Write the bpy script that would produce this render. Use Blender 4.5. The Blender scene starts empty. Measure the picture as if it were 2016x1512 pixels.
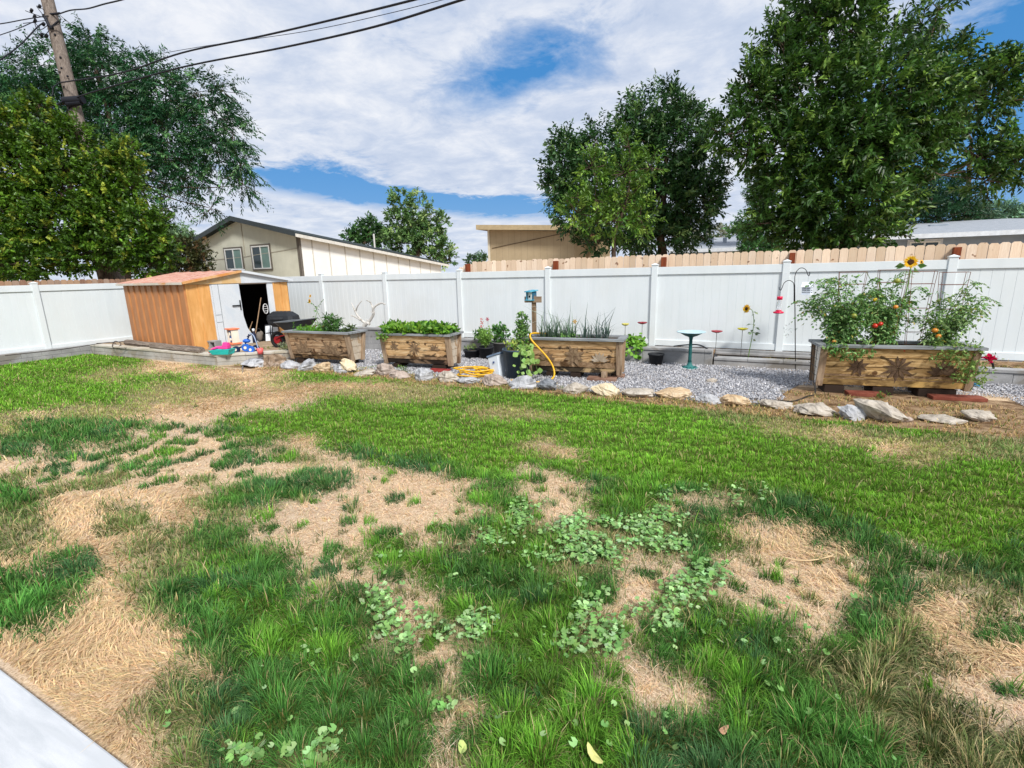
import bpy, math
import numpy as np
from mathutils import Matrix, Vector
rng = np.random.default_rng(7)
PI = math.pi
R = math.radians
SC = bpy.context.scene
COL = SC.collection

# ---------------------------------------------------------------- camera
FPX, HCAM = 977.4, 1.87
_p, _ro, _yw = R(12.5975), R(-1.3509), R(27.063)
def _axes():
    cp, sp, cr, sr, c, s = math.cos(_p), math.sin(_p), math.cos(_ro), math.sin(_ro), math.cos(_yw), math.sin(_yw)
    r = np.array([1, 0, 0.]); f = np.array([0, cp, -sp]); u = np.array([0, sp, cp])
    r, u = r*cr+u*sr, -r*sr+u*cr
    T = lambda v: np.array([v[0]*c-v[1]*s, v[0]*s+v[1]*c, v[2]])
    return T(r), T(f), T(u)
CR, CF, CU = _axes()
CAM = np.array([0, 0, HCAM])
def ray(x, y): return CF+(x-1008)/FPX*CR-(y-756)/FPX*CU
def G(x, y, z=0.0):
    d = ray(x, y); return CAM+d*(z-HCAM)/d[2]
def D(x, y, dep): return CAM+ray(x, y)*dep
def PY(x, y, yv):
    d = ray(x, y); return CAM+d*yv/d[1]
def PXX(x, y, xv):
    d = ray(x, y); return CAM+d*xv/d[0]
def proj(P):
    P = np.asarray(P, float)-CAM; z = P@CF
    z = np.where(z < .05, .05, z)
    return 1008+FPX*(P@CR)/z, 756-FPX*(P@CU)/z
cd = bpy.data.cameras.new('camera'); cam = bpy.data.objects.new('camera', cd); COL.objects.link(cam)
cam.matrix_world = Matrix(((CR[0], CU[0], -CF[0], 0), (CR[1], CU[1], -CF[1], 0), (CR[2], CU[2], -CF[2], HCAM), (0, 0, 0, 1)))
cd.sensor_width = 36; cd.sensor_fit = 'HORIZONTAL'; cd.lens = 36*FPX/2016; cd.clip_start = .05; cd.clip_end = 3000
SC.camera = cam

# ---------------------------------------------------------------- materials
def lin(r, g, b, a=1.0):
    f = lambda v: v/255/12.92 if v <= 10.3 else ((v/255+.055)/1.055)**2.4
    return (f(r), f(g), f(b), a)
class NT:
    def __init__(s, name):
        s.m = bpy.data.materials.new(name); s.m.use_nodes = True; s.t = s.m.node_tree
        s.t.nodes.clear(); s.out = s.n('ShaderNodeOutputMaterial')
    def n(s, typ, **kw):
        nd = s.t.nodes.new(typ)
        for k, v in kw.items(): setattr(nd, k, v)
        return nd
    def l(s, a, b): s.t.links.new(a, b)
    def math(s, op, a, b=None, c=None):
        nd = s.n('ShaderNodeMath', operation=op)
        for i, v in enumerate((a, b, c)):
            if v is None: continue
            if hasattr(v, 'is_output') or isinstance(v, bpy.types.NodeSocket): s.l(v, nd.inputs[i])
            else: nd.inputs[i].default_value = v
        return nd.outputs[0]
    def mix(s, f, a, b, blend='MIX'):
        nd = s.n('ShaderNodeMix', data_type='RGBA', blend_type=blend)
        for i, v in ((0, f), (6, a), (7, b)):
            if isinstance(v, bpy.types.NodeSocket): s.l(v, nd.inputs[i])
            else: nd.inputs[i].default_value = v
        return nd.outputs[2]
    def noise(s, vec, scale, detail=4, rough=.55, dist=0):
        nd = s.n('ShaderNodeTexNoise'); s.l(vec, nd.inputs['Vector'])
        nd.inputs['Scale'].default_value = scale; nd.inputs['Detail'].default_value = detail
        nd.inputs['Roughness'].default_value = rough; nd.inputs['Distortion'].default_value = dist
        return nd.outputs['Fac']
    def ramp(s, f, stops):
        nd = s.n('ShaderNodeValToRGB'); s.l(f, nd.inputs[0]); e = nd.color_ramp.elements
        while len(e) < len(stops): e.new(.5)
        for i, (p, c) in enumerate(stops):
            e[i].position = p; e[i].color = c if len(c) == 4 else (*c, 1)
        return nd.outputs[0]
    def coord(s, kind='Object', scale=(1, 1, 1)):
        tc = s.n('ShaderNodeTexCoord'); mp = s.n('ShaderNodeMapping'); s.l(tc.outputs[kind], mp.inputs[0])
        mp.inputs['Scale'].default_value = scale
        return mp.outputs[0]
    def finish(s, color, rough=.7, metal=0, bump=None, bstr=.3, bdist=.01, spec=.3, trans=0, alpha=None, transm=0):
        b = s.n('ShaderNodeBsdfPrincipled')
        if isinstance(color, bpy.types.NodeSocket): s.l(color, b.inputs['Base Color'])
        else: b.inputs['Base Color'].default_value = color
        if isinstance(rough, bpy.types.NodeSocket): s.l(rough, b.inputs['Roughness'])
        else: b.inputs['Roughness'].default_value = rough
        b.inputs['Metallic'].default_value = metal
        b.inputs['Specular IOR Level'].default_value = spec
        if transm: b.inputs['Transmission Weight'].default_value = transm
        if bump is not None:
            bp = s.n('ShaderNodeBump'); bp.inputs['Strength'].default_value = bstr; bp.inputs['Distance'].default_value = bdist
            s.l(bump, bp.inputs['Height']); s.l(bp.outputs[0], b.inputs['Normal'])
        o = b.outputs[0]
        if trans:
            t = s.n('ShaderNodeBsdfTranslucent')
            if isinstance(color, bpy.types.NodeSocket): s.l(color, t.inputs[0])
            else: t.inputs[0].default_value = color
            m = s.n('ShaderNodeMixShader'); m.inputs[0].default_value = trans
            s.l(o, m.inputs[1]); s.l(t.outputs[0], m.inputs[2]); o = m.outputs[0]
        s.l(o, s.out.inputs[0]); return s.m
_mc = {}
def plain(name, rgb, rough=.6, metal=0, var=.12, scale=6, bump=.15, spec=.3, transm=0):
    if name in _mc: return _mc[name]
    t = NT(name); v = t.coord('Object'); f = t.noise(v, scale, 5)
    c = lin(*rgb); dark = tuple(x*(1-var) for x in c[:3])+(1,); lite = tuple(min(1, x*(1+var)) for x in c[:3])+(1,)
    col = t.ramp(f, [(.3, dark), (.7, lite)])
    fine = t.noise(v, scale*12, 3)
    _mc[name] = t.finish(col, rough, metal, fine if bump else None, bump, .004, spec, transm=transm)
    return _mc[name]
def two(name, a, b, scale=3, rough=.7, stretch=(1, 1, 1), lo=.42, hi=.6, bump=.3, bdist=.01, c=None, cs=1.2, fs=60, spec=.25):
    """weathered surface: colour a with patches of b, and optional stains c"""
    if name in _mc: return _mc[name]
    t = NT(name); v = t.coord('Object', stretch)
    f = t.noise(v, scale, 6, .6, .4)
    col = t.ramp(f, [(lo, lin(*a)), (hi, lin(*b))])
    fine = t.noise(v, fs, 4, .6)
    col = t.mix(t.math('MULTIPLY', fine, .35), col, lin(*[x*.55 for x in a]))
    if c:
        g = t.noise(v, cs, 4, .6, .8)
        k = t.ramp(g, [(.55, (0, 0, 0, 1)), (.64, (1, 1, 1, 1))])
        col = t.mix(k, col, lin(*c))
    _mc[name] = t.finish(col, rough, 0, fine, bump, bdist, spec)
    return _mc[name]
def leafmat(name, trans=.3, rough=.5, attr='Col', spec=.35):
    if name in _mc: return _mc[name]
    t = NT(name); a = t.n('ShaderNodeAttribute', attribute_name=attr)
    _mc[name] = t.finish(a.outputs['Color'], rough, spec=spec, trans=trans)
    return _mc[name]

# ---------------------------------------------------------------- objects
def link(o, parent=None):
    COL.objects.link(o)
    if parent is not None: o.parent = parent
    return o
def tag(o, label=None, cat=None, group=None, kind=None):
    if label: o['label'] = label
    if cat: o['category'] = cat
    if group: o['group'] = group
    if kind: o['kind'] = kind
    return o
def thing(name, label, cat, loc=(0, 0, 0), rz=0, group=None, kind=None):
    o = link(bpy.data.objects.new(name, None)); o.location = [float(v) for v in loc]; o.rotation_euler = (0, 0, rz)
    o.empty_display_size = .1
    return tag(o, label, cat, group, kind)
class M:
    """collects shapes, links them as ONE mesh"""
    def __init__(s): s.v = []; s.f = []; s.sm = []
    def add(s, vs, fs, smooth=False):
        k = len(s.v); s.v += [tuple(map(float, p)) for p in vs]; s.f += [tuple(i+k for i in f) for f in fs]
        s.sm += [smooth]*len(fs); return s
    def hexa(s, P):  # 8 corners: bottom 4 ccw, top 4 ccw
        return s.add(P, [(3, 2, 1, 0), (4, 5, 6, 7), (0, 1, 5, 4), (1, 2, 6, 5), (2, 3, 7, 6), (3, 0, 4, 7)])
    def box(s, x0, x1, y0, y1, z0, z1):
        return s.hexa([(x0, y0, z0), (x1, y0, z0), (x1, y1, z0), (x0, y1, z0), (x0, y0, z1), (x1, y0, z1), (x1, y1, z1), (x0, y1, z1)])
    def bar(s, a, b, w, h, up=(0, 0, 1)):
        a, b = np.array(a, float), np.array(b, float); d = b-a; d /= np.linalg.norm(d)
        u = np.array(up, float); x = np.cross(d, u); n = np.linalg.norm(x)
        if n < 1e-4: x = np.cross(d, (1, 0, 0)); n = np.linalg.norm(x)
        x /= n; u = np.cross(x, d); x = x*w/2; u = u*h/2
        return s.hexa([a-x-u, a+x-u, a+x+u, a-x+u, b-x-u, b+x-u, b+x+u, b-x+u])
    def tube(s, pts, rad, n=8, cap=True, smooth=True):
        pts = [np.array(p, float) for p in pts]
        rad = [rad]*len(pts) if np.isscalar(rad) else list(rad)
        vs = []; prev = None
        for i, p in enumerate(pts):
            d = pts[min(i+1, len(pts)-1)]-pts[max(i-1, 0)]; d = d/(np.linalg.norm(d)+1e-9)
            if prev is None:
                a = np.cross(d, (0, 0, 1.)); 
                if np.linalg.norm(a) < 1e-3: a = np.cross(d, (0, 1., 0))
            else: a = prev-d*(prev@d)
            a /= (np.linalg.norm(a)+1e-9); prev = a; b = np.cross(d, a)
            for k in range(n):
                t = 2*PI*k/n; vs.append(p+rad[i]*(math.cos(t)*a+math.sin(t)*b))
        fs = [(i*n+k, i*n+(k+1) % n, (i+1)*n+(k+1) % n, (i+1)*n+k) for i in range(len(pts)-1) for k in range(n)]
        s.add(vs, fs, smooth)
        if cap:
            m = len(pts)-1
            s.add([vs[k] for k in range(n)], [tuple(range(n))[::-1]]); s.add([vs[m*n+k] for k in range(n)], [tuple(range(n))])
        return s
    def lathe(s, prof, n=20, c=(0, 0, 0), smooth=True, sx=1, sy=1):
        vs = [(c[0]+r*sx*math.cos(2*PI*k/n), c[1]+r*sy*math.sin(2*PI*k/n), c[2]+z) for r, z in prof for k in range(n)]
        fs = [(i*n+k, i*n+(k+1) % n, (i+1)*n+(k+1) % n, (i+1)*n+k) for i in range(len(prof)-1) for k in range(n)]
        return s.add(vs, fs, smooth)
    def prism(s, poly, z0, z1):
        n = len(poly)
        vs = [(x, y, z0) for x, y in poly]+[(x, y, z1) for x, y in poly]
        fs = [tuple(range(n))[::-1], tuple(range(n, 2*n))]+[(k, (k+1) % n, n+(k+1) % n, n+k) for k in range(n)]
        return s.add(vs, fs)
    def slab(s, poly3, off):  # planar polygon of 3d points extruded by a vector
        n = len(poly3); off = np.array(off, float); P = [np.array(p, float) for p in poly3]
        return s.add(P+[p+off for p in P], [tuple(range(n))[::-1], tuple(range(n, 2*n))]+[(k, (k+1) % n, n+(k+1) % n, n+k) for k in range(n)])
    def ball(s, c, r, n=10, m=7, smooth=True):
        r = (r, r, r) if np.isscalar(r) else r
        vs = [(c[0]+r[0]*math.sin(PI*i/m)*math.cos(2*PI*k/n), c[1]+r[1]*math.sin(PI*i/m)*math.sin(2*PI*k/n), c[2]-r[2]*math.cos(PI*i/m)) for i in range(m+1) for k in range(n)]
        fs = [(i*n+k, i*n+(k+1) % n, (i+1)*n+(k+1) % n, (i+1)*n+k) for i in range(m) for k in range(n)]
        return s.add(vs, fs, smooth)
    def build(s, name, mat, parent=None, bevel=0, label=None, cat=None, group=None, kind=None, loc=None):
        me = bpy.data.meshes.new(name); me.from_pydata(s.v, [], s.f); me.update()
        me.polygons.foreach_set('use_smooth', s.sm)
        me.materials.append(mat)
        o = link(bpy.data.objects.new(name, me), parent)
        if loc is not None: o.location = [float(v) for v in loc]
        if bevel:
            b = o.modifiers.new('bevel', 'BEVEL'); b.width = bevel; b.segments = 2; b.limit_method = 'ANGLE'; b.angle_limit = R(40)
        return tag(o, label, cat, group, kind)

def npmesh(name, verts, nper, faces_pat, cols, mat, parent=None, smooth=True):
    """N copies of a small face pattern. verts (N,nper,3); faces_pat list of tuples; cols (N,3) or (N,nper,3)"""
    N = verts.shape[0]; me = bpy.data.meshes.new(name)
    me.vertices.add(N*nper); me.vertices.foreach_set('co', verts.reshape(-1).astype(np.float32))
    pat = np.concatenate([np.array(f) for f in faces_pat]); ln = np.array([len(f) for f in faces_pat])
    loops = (pat[None, :]+(np.arange(N)*nper)[:, None]).reshape(-1)
    tot = np.tile(ln, N); st = np.concatenate([[0], np.cumsum(tot)[:-1]])
    me.loops.add(len(loops)); me.loops.foreach_set('vertex_index', loops.astype(np.int32))
    me.polygons.add(len(tot)); me.polygons.foreach_set('loop_start', st.astype(np.int32)); me.polygons.foreach_set('loop_total', tot.astype(np.int32))
    me.polygons.foreach_set('use_smooth', np.full(len(tot), smooth))
    me.update(calc_edges=True)
    if cols is not None:
        a = me.color_attributes.new('Col', 'FLOAT_COLOR', 'POINT')
        c = cols if cols.ndim == 3 else np.repeat(cols[:, None, :], nper, 1)
        c = np.concatenate([c, np.ones(c.shape[:2]+(1,))], 2)
        a.data.foreach_set('color', c.reshape(-1).astype(np.float32))
    me.materials.append(mat)
    return link(bpy.data.objects.new(name, me), parent)
def nrm(v): return v/(np.linalg.norm(v, axis=-1, keepdims=True)+1e-9)
def leaves(name, pos, dirs, length, width, cols, mat, parent=None, fold=.25, up=None, wide_at=.45):
    N = len(pos); dirs = nrm(dirs)
    up = rng.normal(size=(N, 3))*.8+np.array([0, 0, 1.]) if up is None else up
    side = nrm(np.cross(dirs, up)); nn = np.cross(side, dirs)
    L = (np.ones(N)*length)[:, None]; W = (np.ones(N)*width)[:, None]
    v = np.stack([pos, pos+dirs*L*wide_at+side*W*.5+nn*W*fold, pos+dirs*L-nn*L*.08, pos+dirs*L*wide_at-side*W*.5+nn*W*fold], 1)
    return npmesh(name, v, 4, [(0, 1, 2), (0, 2, 3)], cols, mat, parent)
def rdir(n, zb=0.0):
    v = rng.normal(size=(n, 3)); v[:, 2] += zb; return nrm(v)
# value noise
_tab = rng.random((256, 256))
def vnoise(x, y):
    xi, yi = np.floor(x).astype(int), np.floor(y).astype(int); fx, fy = x-xi, y-yi
    fx, fy = fx*fx*(3-2*fx), fy*fy*(3-2*fy)
    g = lambda i, j: _tab[(xi+i) & 255, (yi+j) & 255]
    return (g(0, 0)*(1-fx)+g(1, 0)*fx)*(1-fy)+(g(0, 1)*(1-fx)+g(1, 1)*fx)*fy
def fbm(x, y, o=4):
    s = 0; a = .5; t = 0
    for i in range(o): s = s+a*vnoise(x*2**i+17*i, y*2**i+31*i); t += a; a *= .55
    return s/t
def spline(pts, n=8):
    P = [np.array(p, float) for p in pts]; P = [2*P[0]-P[1]]+P+[2*P[-1]-P[-2]]; out = []
    for i in range(1, len(P)-2):
        for k in range(n):
            t = k/n; a, b, c, d = P[i-1:i+3]
            out.append(.5*((2*b)+(c-a)*t+(2*a-5*b+4*c-d)*t*t+(3*b-a-3*c+d)*t**3))
    out.append(P[-2]); return out
# ---------------------------------------------------------------- light and sky
SUN = np.array([.62, -.48, .80]); SUN = SUN/np.linalg.norm(SUN)
sl = bpy.data.lights.new('sun', 'SUN'); sl.energy = 4.1; sl.angle = R(11); sl.color = (1, .965, .91)
so = link(bpy.data.objects.new('sun', sl)); so.rotation_euler = Vector(SUN).to_track_quat('Z', 'Y').to_euler(); so.location = (0, 0, 30)
w = bpy.data.worlds.new('World'); SC.world = w; w.use_nodes = True
class WT(NT):
    def __init__(s): s.t = w.node_tree; s.t.nodes.clear(); s.out = s.n('ShaderNodeOutputWorld')
t = WT()
sky = t.n('ShaderNodeTexSky', sky_type='NISHITA', sun_disc=False)
sky.sun_elevation = math.asin(SUN[2]); sky.sun_rotation = math.atan2(SUN[0], SUN[1]); sky.altitude = 1300; sky.air_density = 1.0; sky.dust_density = .6; sky.ozone_density = 2.0
tc = t.n('ShaderNodeTexCoord'); sx = t.n('ShaderNodeSeparateXYZ'); t.l(tc.outputs['Generated'], sx.inputs[0])
X, Yy, Z = sx.outputs
zz = t.math('ADD', t.math('MAXIMUM', Z, 0.0), .14)
cx = t.n('ShaderNodeCombineXYZ'); t.l(t.math('DIVIDE', X, zz), cx.inputs[0]); t.l(t.math('DIVIDE', Yy, zz), cx.inputs[1])
P = cx.outputs[0]
az = t.math('ARCTAN2', X, Yy); el = t.math('ARCSINE', Z)
n1 = t.noise(P, 1.1, 9, .6, .5); n2 = t.noise(P, 4.2, 7, .65, .3); n3 = t.noise(P, .55, 3, .5)
wob = t.math('MULTIPLY', t.math('SUBTRACT', n1, .5), 1.2)
wob2 = t.math('MULTIPLY', t.math('SUBTRACT', n2, .5), .45)
def gap(px, py, rx, ry, tilt=0.0, k=1.0):
    d = nrm(ray(px, py)); a0 = math.atan2(d[0], d[1]); e0 = math.asin(d[2]); sa, se = rx/FPX*1.0/max(.3, math.cos(e0)), ry/FPX
    da = t.math('SUBTRACT', az, a0); de = t.math('SUBTRACT', el, e0)
    de = t.math('SUBTRACT', de, t.math('MULTIPLY', da, tilt))
    da = t.math('ADD', da, t.math('MULTIPLY', wob, .25)); de = t.math('ADD', de, t.math('MULTIPLY', wob2, .12))
    q = t.math('ADD', t.math('POWER', t.math('DIVIDE', da, sa), 2.0), t.math('POWER', t.math('DIVIDE', de, se), 2.0))
    return t.math('MULTIPLY', t.math('EXPONENT', t.math('MULTIPLY', q, -1.0)), k)
gs = [gap(1035, 125, 130, 50, .1, .72), gap(950, 195, 100, 34, 0, .38), gap(840, 394, 240, 18, -.10, 1.1), gap(650, 352, 62, 30, -.1, 1.0), gap(1080, 402, 150, 20, 0, 1.0),
      gap(2010, 290, 190, 130, 0, 1.5), gap(1150, 60, 110, 40, 0, .2), gap(545, 350, 50, 22, 0, .5), gap(2400, 200, 300, 300, 0, 1.0), gap(-600, 300, 300, 160, 0, .6)]
gsum = gs[0]
for g in gs[1:]: gsum = t.math('ADD', gsum, g)
cov = t.math('ADD', t.math('MULTIPLY', n1, .68), t.math('MULTIPLY', n2, .50))
cov = t.math('SUBTRACT', t.math('ADD', cov, .21), t.math('MULTIPLY', gsum, .52))
cf = t.ramp(cov, [(.36, (.0,)*3+(1,)), (.70, (.97,)*3+(1,))])
shade = t.math('ADD', t.math('MULTIPLY', n2, .85), t.math('MULTIPLY', n3, .45))
ccol = t.ramp(shade, [(.38, (.47, .56, .74, 1)), (.60, (.62, .69, .83, 1)), (.82, (.88, .90, .95, 1))])
blue = t.mix(t.math('MULTIPLY', t.math('POWER', t.math('SUBTRACT', 1.0, t.math('MAXIMUM', Z, 0.0)), 3.0), .5), (.045, .26, .66, 1), (.10, .42, .84, 1))
hz = t.math('POWER', t.math('SUBTRACT', 1.0, t.math('MINIMUM', t.math('MAXIMUM', Z, 0.0), 1.0)), 12.0)
nish = t.mix(1.0, sky.outputs[0], (.09, .09, .09, 1), 'MULTIPLY')
clear = t.mix(.8, nish, blue)
skyc = t.mix(cf, clear, ccol)
skyc = t.mix(t.math('MULTIPLY', hz, .45), skyc, (.66, .74, .86, 1))
sc_ = t.mix(1.0, skyc, (9.6, 9.6, 9.6, 1), 'MULTIPLY')
bg = t.n('ShaderNodeBackground'); t.l(sc_, bg.inputs[0]); bg.inputs[1].default_value = .1
t.l(bg.outputs[0], t.out.inputs[0])
SC.view_settings.view_transform = 'Standard'; SC.view_settings.look = 'None'; SC.view_settings.gamma = 1; SC.view_settings.exposure = .1
SC.cycles.max_bounces = 6; SC.cycles.diffuse_bounces = 3; SC.cycles.transparent_max_bounces = 8
SC.cycles.use_denoising = True

# ---------------------------------------------------------------- lawn map
# each row: distance line of the plan, then (kind, how many cells) pairs; kinds 0..8 = mown, thin, straw, bare, tall, bright, sparse, olive, weeds
MAP = [
 (700, [(0, 6), (2, 12), (0, 24)]),
 (715, [(0, 6), (2, 2), (0, 1), (2, 7), (0, 26)]),
 (730, [(0, 4), (1, 2), (2, 6), (0, 30)]),
 (745, [(0, 3), (1, 2), (0, 3), (2, 3), (1, 1), (0, 30)]),
 (760, [(0, 6), (1, 4), (2, 1), (1, 1), (2, 4), (1, 2), (0, 6), (6, 6), (0, 12)]),
 (775, [(0, 5), (1, 5), (2, 3), (1, 6), (0, 5), (6, 8), (0, 10)]),
 (790, [(0, 5), (1, 3), (2, 4), (3, 1), (0, 2), (1, 3), (0, 8), (1, 1), (6, 6), (0, 9)]),
 (805, [(0, 2), (1, 4), (2, 3), (3, 3), (0, 7), (1, 3), (0, 6), (6, 4), (4, 1), (0, 9)]),
 (820, [(1, 1), (2, 1), (1, 3), (2, 1), (3, 4), (0, 9), (1, 4), (0, 6), (6, 4), (4, 1), (0, 8)]),
 (835, [(1, 1), (4, 5), (3, 3), (0, 21), (6, 1), (1, 2), (0, 8), (4, 1)]),
 (850, [(1, 1), (4, 4), (3, 4), (4, 1), (0, 21), (1, 3), (2, 1), (6, 2), (0, 4), (6, 1)]),
 (865, [(4, 5), (3, 5), (0, 2), (2, 1), (0, 9), (1, 1), (0, 10), (1, 5), (6, 4)]),
 (880, [(4, 1), (3, 1), (4, 1), (3, 7), (4, 1), (3, 1), (2, 1), (0, 1), (4, 1), (0, 6), (1, 1), (2, 1), (0, 11), (1, 2), (2, 1), (1, 3), (6, 2)]),
 (895, [(4, 1), (3, 1), (4, 1), (3, 8), (6, 1), (3, 2), (4, 2), (0, 6), (1, 1), (2, 1), (0, 12), (2, 1), (1, 3), (6, 2)]),
 (910, [(3, 12), (6, 1), (3, 2), (0, 1), (4, 2), (0, 19), (1, 2), (0, 3)]),
 (925, [(3, 12), (2, 1), (3, 4), (4, 2), (0, 2), (3, 1), (5, 1), (0, 19)]),
 (940, [(6, 2), (3, 11), (4, 1), (3, 4), (4, 1), (5, 2), (3, 2), (5, 1), (0, 18)]),
 (955, [(6, 1), (3, 2), (6, 2), (3, 3), (6, 1), (3, 1), (4, 4), (3, 6), (4, 1), (3, 3), (4, 1), (5, 2), (0, 15)]),
 (970, [(4, 1), (3, 4), (2, 1), (3, 1), (2, 1), (3, 1), (6, 1), (4, 3), (3, 6), (4, 2), (3, 3), (4, 1), (5, 2), (4, 2), (8, 1), (4, 1), (0, 11)]),
 (985, [(4, 2), (2, 3), (3, 1), (2, 2), (6, 1), (4, 2), (3, 8), (4, 3), (3, 2), (5, 3), (8, 1), (3, 2), (8, 1), (4, 2), (0, 9)]),
 (1016, [(6, 2), (2, 2), (6, 2), (3, 1), (2, 2), (6, 1), (3, 10), (5, 1), (8, 1), (3, 2), (5, 1), (4, 1), (8, 2), (4, 2), (3, 1), (4, 3), (0, 8)]),
 (1048, [(6, 2), (2, 1), (3, 1), (2, 2), (6, 2), (4, 2), (3, 9), (6, 1), (5, 1), (8, 7), (4, 1), (5, 1), (2, 1), (3, 1), (2, 1), (4, 3), (0, 6)]),
 (1080, [(6, 1), (2, 4), (6, 3), (4, 3), (3, 4), (5, 2), (3, 1), (6, 1), (3, 1), (8, 1), (5, 2), (8, 5), (4, 1), (5, 1), (6, 1), (2, 4), (4, 2), (3, 1), (0, 3), (4, 1)]),
 (1112, [(2, 2), (4, 2), (2, 2), (6, 2), (5, 2), (4, 2), (3, 3), (5, 3), (4, 2), (5, 2), (8, 3), (3, 3), (8, 1), (3, 7), (4, 2), (3, 1), (4, 3)]),
 (1144, [(4, 4), (2, 1), (6, 2), (4, 5), (3, 5), (5, 1), (4, 4), (5, 1), (8, 1), (4, 1), (3, 2), (8, 3), (3, 3), (2, 1), (3, 1), (4, 2), (3, 1), (6, 3), (4, 1)]),
 (1176, [(4, 3), (6, 1), (2, 2), (6, 1), (4, 2), (5, 1), (4, 2), (3, 1), (4, 2), (8, 1), (3, 3), (4, 4), (5, 1), (4, 1), (3, 2), (8, 2), (3, 6), (4, 3), (2, 1), (3, 1), (6, 2)]),
 (1208, [(4, 3), (2, 3), (6, 1), (4, 2), (5, 3), (4, 1), (5, 1), (4, 1), (8, 1), (3, 1), (8, 1), (5, 1), (8, 1), (5, 4), (8, 1), (3, 1), (8, 2), (5, 2), (3, 4), (4, 2), (6, 1), (2, 3), (6, 1), (3, 1)]),
 (1240, [(4, 2), (2, 5), (6, 1), (4, 2), (5, 3), (4, 2), (8, 1), (3, 1), (8, 3), (5, 4), (8, 2), (3, 1), (8, 1), (4, 1), (5, 2), (4, 1), (3, 2), (4, 2), (6, 2), (2, 2), (4, 2)]),
 (1272, [(2, 8), (4, 2), (5, 5), (3, 1), (8, 1), (3, 1), (8, 2), (5, 3), (8, 3), (3, 1), (4, 2), (5, 1), (4, 2), (3, 1), (4, 2), (6, 1), (7, 2), (2, 4)]),
 (1304, [(2, 8), (6, 1), (4, 3), (5, 2), (4, 3), (3, 2), (4, 2), (5, 4), (3, 2), (4, 2), (5, 2), (4, 2), (7, 6), (2, 3)]),
 (1336, [(2, 7), (6, 1), (2, 1), (4, 5), (7, 1), (4, 3), (3, 1), (4, 2), (5, 4), (3, 3), (6, 1), (5, 3), (4, 1), (7, 4), (3, 5)]),
 (1368, [(2, 7), (6, 1), (4, 10), (3, 1), (4, 3), (5, 4), (3, 3), (5, 2), (4, 3), (7, 5), (3, 3)]),
 (1400, [(2, 6), (6, 3), (4, 9), (8, 1), (3, 1), (5, 6), (6, 1), (3, 2), (5, 1), (4, 1), (5, 1), (4, 3), (7, 5), (3, 2)]),
 (1432, [(2, 6), (6, 3), (4, 9), (3, 1), (4, 1), (5, 6), (4, 4), (5, 1), (4, 4), (7, 6), (3, 1)]),
 (1464, [(2, 7), (6, 2), (4, 1), (5, 1), (4, 2), (8, 1), (4, 4), (3, 1), (4, 1), (5, 6), (4, 10), (7, 6)]),
 (1496, [(2, 7), (6, 2), (4, 1), (8, 1), (4, 1), (8, 2), (4, 4), (3, 1), (6, 1), (5, 6), (4, 10), (7, 6)]),
 (1540, [(2, 7), (6, 2), (4, 9), (3, 1), (6, 1), (5, 6), (4, 11), (7, 5)]),
 (1640, [(2, 7), (6, 2), (4, 10), (6, 1), (5, 6), (4, 11), (7, 5)]),
]
KEYS = 'Lls.GBgoc'
_rows = np.array([r for r, _ in MAP]); _grid = np.array([sum(([k]*n for k, n in row), []) for _, row in MAP])
def lawn(x, y, jit=.45):
    """kind of ground cover at a point of the yard"""
    a, b = proj(np.stack([x, y, np.zeros_like(x)], 1))
    w1 = (fbm(x*2.2, y*2.2, 3)-.5)*90; w2 = (fbm(x*2.2+50, y*2.2+9, 3)-.5)*42*np.clip((b-650)/400, .15, 1.4)
    a = a+w1*np.clip((b-600)/500, .3, 1)+rng.normal(0, 48*jit*.5, len(a)); b = b+w2
    rs = np.interp(b, _rows, np.arange(len(_rows)))+rng.normal(0, jit*.45, len(b))
    r = np.clip(np.round(rs), 0, len(_rows)-1).astype(int)
    c = np.clip(np.floor(a/48), 0, 41).astype(int)
    return _grid[r, c]
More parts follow.
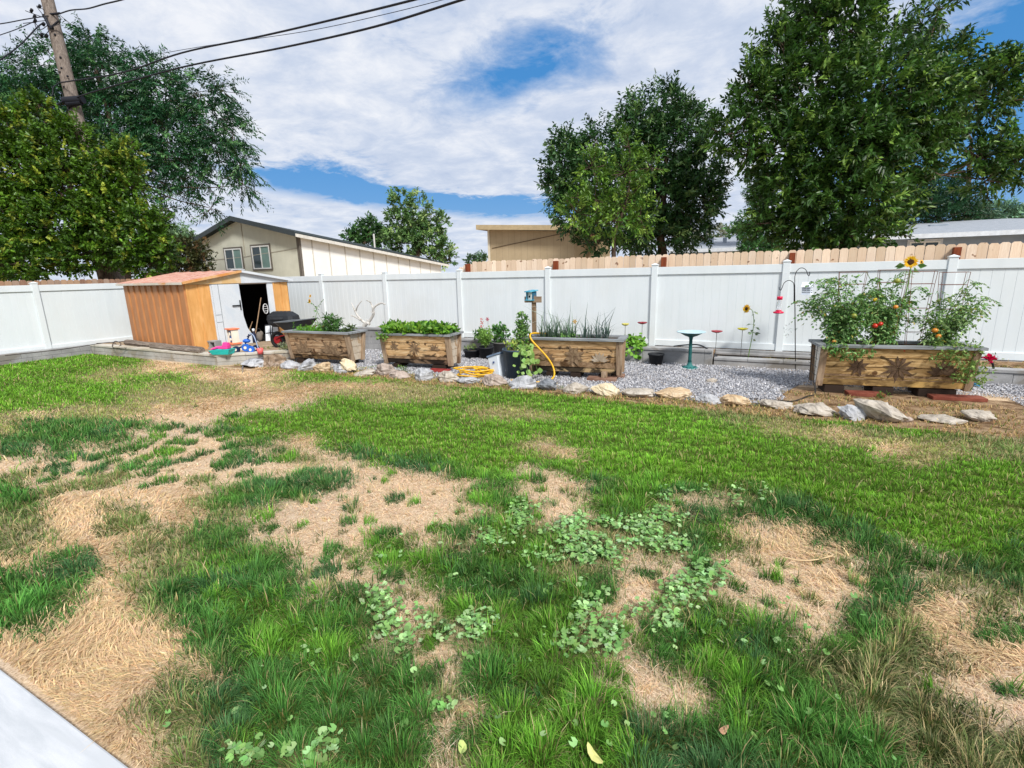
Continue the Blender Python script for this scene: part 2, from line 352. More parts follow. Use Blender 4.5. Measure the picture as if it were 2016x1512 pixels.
# single tufts: (x, y, radius) on the photo's ground plane, kind
TUFTS = [(327,840,27,'G'),(387,845,20,'G'),(430,850,24,'G'),(347,868,17,'G'),(373,870,15,'G'),(323,884,15,'G'),(300,862,25,'B'),(263,880,22,'G'),(230,888,18,'G'),
(197,897,22,'G'),(218,908,15,'G'),(283,900,22,'B'),(257,918,26,'G'),(293,930,18,'G'),(320,912,24,'G'),(365,902,20,'G'),(458,877,20,'G'),(443,862,15,'B'),
(477,893,30,'G'),(447,911,30,'G'),(513,905,22,'G'),(563,900,26,'B'),(550,886,14,'G'),(183,926,20,'G'),(113,917,22,'G'),(125,928,17,'G'),(92,944,15,'G'),(287,957,12,'G'),
(327,945,20,'G'),(113,963,33,'g'),(200,945,45,'g'),(480,932,18,'G'),(393,943,22,'g'),(607,930,30,'G'),(460,817,12,'G'),(522,1018,18,'B'),(377,972,15,'s'),(340,888,20,'B'),
(780,980,19,'G'),(772,931,9,'B'),(819,987,9,'B'),(855,970,6,'g'),(1062,943,15,'G'),(945,977,28,'B'),(684,1027,17,'G'),(762,1052,24,'G'),(945,1027,22,'G'),(865,1040,22,'B'),
(905,1050,24,'G'),(530,1040,20,'G'),(655,1083,20,'G'),(640,1125,25,'G'),(633,1050,5,'G'),(699,1112,14,'B'),(775,1135,25,'G'),(1172,1087,22,'G'),(899,1190,27,'B'),(849,1333,25,'G'),
(1182,1167,30,'G'),(1269,1130,20,'G'),(1451,1008,24,'G'),(1384,1120,26,'G'),(1534,1110,10,'B'),(1836,1083,8,'B'),(1836,1115,22,'G'),(500,1010,14,'g'),(235,1035,40,'g'),
(815,1052,8,'g'),(738,940,5,'G'),(700,990,6,'g'),(600,985,10,'g'),(1010,1000,8,'B'),(1330,990,14,'B'),(640,880,10,'B'),(405,890,14,'G'),(150,895,16,'G'),(60,925,12,'G')]
# ---------------------------------------------------------------- ground
YF, XF = 10.955, -16.47            # back fence line, left fence line
def ground():
    xs = np.concatenate([[-900, -200, -60], np.arange(-24, 9.01, .12), [20, 60, 200, 900]])
    ys = np.concatenate([[-300, -60, -8], np.arange(-1, 8.01, .12), [9.5, 11, 20, 60, 200, 1200]])
    gx, gy = np.meshgrid(xs, ys); n, m = gx.shape
    v = np.stack([gx.ravel(), gy.ravel(), np.zeros(n*m)], 1)
    idx = np.arange(n*m).reshape(n, m)
    f = np.stack([idx[:-1, :-1], idx[:-1, 1:], idx[1:, 1:], idx[1:, :-1]], -1).reshape(-1, 4)
    me = bpy.data.meshes.new('ground'); me.vertices.add(len(v)); me.vertices.foreach_set('co', v.ravel())
    me.loops.add(f.size); me.loops.foreach_set('vertex_index', f.ravel().astype(np.int32))
    me.polygons.add(len(f)); me.polygons.foreach_set('loop_start', np.arange(len(f), dtype=np.int32)*4); me.polygons.foreach_set('loop_total', np.full(len(f), 4, np.int32))
    me.update(calc_edges=True)
    x, y = v[:, 0], v[:, 1]; acc = np.zeros(len(v))
    for _ in range(6):
        k = lawn(x, y, .6); acc += np.isin(k, [0, 4, 5, 7]) + .62*np.isin(k, [1, 6, 8])
    acc = acc/6*(y < 7.1)*(y > -2)
    a = me.color_attributes.new('Green', 'FLOAT_COLOR', 'POINT'); a.data.foreach_set('color', np.repeat(acc, 4).astype(np.float32))
    t = NT('lawn_soil'); v = t.coord('Object'); at = t.n('ShaderNodeAttribute', attribute_name='Green')
    big = t.noise(v, 1.3, 6, .6); fine = t.noise(v, 55, 5, .7); st = t.noise(t.coord('Object', (1, .35, 1)), 170, 3, .6)
    dry = t.ramp(fine, [(.25, lin(148, 124, 98)), (.45, lin(208, 182, 150)), (.75, lin(238, 218, 188))])
    dry = t.mix(t.ramp(big, [(.45, (0, 0, 0, 1)), (.68, (.8, .8, .8, 1))]), dry, lin(196, 178, 158))
    dry = t.mix(t.ramp(st, [(.38, (.75, .75, .75, 1)), (.52, (0, 0, 0, 1))]), dry, lin(140, 108, 76))
    grn = t.ramp(fine, [(.3, lin(44, 52, 20)), (.6, lin(86, 98, 44)), (.8, lin(150, 140, 88))])
    col = t.mix(at.outputs['Fac'], dry, grn)
    me.materials.append(t.finish(col, .95, 0, fine, .5, .02, .1))
    tag(link(bpy.data.objects.new('ground', me)), kind='structure')
ground()
def flatpoly(name, poly, z, mat, kind='structure', **kw):
    m = M(); m.add([(x, y, z) for x, y in poly], [tuple(range(len(poly)))]); return m.build(name, mat, kind=kind, **kw)
# concrete patio slab, near left
CONC = two('concrete_slab', (198, 202, 206), (220, 222, 225), 2.6, .85, (1, 6, 1), .4, .65, .5, .004, (192, 195, 198), .8, 120)
m = M(); m.prism([(-9, -3), (-1.42, -3), (-1.42, .70), (-9, .70)], -.1, .035); m.build('patio', CONC, bevel=.008, kind='structure')
SOIL = two('garden_soil', (138, 110, 82), (184, 156, 124), 6, .95, (1, 1, 1), .4, .62, .8, .03, (92, 70, 48), 2.5, 70, .1)
GRAV = two('gravel_bed', (120, 120, 124), (168, 168, 172), 30, .95, (1, 1, 1), .4, .6, .8, .02, None, 1, 90, .1)
flatpoly('gravel_ground', [(-9.6, 7.55), (-8.4, 7.2), (0.1, 7.42), (.3, 8.2), (.7, 9.4), (2.9, 9.4), (7, 8.2), (7, 10.25), (-9.2, 10.25), (-9.6, 9)], .008, GRAV)
flatpoly('soil_strip', [(-10.6, 6.7), (-9, 6.8), (0, 7.0), (1.2, 6.95), (7, 7.3), (7, 8.6), (3.4, 8.9), (.45, 8.9), (.2, 7.75), (-2, 7.5), (-8, 7.4), (-9.6, 7.7)], .004, SOIL)

# ---------------------------------------------------------------- grass
def blades(name, x, y, h, lean, az, w, c0, c1, mat, bend=.5, z0=0):
    """tapered curved blades; h height(length), lean angle from vertical"""
    N = len(x); d = np.stack([np.cos(az), np.sin(az)], 1); s = np.stack([-np.sin(az+rng.normal(0, .7, N)), np.cos(az+rng.normal(0, .7, N))], 1)
    p = np.stack([x, y, np.full(N, z0)], 1) if np.isscalar(z0) else np.stack([x, y, z0], 1)
    sl, cl = np.sin(lean*(1-bend*.6)), np.cos(lean*(1-bend*.6)); sl2, cl2 = np.sin(np.minimum(lean*(1+bend), 1.62)), np.cos(np.minimum(lean*(1+bend), 1.62))
    mid = p+np.concatenate([d*(h*.5*sl)[:, None], (h*.5*cl)[:, None]], 1)
    tip = mid+np.concatenate([d*(h*.5*sl2)[:, None], (h*.5*cl2)[:, None]], 1)
    S = np.concatenate([s*(w*.5)[:, None], np.zeros((N, 1))], 1)
    v = np.stack([p-S, p+S, mid+S*.8, mid-S*.8, tip], 1)
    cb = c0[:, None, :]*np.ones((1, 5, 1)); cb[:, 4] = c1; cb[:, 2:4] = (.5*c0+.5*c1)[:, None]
    return npmesh(name, v, 5, [(0, 1, 2, 3), (3, 2, 4)], cb, mat)
def C3(r, g, b): return np.array(lin(r, g, b)[:3])
def jit(c, n, s=.18, hs=.06):
    k = np.exp(rng.normal(0, s, (n, 1))); return c[None]*k*np.exp(rng.normal(0, hs, (n, 3)))
# palette per kind: (fraction of candidates kept, height, hvar, lean, lean sd, base colour, tip colour, straw share)
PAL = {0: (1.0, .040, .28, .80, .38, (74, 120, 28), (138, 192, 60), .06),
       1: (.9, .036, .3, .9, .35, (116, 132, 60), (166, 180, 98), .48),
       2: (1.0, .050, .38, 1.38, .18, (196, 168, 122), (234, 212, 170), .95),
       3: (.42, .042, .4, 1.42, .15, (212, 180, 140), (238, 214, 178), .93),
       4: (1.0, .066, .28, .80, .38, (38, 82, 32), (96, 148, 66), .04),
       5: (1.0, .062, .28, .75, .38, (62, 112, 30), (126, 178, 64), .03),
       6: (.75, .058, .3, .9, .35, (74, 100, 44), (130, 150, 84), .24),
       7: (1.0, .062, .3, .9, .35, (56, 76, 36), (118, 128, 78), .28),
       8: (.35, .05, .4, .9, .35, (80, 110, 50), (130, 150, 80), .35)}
def lawn_points():
    X, Yv = [], []
    for d0, d1, dens in ((1.2, 2.6, 21000), (2.6, 3.6, 15500), (3.6, 5, 9500), (5, 7, 5600), (7, 9.5, 3400), (9.5, 13, 2200), (13, 20, 1300)):
        # annulus of ground in front of the camera, a little wider than the view
        a0, a1 = R(90+27-62), R(90+27+62)
        n = int(dens*(a1-a0)/2*(d1**2-d0**2)); r = np.sqrt(rng.uniform(d0*d0, d1*d1, n)); a = rng.uniform(a0, a1, n)
        x, y = r*np.cos(a), r*np.sin(a)
        k = (y < 7.02-.18*fbm(x*1.7, y*0, 2)) & (x > -16.1) & (x < 6) & ~((y < .74) & (x < -1.35)) & (y > .2) & ~((x < -9.6) & (y > 6.62))
        X.append(x[k]); Yv.append(y[k])
    return np.concatenate(X), np.concatenate(Yv)
GM = leafmat('grass_blade', .25, .55, spec=.25)
px_, py_ = lawn_points()
dist = np.hypot(px_, py_)
kind = lawn(px_, py_, .75)
# small random tufts and sprouts scattered over the bare ground
bare = np.where(kind == 3)[0]; pick = rng.choice(bare, 230, replace=False)
for q_ in pick:
    r_ = rng.uniform(.02, .055); s_ = (np.abs(px_-px_[q_]) < r_) & (np.abs(py_-py_[q_]) < r_); s_[s_] = np.hypot(px_[s_]-px_[q_], py_[s_]-py_[q_]) < r_
    kind[s_] = rng.choice([4, 5, 6, 6, 2])
# tufts: bare ground around them stays bare
isT = np.zeros(len(px_), bool)
for (tx, ty, tr, tk) in TUFTS:
    c = G(tx, ty+4); dz = (c-CAM)@CF; r = tr/FPX*dz*1.05
    dd = np.hypot((px_-c[0]), (py_-c[1])*1.0)
    ang = np.arctan2(py_-c[1], px_-c[0]); rr = r*(.8+.45*vnoise(ang*1.6+tx, ang*0+ty))
    ins = dd < rr; kind[ins] = KEYS.index(tk); isT |= ins
keep = np.zeros(len(px_), bool); par = [np.zeros(len(px_)) for _ in range(3)]
c0 = np.zeros((len(px_), 3)); c1 = np.zeros((len(px_), 3))
big = fbm(px_*.8, py_*.8, 4); med = fbm(px_*3.1+7, py_*3.1+3, 3); fin = fbm(px_*9, py_*9+40, 2)
stripe = np.sin((py_*math.cos(.05)+px_*math.sin(.05))*2*PI/.52+2*fbm(px_*.5, py_*.5, 2))
flow = fbm(px_*1.1+90, py_*1.1, 3)*4*PI
for k, (fr, h, hv, ln, ls, b0, b1, ss) in PAL.items():
    i = np.where(kind == k)[0]; n = len(i)
    if not n: continue
    keep[i] = rng.random(n) < fr*np.clip(.55+.9*med[i], .5, 1.15)
    par[0][i] = h*np.exp(rng.normal(0, hv, n))*(.7+.65*fin[i])*(1+.12*(dist[i] > 7))
    par[1][i] = np.clip(rng.normal(ln, ls, n), 0, 1.55)
    az = flow[i]+rng.normal(0, .55 if k == 2 else 1.4, n) if k not in (3,) else rng.uniform(0, 2*PI, n)
    if k in (0, 1, 4, 5, 6, 7):      # blades splay outwards from the middle of each clump
        cs_ = {0: .11, 1: .11, 4: .15, 5: .17, 6: .13, 7: .13}[k]; gx_, gy_ = px_[i]/cs_, py_[i]/cs_; best = np.full(n, 9e9); bx = np.zeros(n); by = np.zeros(n); bt = np.zeros(n)
        for ox in (-1, 0, 1):
            for oy in (-1, 0, 1):
                ix, iy = np.floor(gx_).astype(int)+ox, np.floor(gy_).astype(int)+oy; qx = ix+_tab[ix & 255, iy & 255]; qy = iy+_tab[iy & 255, (ix+91) & 255]
                q2 = (qx-gx_)**2+(qy-gy_)**2; s2 = q2 < best; best[s2] = q2[s2]; bx[s2] = (gx_-qx)[s2]; by[s2] = (gy_-qy)[s2]; bt[s2] = _tab[(ix+37) & 255, (iy+11) & 255][s2]
        rr_ = np.sqrt(best); az = np.arctan2(by, bx)+rng.normal(0, .55, n)
        par[1][i] = np.clip(par[1][i]*(.30+1.25*np.clip(rr_, 0, .9))+rng.normal(0, .12, n), 0, 1.5)
        par[0][i] *= (1.22-.55*np.clip(rr_, 0, .9))*(.82+.4*bt); clt = np.exp((bt-.5)*(.7 if k > 3 else .12))[:, None]*((1.12-.45*np.clip(rr_, 0, .8)) if k > 3 else 1+0*rr_)[:, None]  # tall blades coloured darker towards clump edges: shade in the gaps painted in
    else: clt = 1
    par[2][i] = az
    a, b = jit(C3(*b0), n, .28)*clt, jit(C3(*b1), n, .30)*clt
    tone = (big[i]-.5)[:, None]*1.5; a *= np.exp(tone*.5); b *= np.exp(tone*.5)
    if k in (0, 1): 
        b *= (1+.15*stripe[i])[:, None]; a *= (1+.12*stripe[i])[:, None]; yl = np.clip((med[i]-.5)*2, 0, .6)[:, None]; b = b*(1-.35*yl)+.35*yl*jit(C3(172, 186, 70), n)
    if k == 4:      # bluish clumps among green ones
        bl = np.clip((vnoise(px_[i]*3, py_[i]*3)-.45)*4, 0, 1)[:, None]; b = b*(1-bl*.6)+.6*bl*jit(C3(90, 132, 88), n); a = a*(1-bl*.6)+.6*bl*jit(C3(40, 74, 48), n)
        br = np.clip((vnoise(px_[i]*2+60, py_[i]*2)-.62)*5, 0, 1)[:, None]; b = b*(1-br*.7)+.7*br*jit(C3(112, 160, 56), n)
    s = rng.random(n) < ss+.25*np.clip(med[i]-.55, 0, 1)
    if k in (2, 3): sc0, sc1 = jit(C3(196, 164, 122), n, .3), jit(C3(234, 210, 168) if k == 2 else C3(242, 224, 198), n, .25)
    else: sc0, sc1 = jit(C3(160, 142, 96), n, .2), jit(C3(206, 190, 142), n, .2)
    a[s] = sc0[s]; b[s] = sc1[s]; c0[i] = a; c1[i] = b
keep |= isT & (rng.random(len(keep)) < .95)
wd = np.clip(.0034*(dist/2.6)**.72, .0028, .013)*np.exp(rng.normal(0, .25, len(px_)))*np.where(kind == 3, .8, 1)
print('blades', keep.sum())
def sub(sel): return [a[sel] for a in (px_, py_, *par, wd, c0, c1)]
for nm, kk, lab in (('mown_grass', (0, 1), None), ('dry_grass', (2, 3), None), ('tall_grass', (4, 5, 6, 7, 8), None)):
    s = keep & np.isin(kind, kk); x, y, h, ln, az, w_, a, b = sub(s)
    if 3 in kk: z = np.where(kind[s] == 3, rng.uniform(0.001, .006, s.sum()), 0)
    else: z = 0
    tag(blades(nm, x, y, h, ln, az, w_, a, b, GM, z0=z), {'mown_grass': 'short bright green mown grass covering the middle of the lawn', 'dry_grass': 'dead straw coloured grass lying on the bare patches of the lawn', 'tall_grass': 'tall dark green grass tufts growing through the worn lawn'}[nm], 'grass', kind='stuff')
# round-leaved weeds
def weeds():
    n = 120000; a = rng.uniform(R(90+27-62), R(90+27+62), n); r = np.sqrt(rng.uniform(1.2**2, 6**2, n)); x, y = r*np.cos(a), r*np.sin(a)
    k = (lawn(x, y, .5) == 8) & (fbm(x*5, y*5, 3) > .41) & (rng.random(n) < .8)
    k |= (rng.random(n) < .009) & (y < 3.2) & (x > -2.2) & (x < .6) & (y > .8)
    x, y = x[k], y[k]; n = len(x); z = rng.uniform(.02, .065, n)+.02*fbm(x*7, y*7, 2); rad = rng.uniform(.010, .021, n)
    q = nrm(np.stack([rng.normal(0, .35, n), rng.normal(0, .35, n), np.ones(n)], 1)); u = nrm(np.cross(q, rdir(n))); v = np.cross(q, u)
    c = np.stack([x, y, z], 1); ring = [c-q*.003]
    for j in range(7):
        t = .5+j*(2*PI-1.0)/6; rr = rad*(1+.08*math.cos(3*t)); ring.append(c+(u*math.cos(t)+v*math.sin(t))*rr[:, None])
    col = jit(C3(128, 172, 96), n, .2); col = np.where(rng.random((n, 1)) < .35, jit(C3(166, 202, 138), n, .15), col)
    vv = np.stack(ring, 1)
    o = npmesh('round_leaf_weeds', vv, 8, [(0, 1, 2), (0, 2, 3), (0, 3, 4), (0, 4, 5), (0, 5, 6), (0, 6, 7)], col, leafmat('weed_leaf', .3, .55))
    tag(o, 'pale green round leaved weeds spreading over the bare patches', 'weeds', kind='stuff')
weeds()
# dry bits between the rocks and on the soil
def scruff():
    n = 40000; x = rng.uniform(-10.5, 5, n); y = 6.85+rng.random(n)*np.where(x > .3, 1.6, .8)
    k = rng.random(n) < np.clip(fbm(x*2.5, y*2.5, 3)*1.6-.35, 0, 1); x, y = x[k], y[k]; n = len(x)
    g = rng.random((n, 1)) < np.where(x[:, None] < 0, .38, .25); a = np.where(g, jit(C3(88, 104, 48), n), jit(C3(170, 138, 90), n)); b = np.where(g, jit(C3(140, 150, 80), n), jit(C3(214, 186, 132), n))
    o = blades('rock_border_grass', x, y, rng.uniform(.02, .085, n), rng.uniform(.3, 1.5, n), rng.uniform(0, 2*PI, n), np.full(n, .011), a, b, GM)
    tag(o, 'dry yellowish grass growing between the border rocks', 'grass', kind='stuff')
scruff()
# gravel stones
def gravel():
    n = 76000; x = rng.uniform(-9.4, 6, n); y = rng.uniform(7.3, 10.3, n)
    ed = 7.35+.16*fbm(x*1.8, x*0, 2)
    k = (y > ed) & ~((x > .42+.35*(fbm(y*2, x*0, 2)-.5)) & (y < 8.9+.3*fbm(x*2, y, 2)) & (x < 3.1)) & ~((x >= 3.1) & (y < 8.2+.25*vnoise(x*3, y*2))) & ~((x < -8.6) & (y < 7.7))
    k &= ~((x > 3) & (y > 9.85+.3*fbm(x*2, y, 2)))
    x, y = x[k], y[k]; n = len(x)
    r = rng.uniform(.008, .018, n); q = rdir(n); u = nrm(np.cross(q, rdir(n))); v = np.cross(q, u)
    c = np.stack([x, y, .010+r*.5+rng.uniform(0, .012, n)], 1); R_ = r[:, None]
    f = lambda: rng.uniform(.6, 1.25, (n, 1))
    vv = np.stack([c+q*R_*.6*f(), c-q*R_*.6*f(), c+u*R_*f(), c+v*R_*f(), c-u*R_*f(), c-v*R_*f()], 1)
    base = rng.choice(5, n, p=[.36, .28, .18, .08, .10]); pal = np.array([C3(184, 184, 188), C3(160, 161, 166), C3(204, 203, 204), C3(170, 162, 156), C3(124, 125, 132)])
    col = pal[base]*np.exp(rng.normal(0, .15, (n, 1)))
    t = NT('gravel_stone'); a = t.n('ShaderNodeAttribute', attribute_name='Col'); mat = t.finish(a.outputs['Color'], .85, spec=.25)
    o = npmesh('gravel', vv, 6, [(0, 2, 3), (0, 3, 4), (0, 4, 5), (0, 5, 2), (1, 3, 2), (1, 4, 3), (1, 5, 4), (1, 2, 5)], col, mat, smooth=False)
    tag(o, 'light grey crushed stone covering the bed around the planters', 'gravel', kind='stuff')
gravel()

# ---------------------------------------------------------------- border rocks
def rockmat(name, a, b, c):
    t = NT(name); v = t.coord('Object'); f = t.noise(v, 7, 8, .65, .6); g = t.noise(v, 3, 4, .6, 1.5); fi = t.noise(v, 60, 4, .7)
    col = t.ramp(f, [(.32, lin(*a)), (.52, lin(*b)), (.72, lin(*c))])
    col = t.mix(t.ramp(g, [(.35, (.75,)*3+(1,)), (.45, (0, 0, 0, 1))]), col, lin(*[x*.6 for x in a]))
    col = t.mix(t.math('MULTIPLY', fi, .4), col, lin(*[x*.75 for x in b]))
    return t.finish(col, .85, 0, t.math('ADD', f, t.math('MULTIPLY', fi, .3)), .9, .03, .2)
RM = dict(grey=rockmat('rock_grey', (140, 142, 146), (186, 187, 190), (216, 216, 218)), pale=rockmat('rock_pale', (150, 140, 126), (192, 182, 168), (216, 209, 198)),
          tan=rockmat('rock_tan', (172, 142, 108), (212, 186, 150), (226, 210, 184)), pink=rockmat('rock_pinkish', (140, 124, 114), (184, 168, 156), (206, 194, 184)),
          brown=rockmat('rock_brown', (106, 88, 70), (150, 128, 106), (206, 190, 176)), dark=rockmat('rock_dark', (96, 100, 106), (136, 140, 146), (180, 182, 186)),
          cream=rockmat('rock_cream', (206, 184, 146), (228, 212, 180), (240, 230, 208)))
def rock(px, py, w, h, mk, label, tilt=0, flat=1.0, z=0, seed=0, pk=0):
    c = G(px, py-2, z); s = (c-CAM)@CF/FPX; W, H = w*s*1.12, h*s*.98
    r = np.random.default_rng(seed+11)
    n, mm = 18, 12; V = []
    pl = [(nrm(r.normal(size=3)*np.array([1, 1, .7])+np.array([0, 0, .15])), r.uniform(.55, .9)) for _ in range(13)]
    for i in range(mm+1):
        for k in range(n):
            d = np.array([math.sin(PI*i/mm)*math.cos(2*PI*k/n), math.sin(PI*i/mm)*math.sin(2*PI*k/n), math.cos(PI*i/mm)])
            rad = min([1.0]+[q/max(d@nv, 1e-3) for nv, q in pl if d@nv > .05])
            if pk: rad *= 1+pk*max(0, d[2])**4
            V.append(d*rad*(1+.05*r.normal()))
    V = np.array(V); V -= (V.max(0)+V.min(0))/2
    V /= (V.max(0)-V.min(0))/2
    ct, st = math.cos(tilt), math.sin(tilt)
    V = np.stack([V[:, 0]*W/2, V[:, 1]*max(W*.36, H*.5), V[:, 2]*H*.62], 1)
    V = np.stack([V[:, 0]*ct-V[:, 2]*st, V[:, 1], V[:, 0]*st+V[:, 2]*ct], 1)
    a = -.45; V = np.stack([V[:, 0]*math.cos(.35)-V[:, 1]*math.sin(.35), V[:, 0]*math.sin(.35)+V[:, 1]*math.cos(.35), V[:, 2]], 1)
    V[:, 2] -= V[:, 2].max()-H*.95; V[:, 2] = np.maximum(V[:, 2], -.04)
    m = M(); m.add(V, [(i*n+k, (i+1)*n+k, (i+1)*n+(k+1) % n, i*n+(k+1) % n) for i in range(mm) for k in range(n)], False)
    m.build('border_rock', RM[mk], label=label, cat='rock', group='rocks edging the lawn', loc=(c[0], c[1]+W*.22, z), bevel=0)
RK = [(490, 726, 52, 18, 'grey', 'low grey rock under the curved dark pipe at the left end of the row'), (529, 725, 49, 27, 'brown', 'brown rock with a whitish top beside the curved pipe'),
(564, 728, 41, 16, 'grey', 'small light grey rock between the brown rock and the slanted grey one'), (596, 733, 42, 25, 'grey', 'grey rock slanting up to the right in front of the leftmost planter'),
(629, 734, 34, 20, 'tan', 'small tan craggy rock in front of the leftmost planter'), (670, 736, 41, 19, 'grey', 'grey rounded rock under the cream block'),
(710, 742, 44, 12, 'pale', 'flat pale rock right of the cream block'), (752, 741, 44, 26, 'pink', 'cracked pinkish rock at the left foot of the strawberry planter'),
(782, 748, 40, 17, 'pink', 'round topped pinkish grey rock in front of the strawberry planter'), (829, 752, 38, 27, 'grey', 'pointed pyramid shaped grey rock in front of the strawberry planter'),
(879, 754, 40, 22, 'pale', 'rounded pale rock beside the pointed pyramid rock'), (917, 758, 44, 14, 'grey', 'low flat grey rock in front of the coiled yellow hose'),
(969, 763, 46, 24, 'pink', 'layered brownish grey rock in front of the white storage bin'), (1025, 768, 50, 27, 'grey', 'large light grey rock in front of the dark blue tub'),
(1073, 772, 36, 26, 'dark', 'dark grey rounded rock under the loop of the yellow hose'), (1129, 777, 47, 23, 'pale', 'smooth pale block shaped rock in front of the onion planter'),
(1189, 782, 50, 25, 'cream', 'cream angular rock sloping right near the brown paver'), (1254, 785, 58, 17, 'pale', 'long pale rock just right of the cream angular rock'),
(1323, 788, 70, 18, 'tan', 'long tan crumbly rock in front of the open gravel'), (1392, 798, 44, 22, 'grey', 'grey wedge rock with a dark right face beside the open gravel'),
(1446, 801, 60, 22, 'tan', 'broad tan rock right of the dark faced wedge rock'), (1526, 806, 56, 17, 'pale', 'low pale rock where the dark cable reaches the border'),
(1606, 821, 72, 25, 'pale', 'wide whitish rock left of the tomato planter front'), (1676, 830, 50, 30, 'grey', 'slanted bluish white slab rock in front of the tomato planter'),
(1738, 834, 90, 42, 'pale', 'largest pale boulder of the row in front of the tomato planter'), (1787, 834, 24, 11, 'pink', 'small stone beside the largest boulder'),
(1855, 835, 76, 10, 'pale', 'long flat whitish slab at lawn level'), (1930, 833, 56, 22, 'pale', 'weathered rock at the right end of the row')]
for i, (px, py, w_, h_, mk, lb) in enumerate(RK):
    rock(px, py, w_, h_, mk, lb, tilt={3: .35, 7: .1, 16: -.35, 19: .15, 23: -.4, 24: -.32, 22: -.1, 27: -.15}.get(i, rng.normal(0, .08)), seed=i*7, pk=.6 if i == 9 else .15)
rock(682, 727, 34, 20, 'cream', 'cream white block lying on top of the grey rounded rock', tilt=-.65, seed=91, z=.10)
rock(1400, 757, 22, 11, 'pale', 'small painted white stone lying alone on the open gravel', seed=92)
o = bpy.data.objects[[n.name for n in bpy.data.objects if n.name.startswith('border_rock')][-1]]

# ---------------------------------------------------------------- block walls
BLK = two('block_concrete', (168, 164, 156), (190, 187, 180), 3, .9, (1, 1, 1), .4, .65, .5, .006, (150, 142, 128), 1.5, 90)
BLK2 = two('block_concrete_grey', (150, 150, 150), (178, 178, 178), 3, .9, (1, 1, 1), .4, .65, .5, .006, (132, 128, 122), 1.5, 90)
CAPM = two('block_cap', (196, 190, 176), (214, 208, 196), 3, .9, (1, 1, 1), .4, .65, .4, .004, (176, 168, 150), 1.2, 90)
def blockwall(name, a, b, z0, z1, courses, label, mat=BLK, cap=True, th=.2, bl=.40, side=1):
    """wall of stacked blocks from a to b; its face is on the right of a->b"""
    a, b = np.array(a, float), np.array(b, float); L = np.linalg.norm(b-a); ang = math.atan2(b[1]-a[1], b[0]-a[0])
    t = thing(name, label, 'wall', (a[0], a[1], 0), ang)
    m = M(); top = z1-(.05 if cap else 0); hh = (top-z0)/courses
    for c in range(courses):
        x = -bl*.5 if c % 2 else 0
        while x < L:
            x0, x1 = max(0, x), min(L, x+bl)
            if x1-x0 > .03: 
                j = rng.normal(0, .003); m.box(x0+.003, x1-.003, j, th+j, z0+c*hh+.003, z0+(c+1)*hh-.002)
            x += bl
    m.box(.004, L-.004, .012, th-.01, z0, top-.004)
    m.build('blocks', mat, t, bevel=.005)
    if cap:
        m = M(); x = 0
        while x < L-.02:
            x1 = min(L, x+.6); m.box(x+.002, x1-.002, -.02, th+.02, top+.001, z1); x = x1
        m.build('cap_stones', CAPM if mat is BLK else BLK2, t, bevel=.006)
    return t
blockwall('block_wall', (-16.2, 6.75), (-10.85, 6.78), -.05, .25, 2, 'low concrete block wall holding the shed pad, along the lawn')
blockwall('block_wall', (-10.85, 6.78), (-9.45, 7.95), -.05, .25, 2, 'short angled block wall from the pad corner towards the leftmost planter')
blockwall('block_wall', (-16.2, -.5), (-16.2, 6.75), -.05, .24, 2, 'grey block wall along the foot of the left fence', BLK2, cap=False, side=-1)
blockwall('block_wall', (-9.6, 9.72), (-8.25, 9.72), 0, .58, 3, 'raised grey block wall between the two left planters carrying the driftwood', BLK2)
blockwall('block_wall', (-8.2, 10.22), (-.85, 10.25), 0, .32, 1, 'grey concrete bed wall behind the bird bath', BLK2, bl=1.2)
blockwall('block_wall', (-.83, 10.36), (2.6, 10.36), 0, .165, 1, 'lower concrete bed wall behind the shepherd hook', BLK2, bl=.9)
blockwall('block_wall', (2.62, 10.24), (8, 10.24), 0, .22, 1, 'concrete bed wall to the right of the tomato planter', BLK2, bl=.9)
m = M(); m.box(-16.4, 8, 10.80, 10.90, -.05, .262); 
m.box(-2.2, 1.6, 10.72, 10.80, .17, .215)
m.build('fence_curb', BLK2, label='narrow grey concrete curb under the back fence', cat='curb', bevel=.006)
PAD = two('pad_soil', (158, 136, 112), (190, 168, 142), 5, .95, (1, 1, 1), .4, .62, .7, .02, (140, 126, 104), 2, 80, .1)
m = M(); m.prism([(-16.4, 6.9), (-10.9, 6.93), (-9.55, 8.05), (-9.6, 9.9), (-9.6, 10.8), (-16.4, 10.8)], .0, .222); m.build('shed_pad', PAD, kind='structure')
m = M(); m.box(-8.2, -.85, 10.42, 10.8, 0, .255); m.box(-9.6, -8.25, 9.92, 10.8, 0, .5); m.build('raised_bed_soil', SOIL, kind='structure')
m = M(); m.box(-.84, 2.6, 10.56, 10.8, 0, .13); m.build('bed_mulch', SOIL, kind='structure')
m = M(); m.add([(2.6, 10.44, .19), (8, 10.44, .19), (8, 10.8, .27), (2.6, 10.8, .27)], [(0, 1, 2, 3)]); m.build('bed_slope', SOIL, kind='structure')
def bedgrass(name, x0, x1, y0, y1, zf, n, lab, gs=.4):
    x = rng.uniform(x0, x1, n); y = rng.uniform(y0, y1, n); k = fbm(x*3, y*5, 3) > .42; x, y = x[k], y[k]; n = len(x); g = rng.random((n, 1)) < gs
    a = np.where(g, jit(C3(96, 112, 54), n), jit(C3(160, 134, 90), n)); b = np.where(g, jit(C3(146, 158, 84), n), jit(C3(206, 182, 134), n))
    tag(blades(name, x, y, rng.uniform(.02, .06, n), rng.uniform(.3, 1.5, n), rng.uniform(0, 2*PI, n), np.full(n, .010), a, b, GM, z0=zf(x, y)), lab, 'grass', kind='stuff')
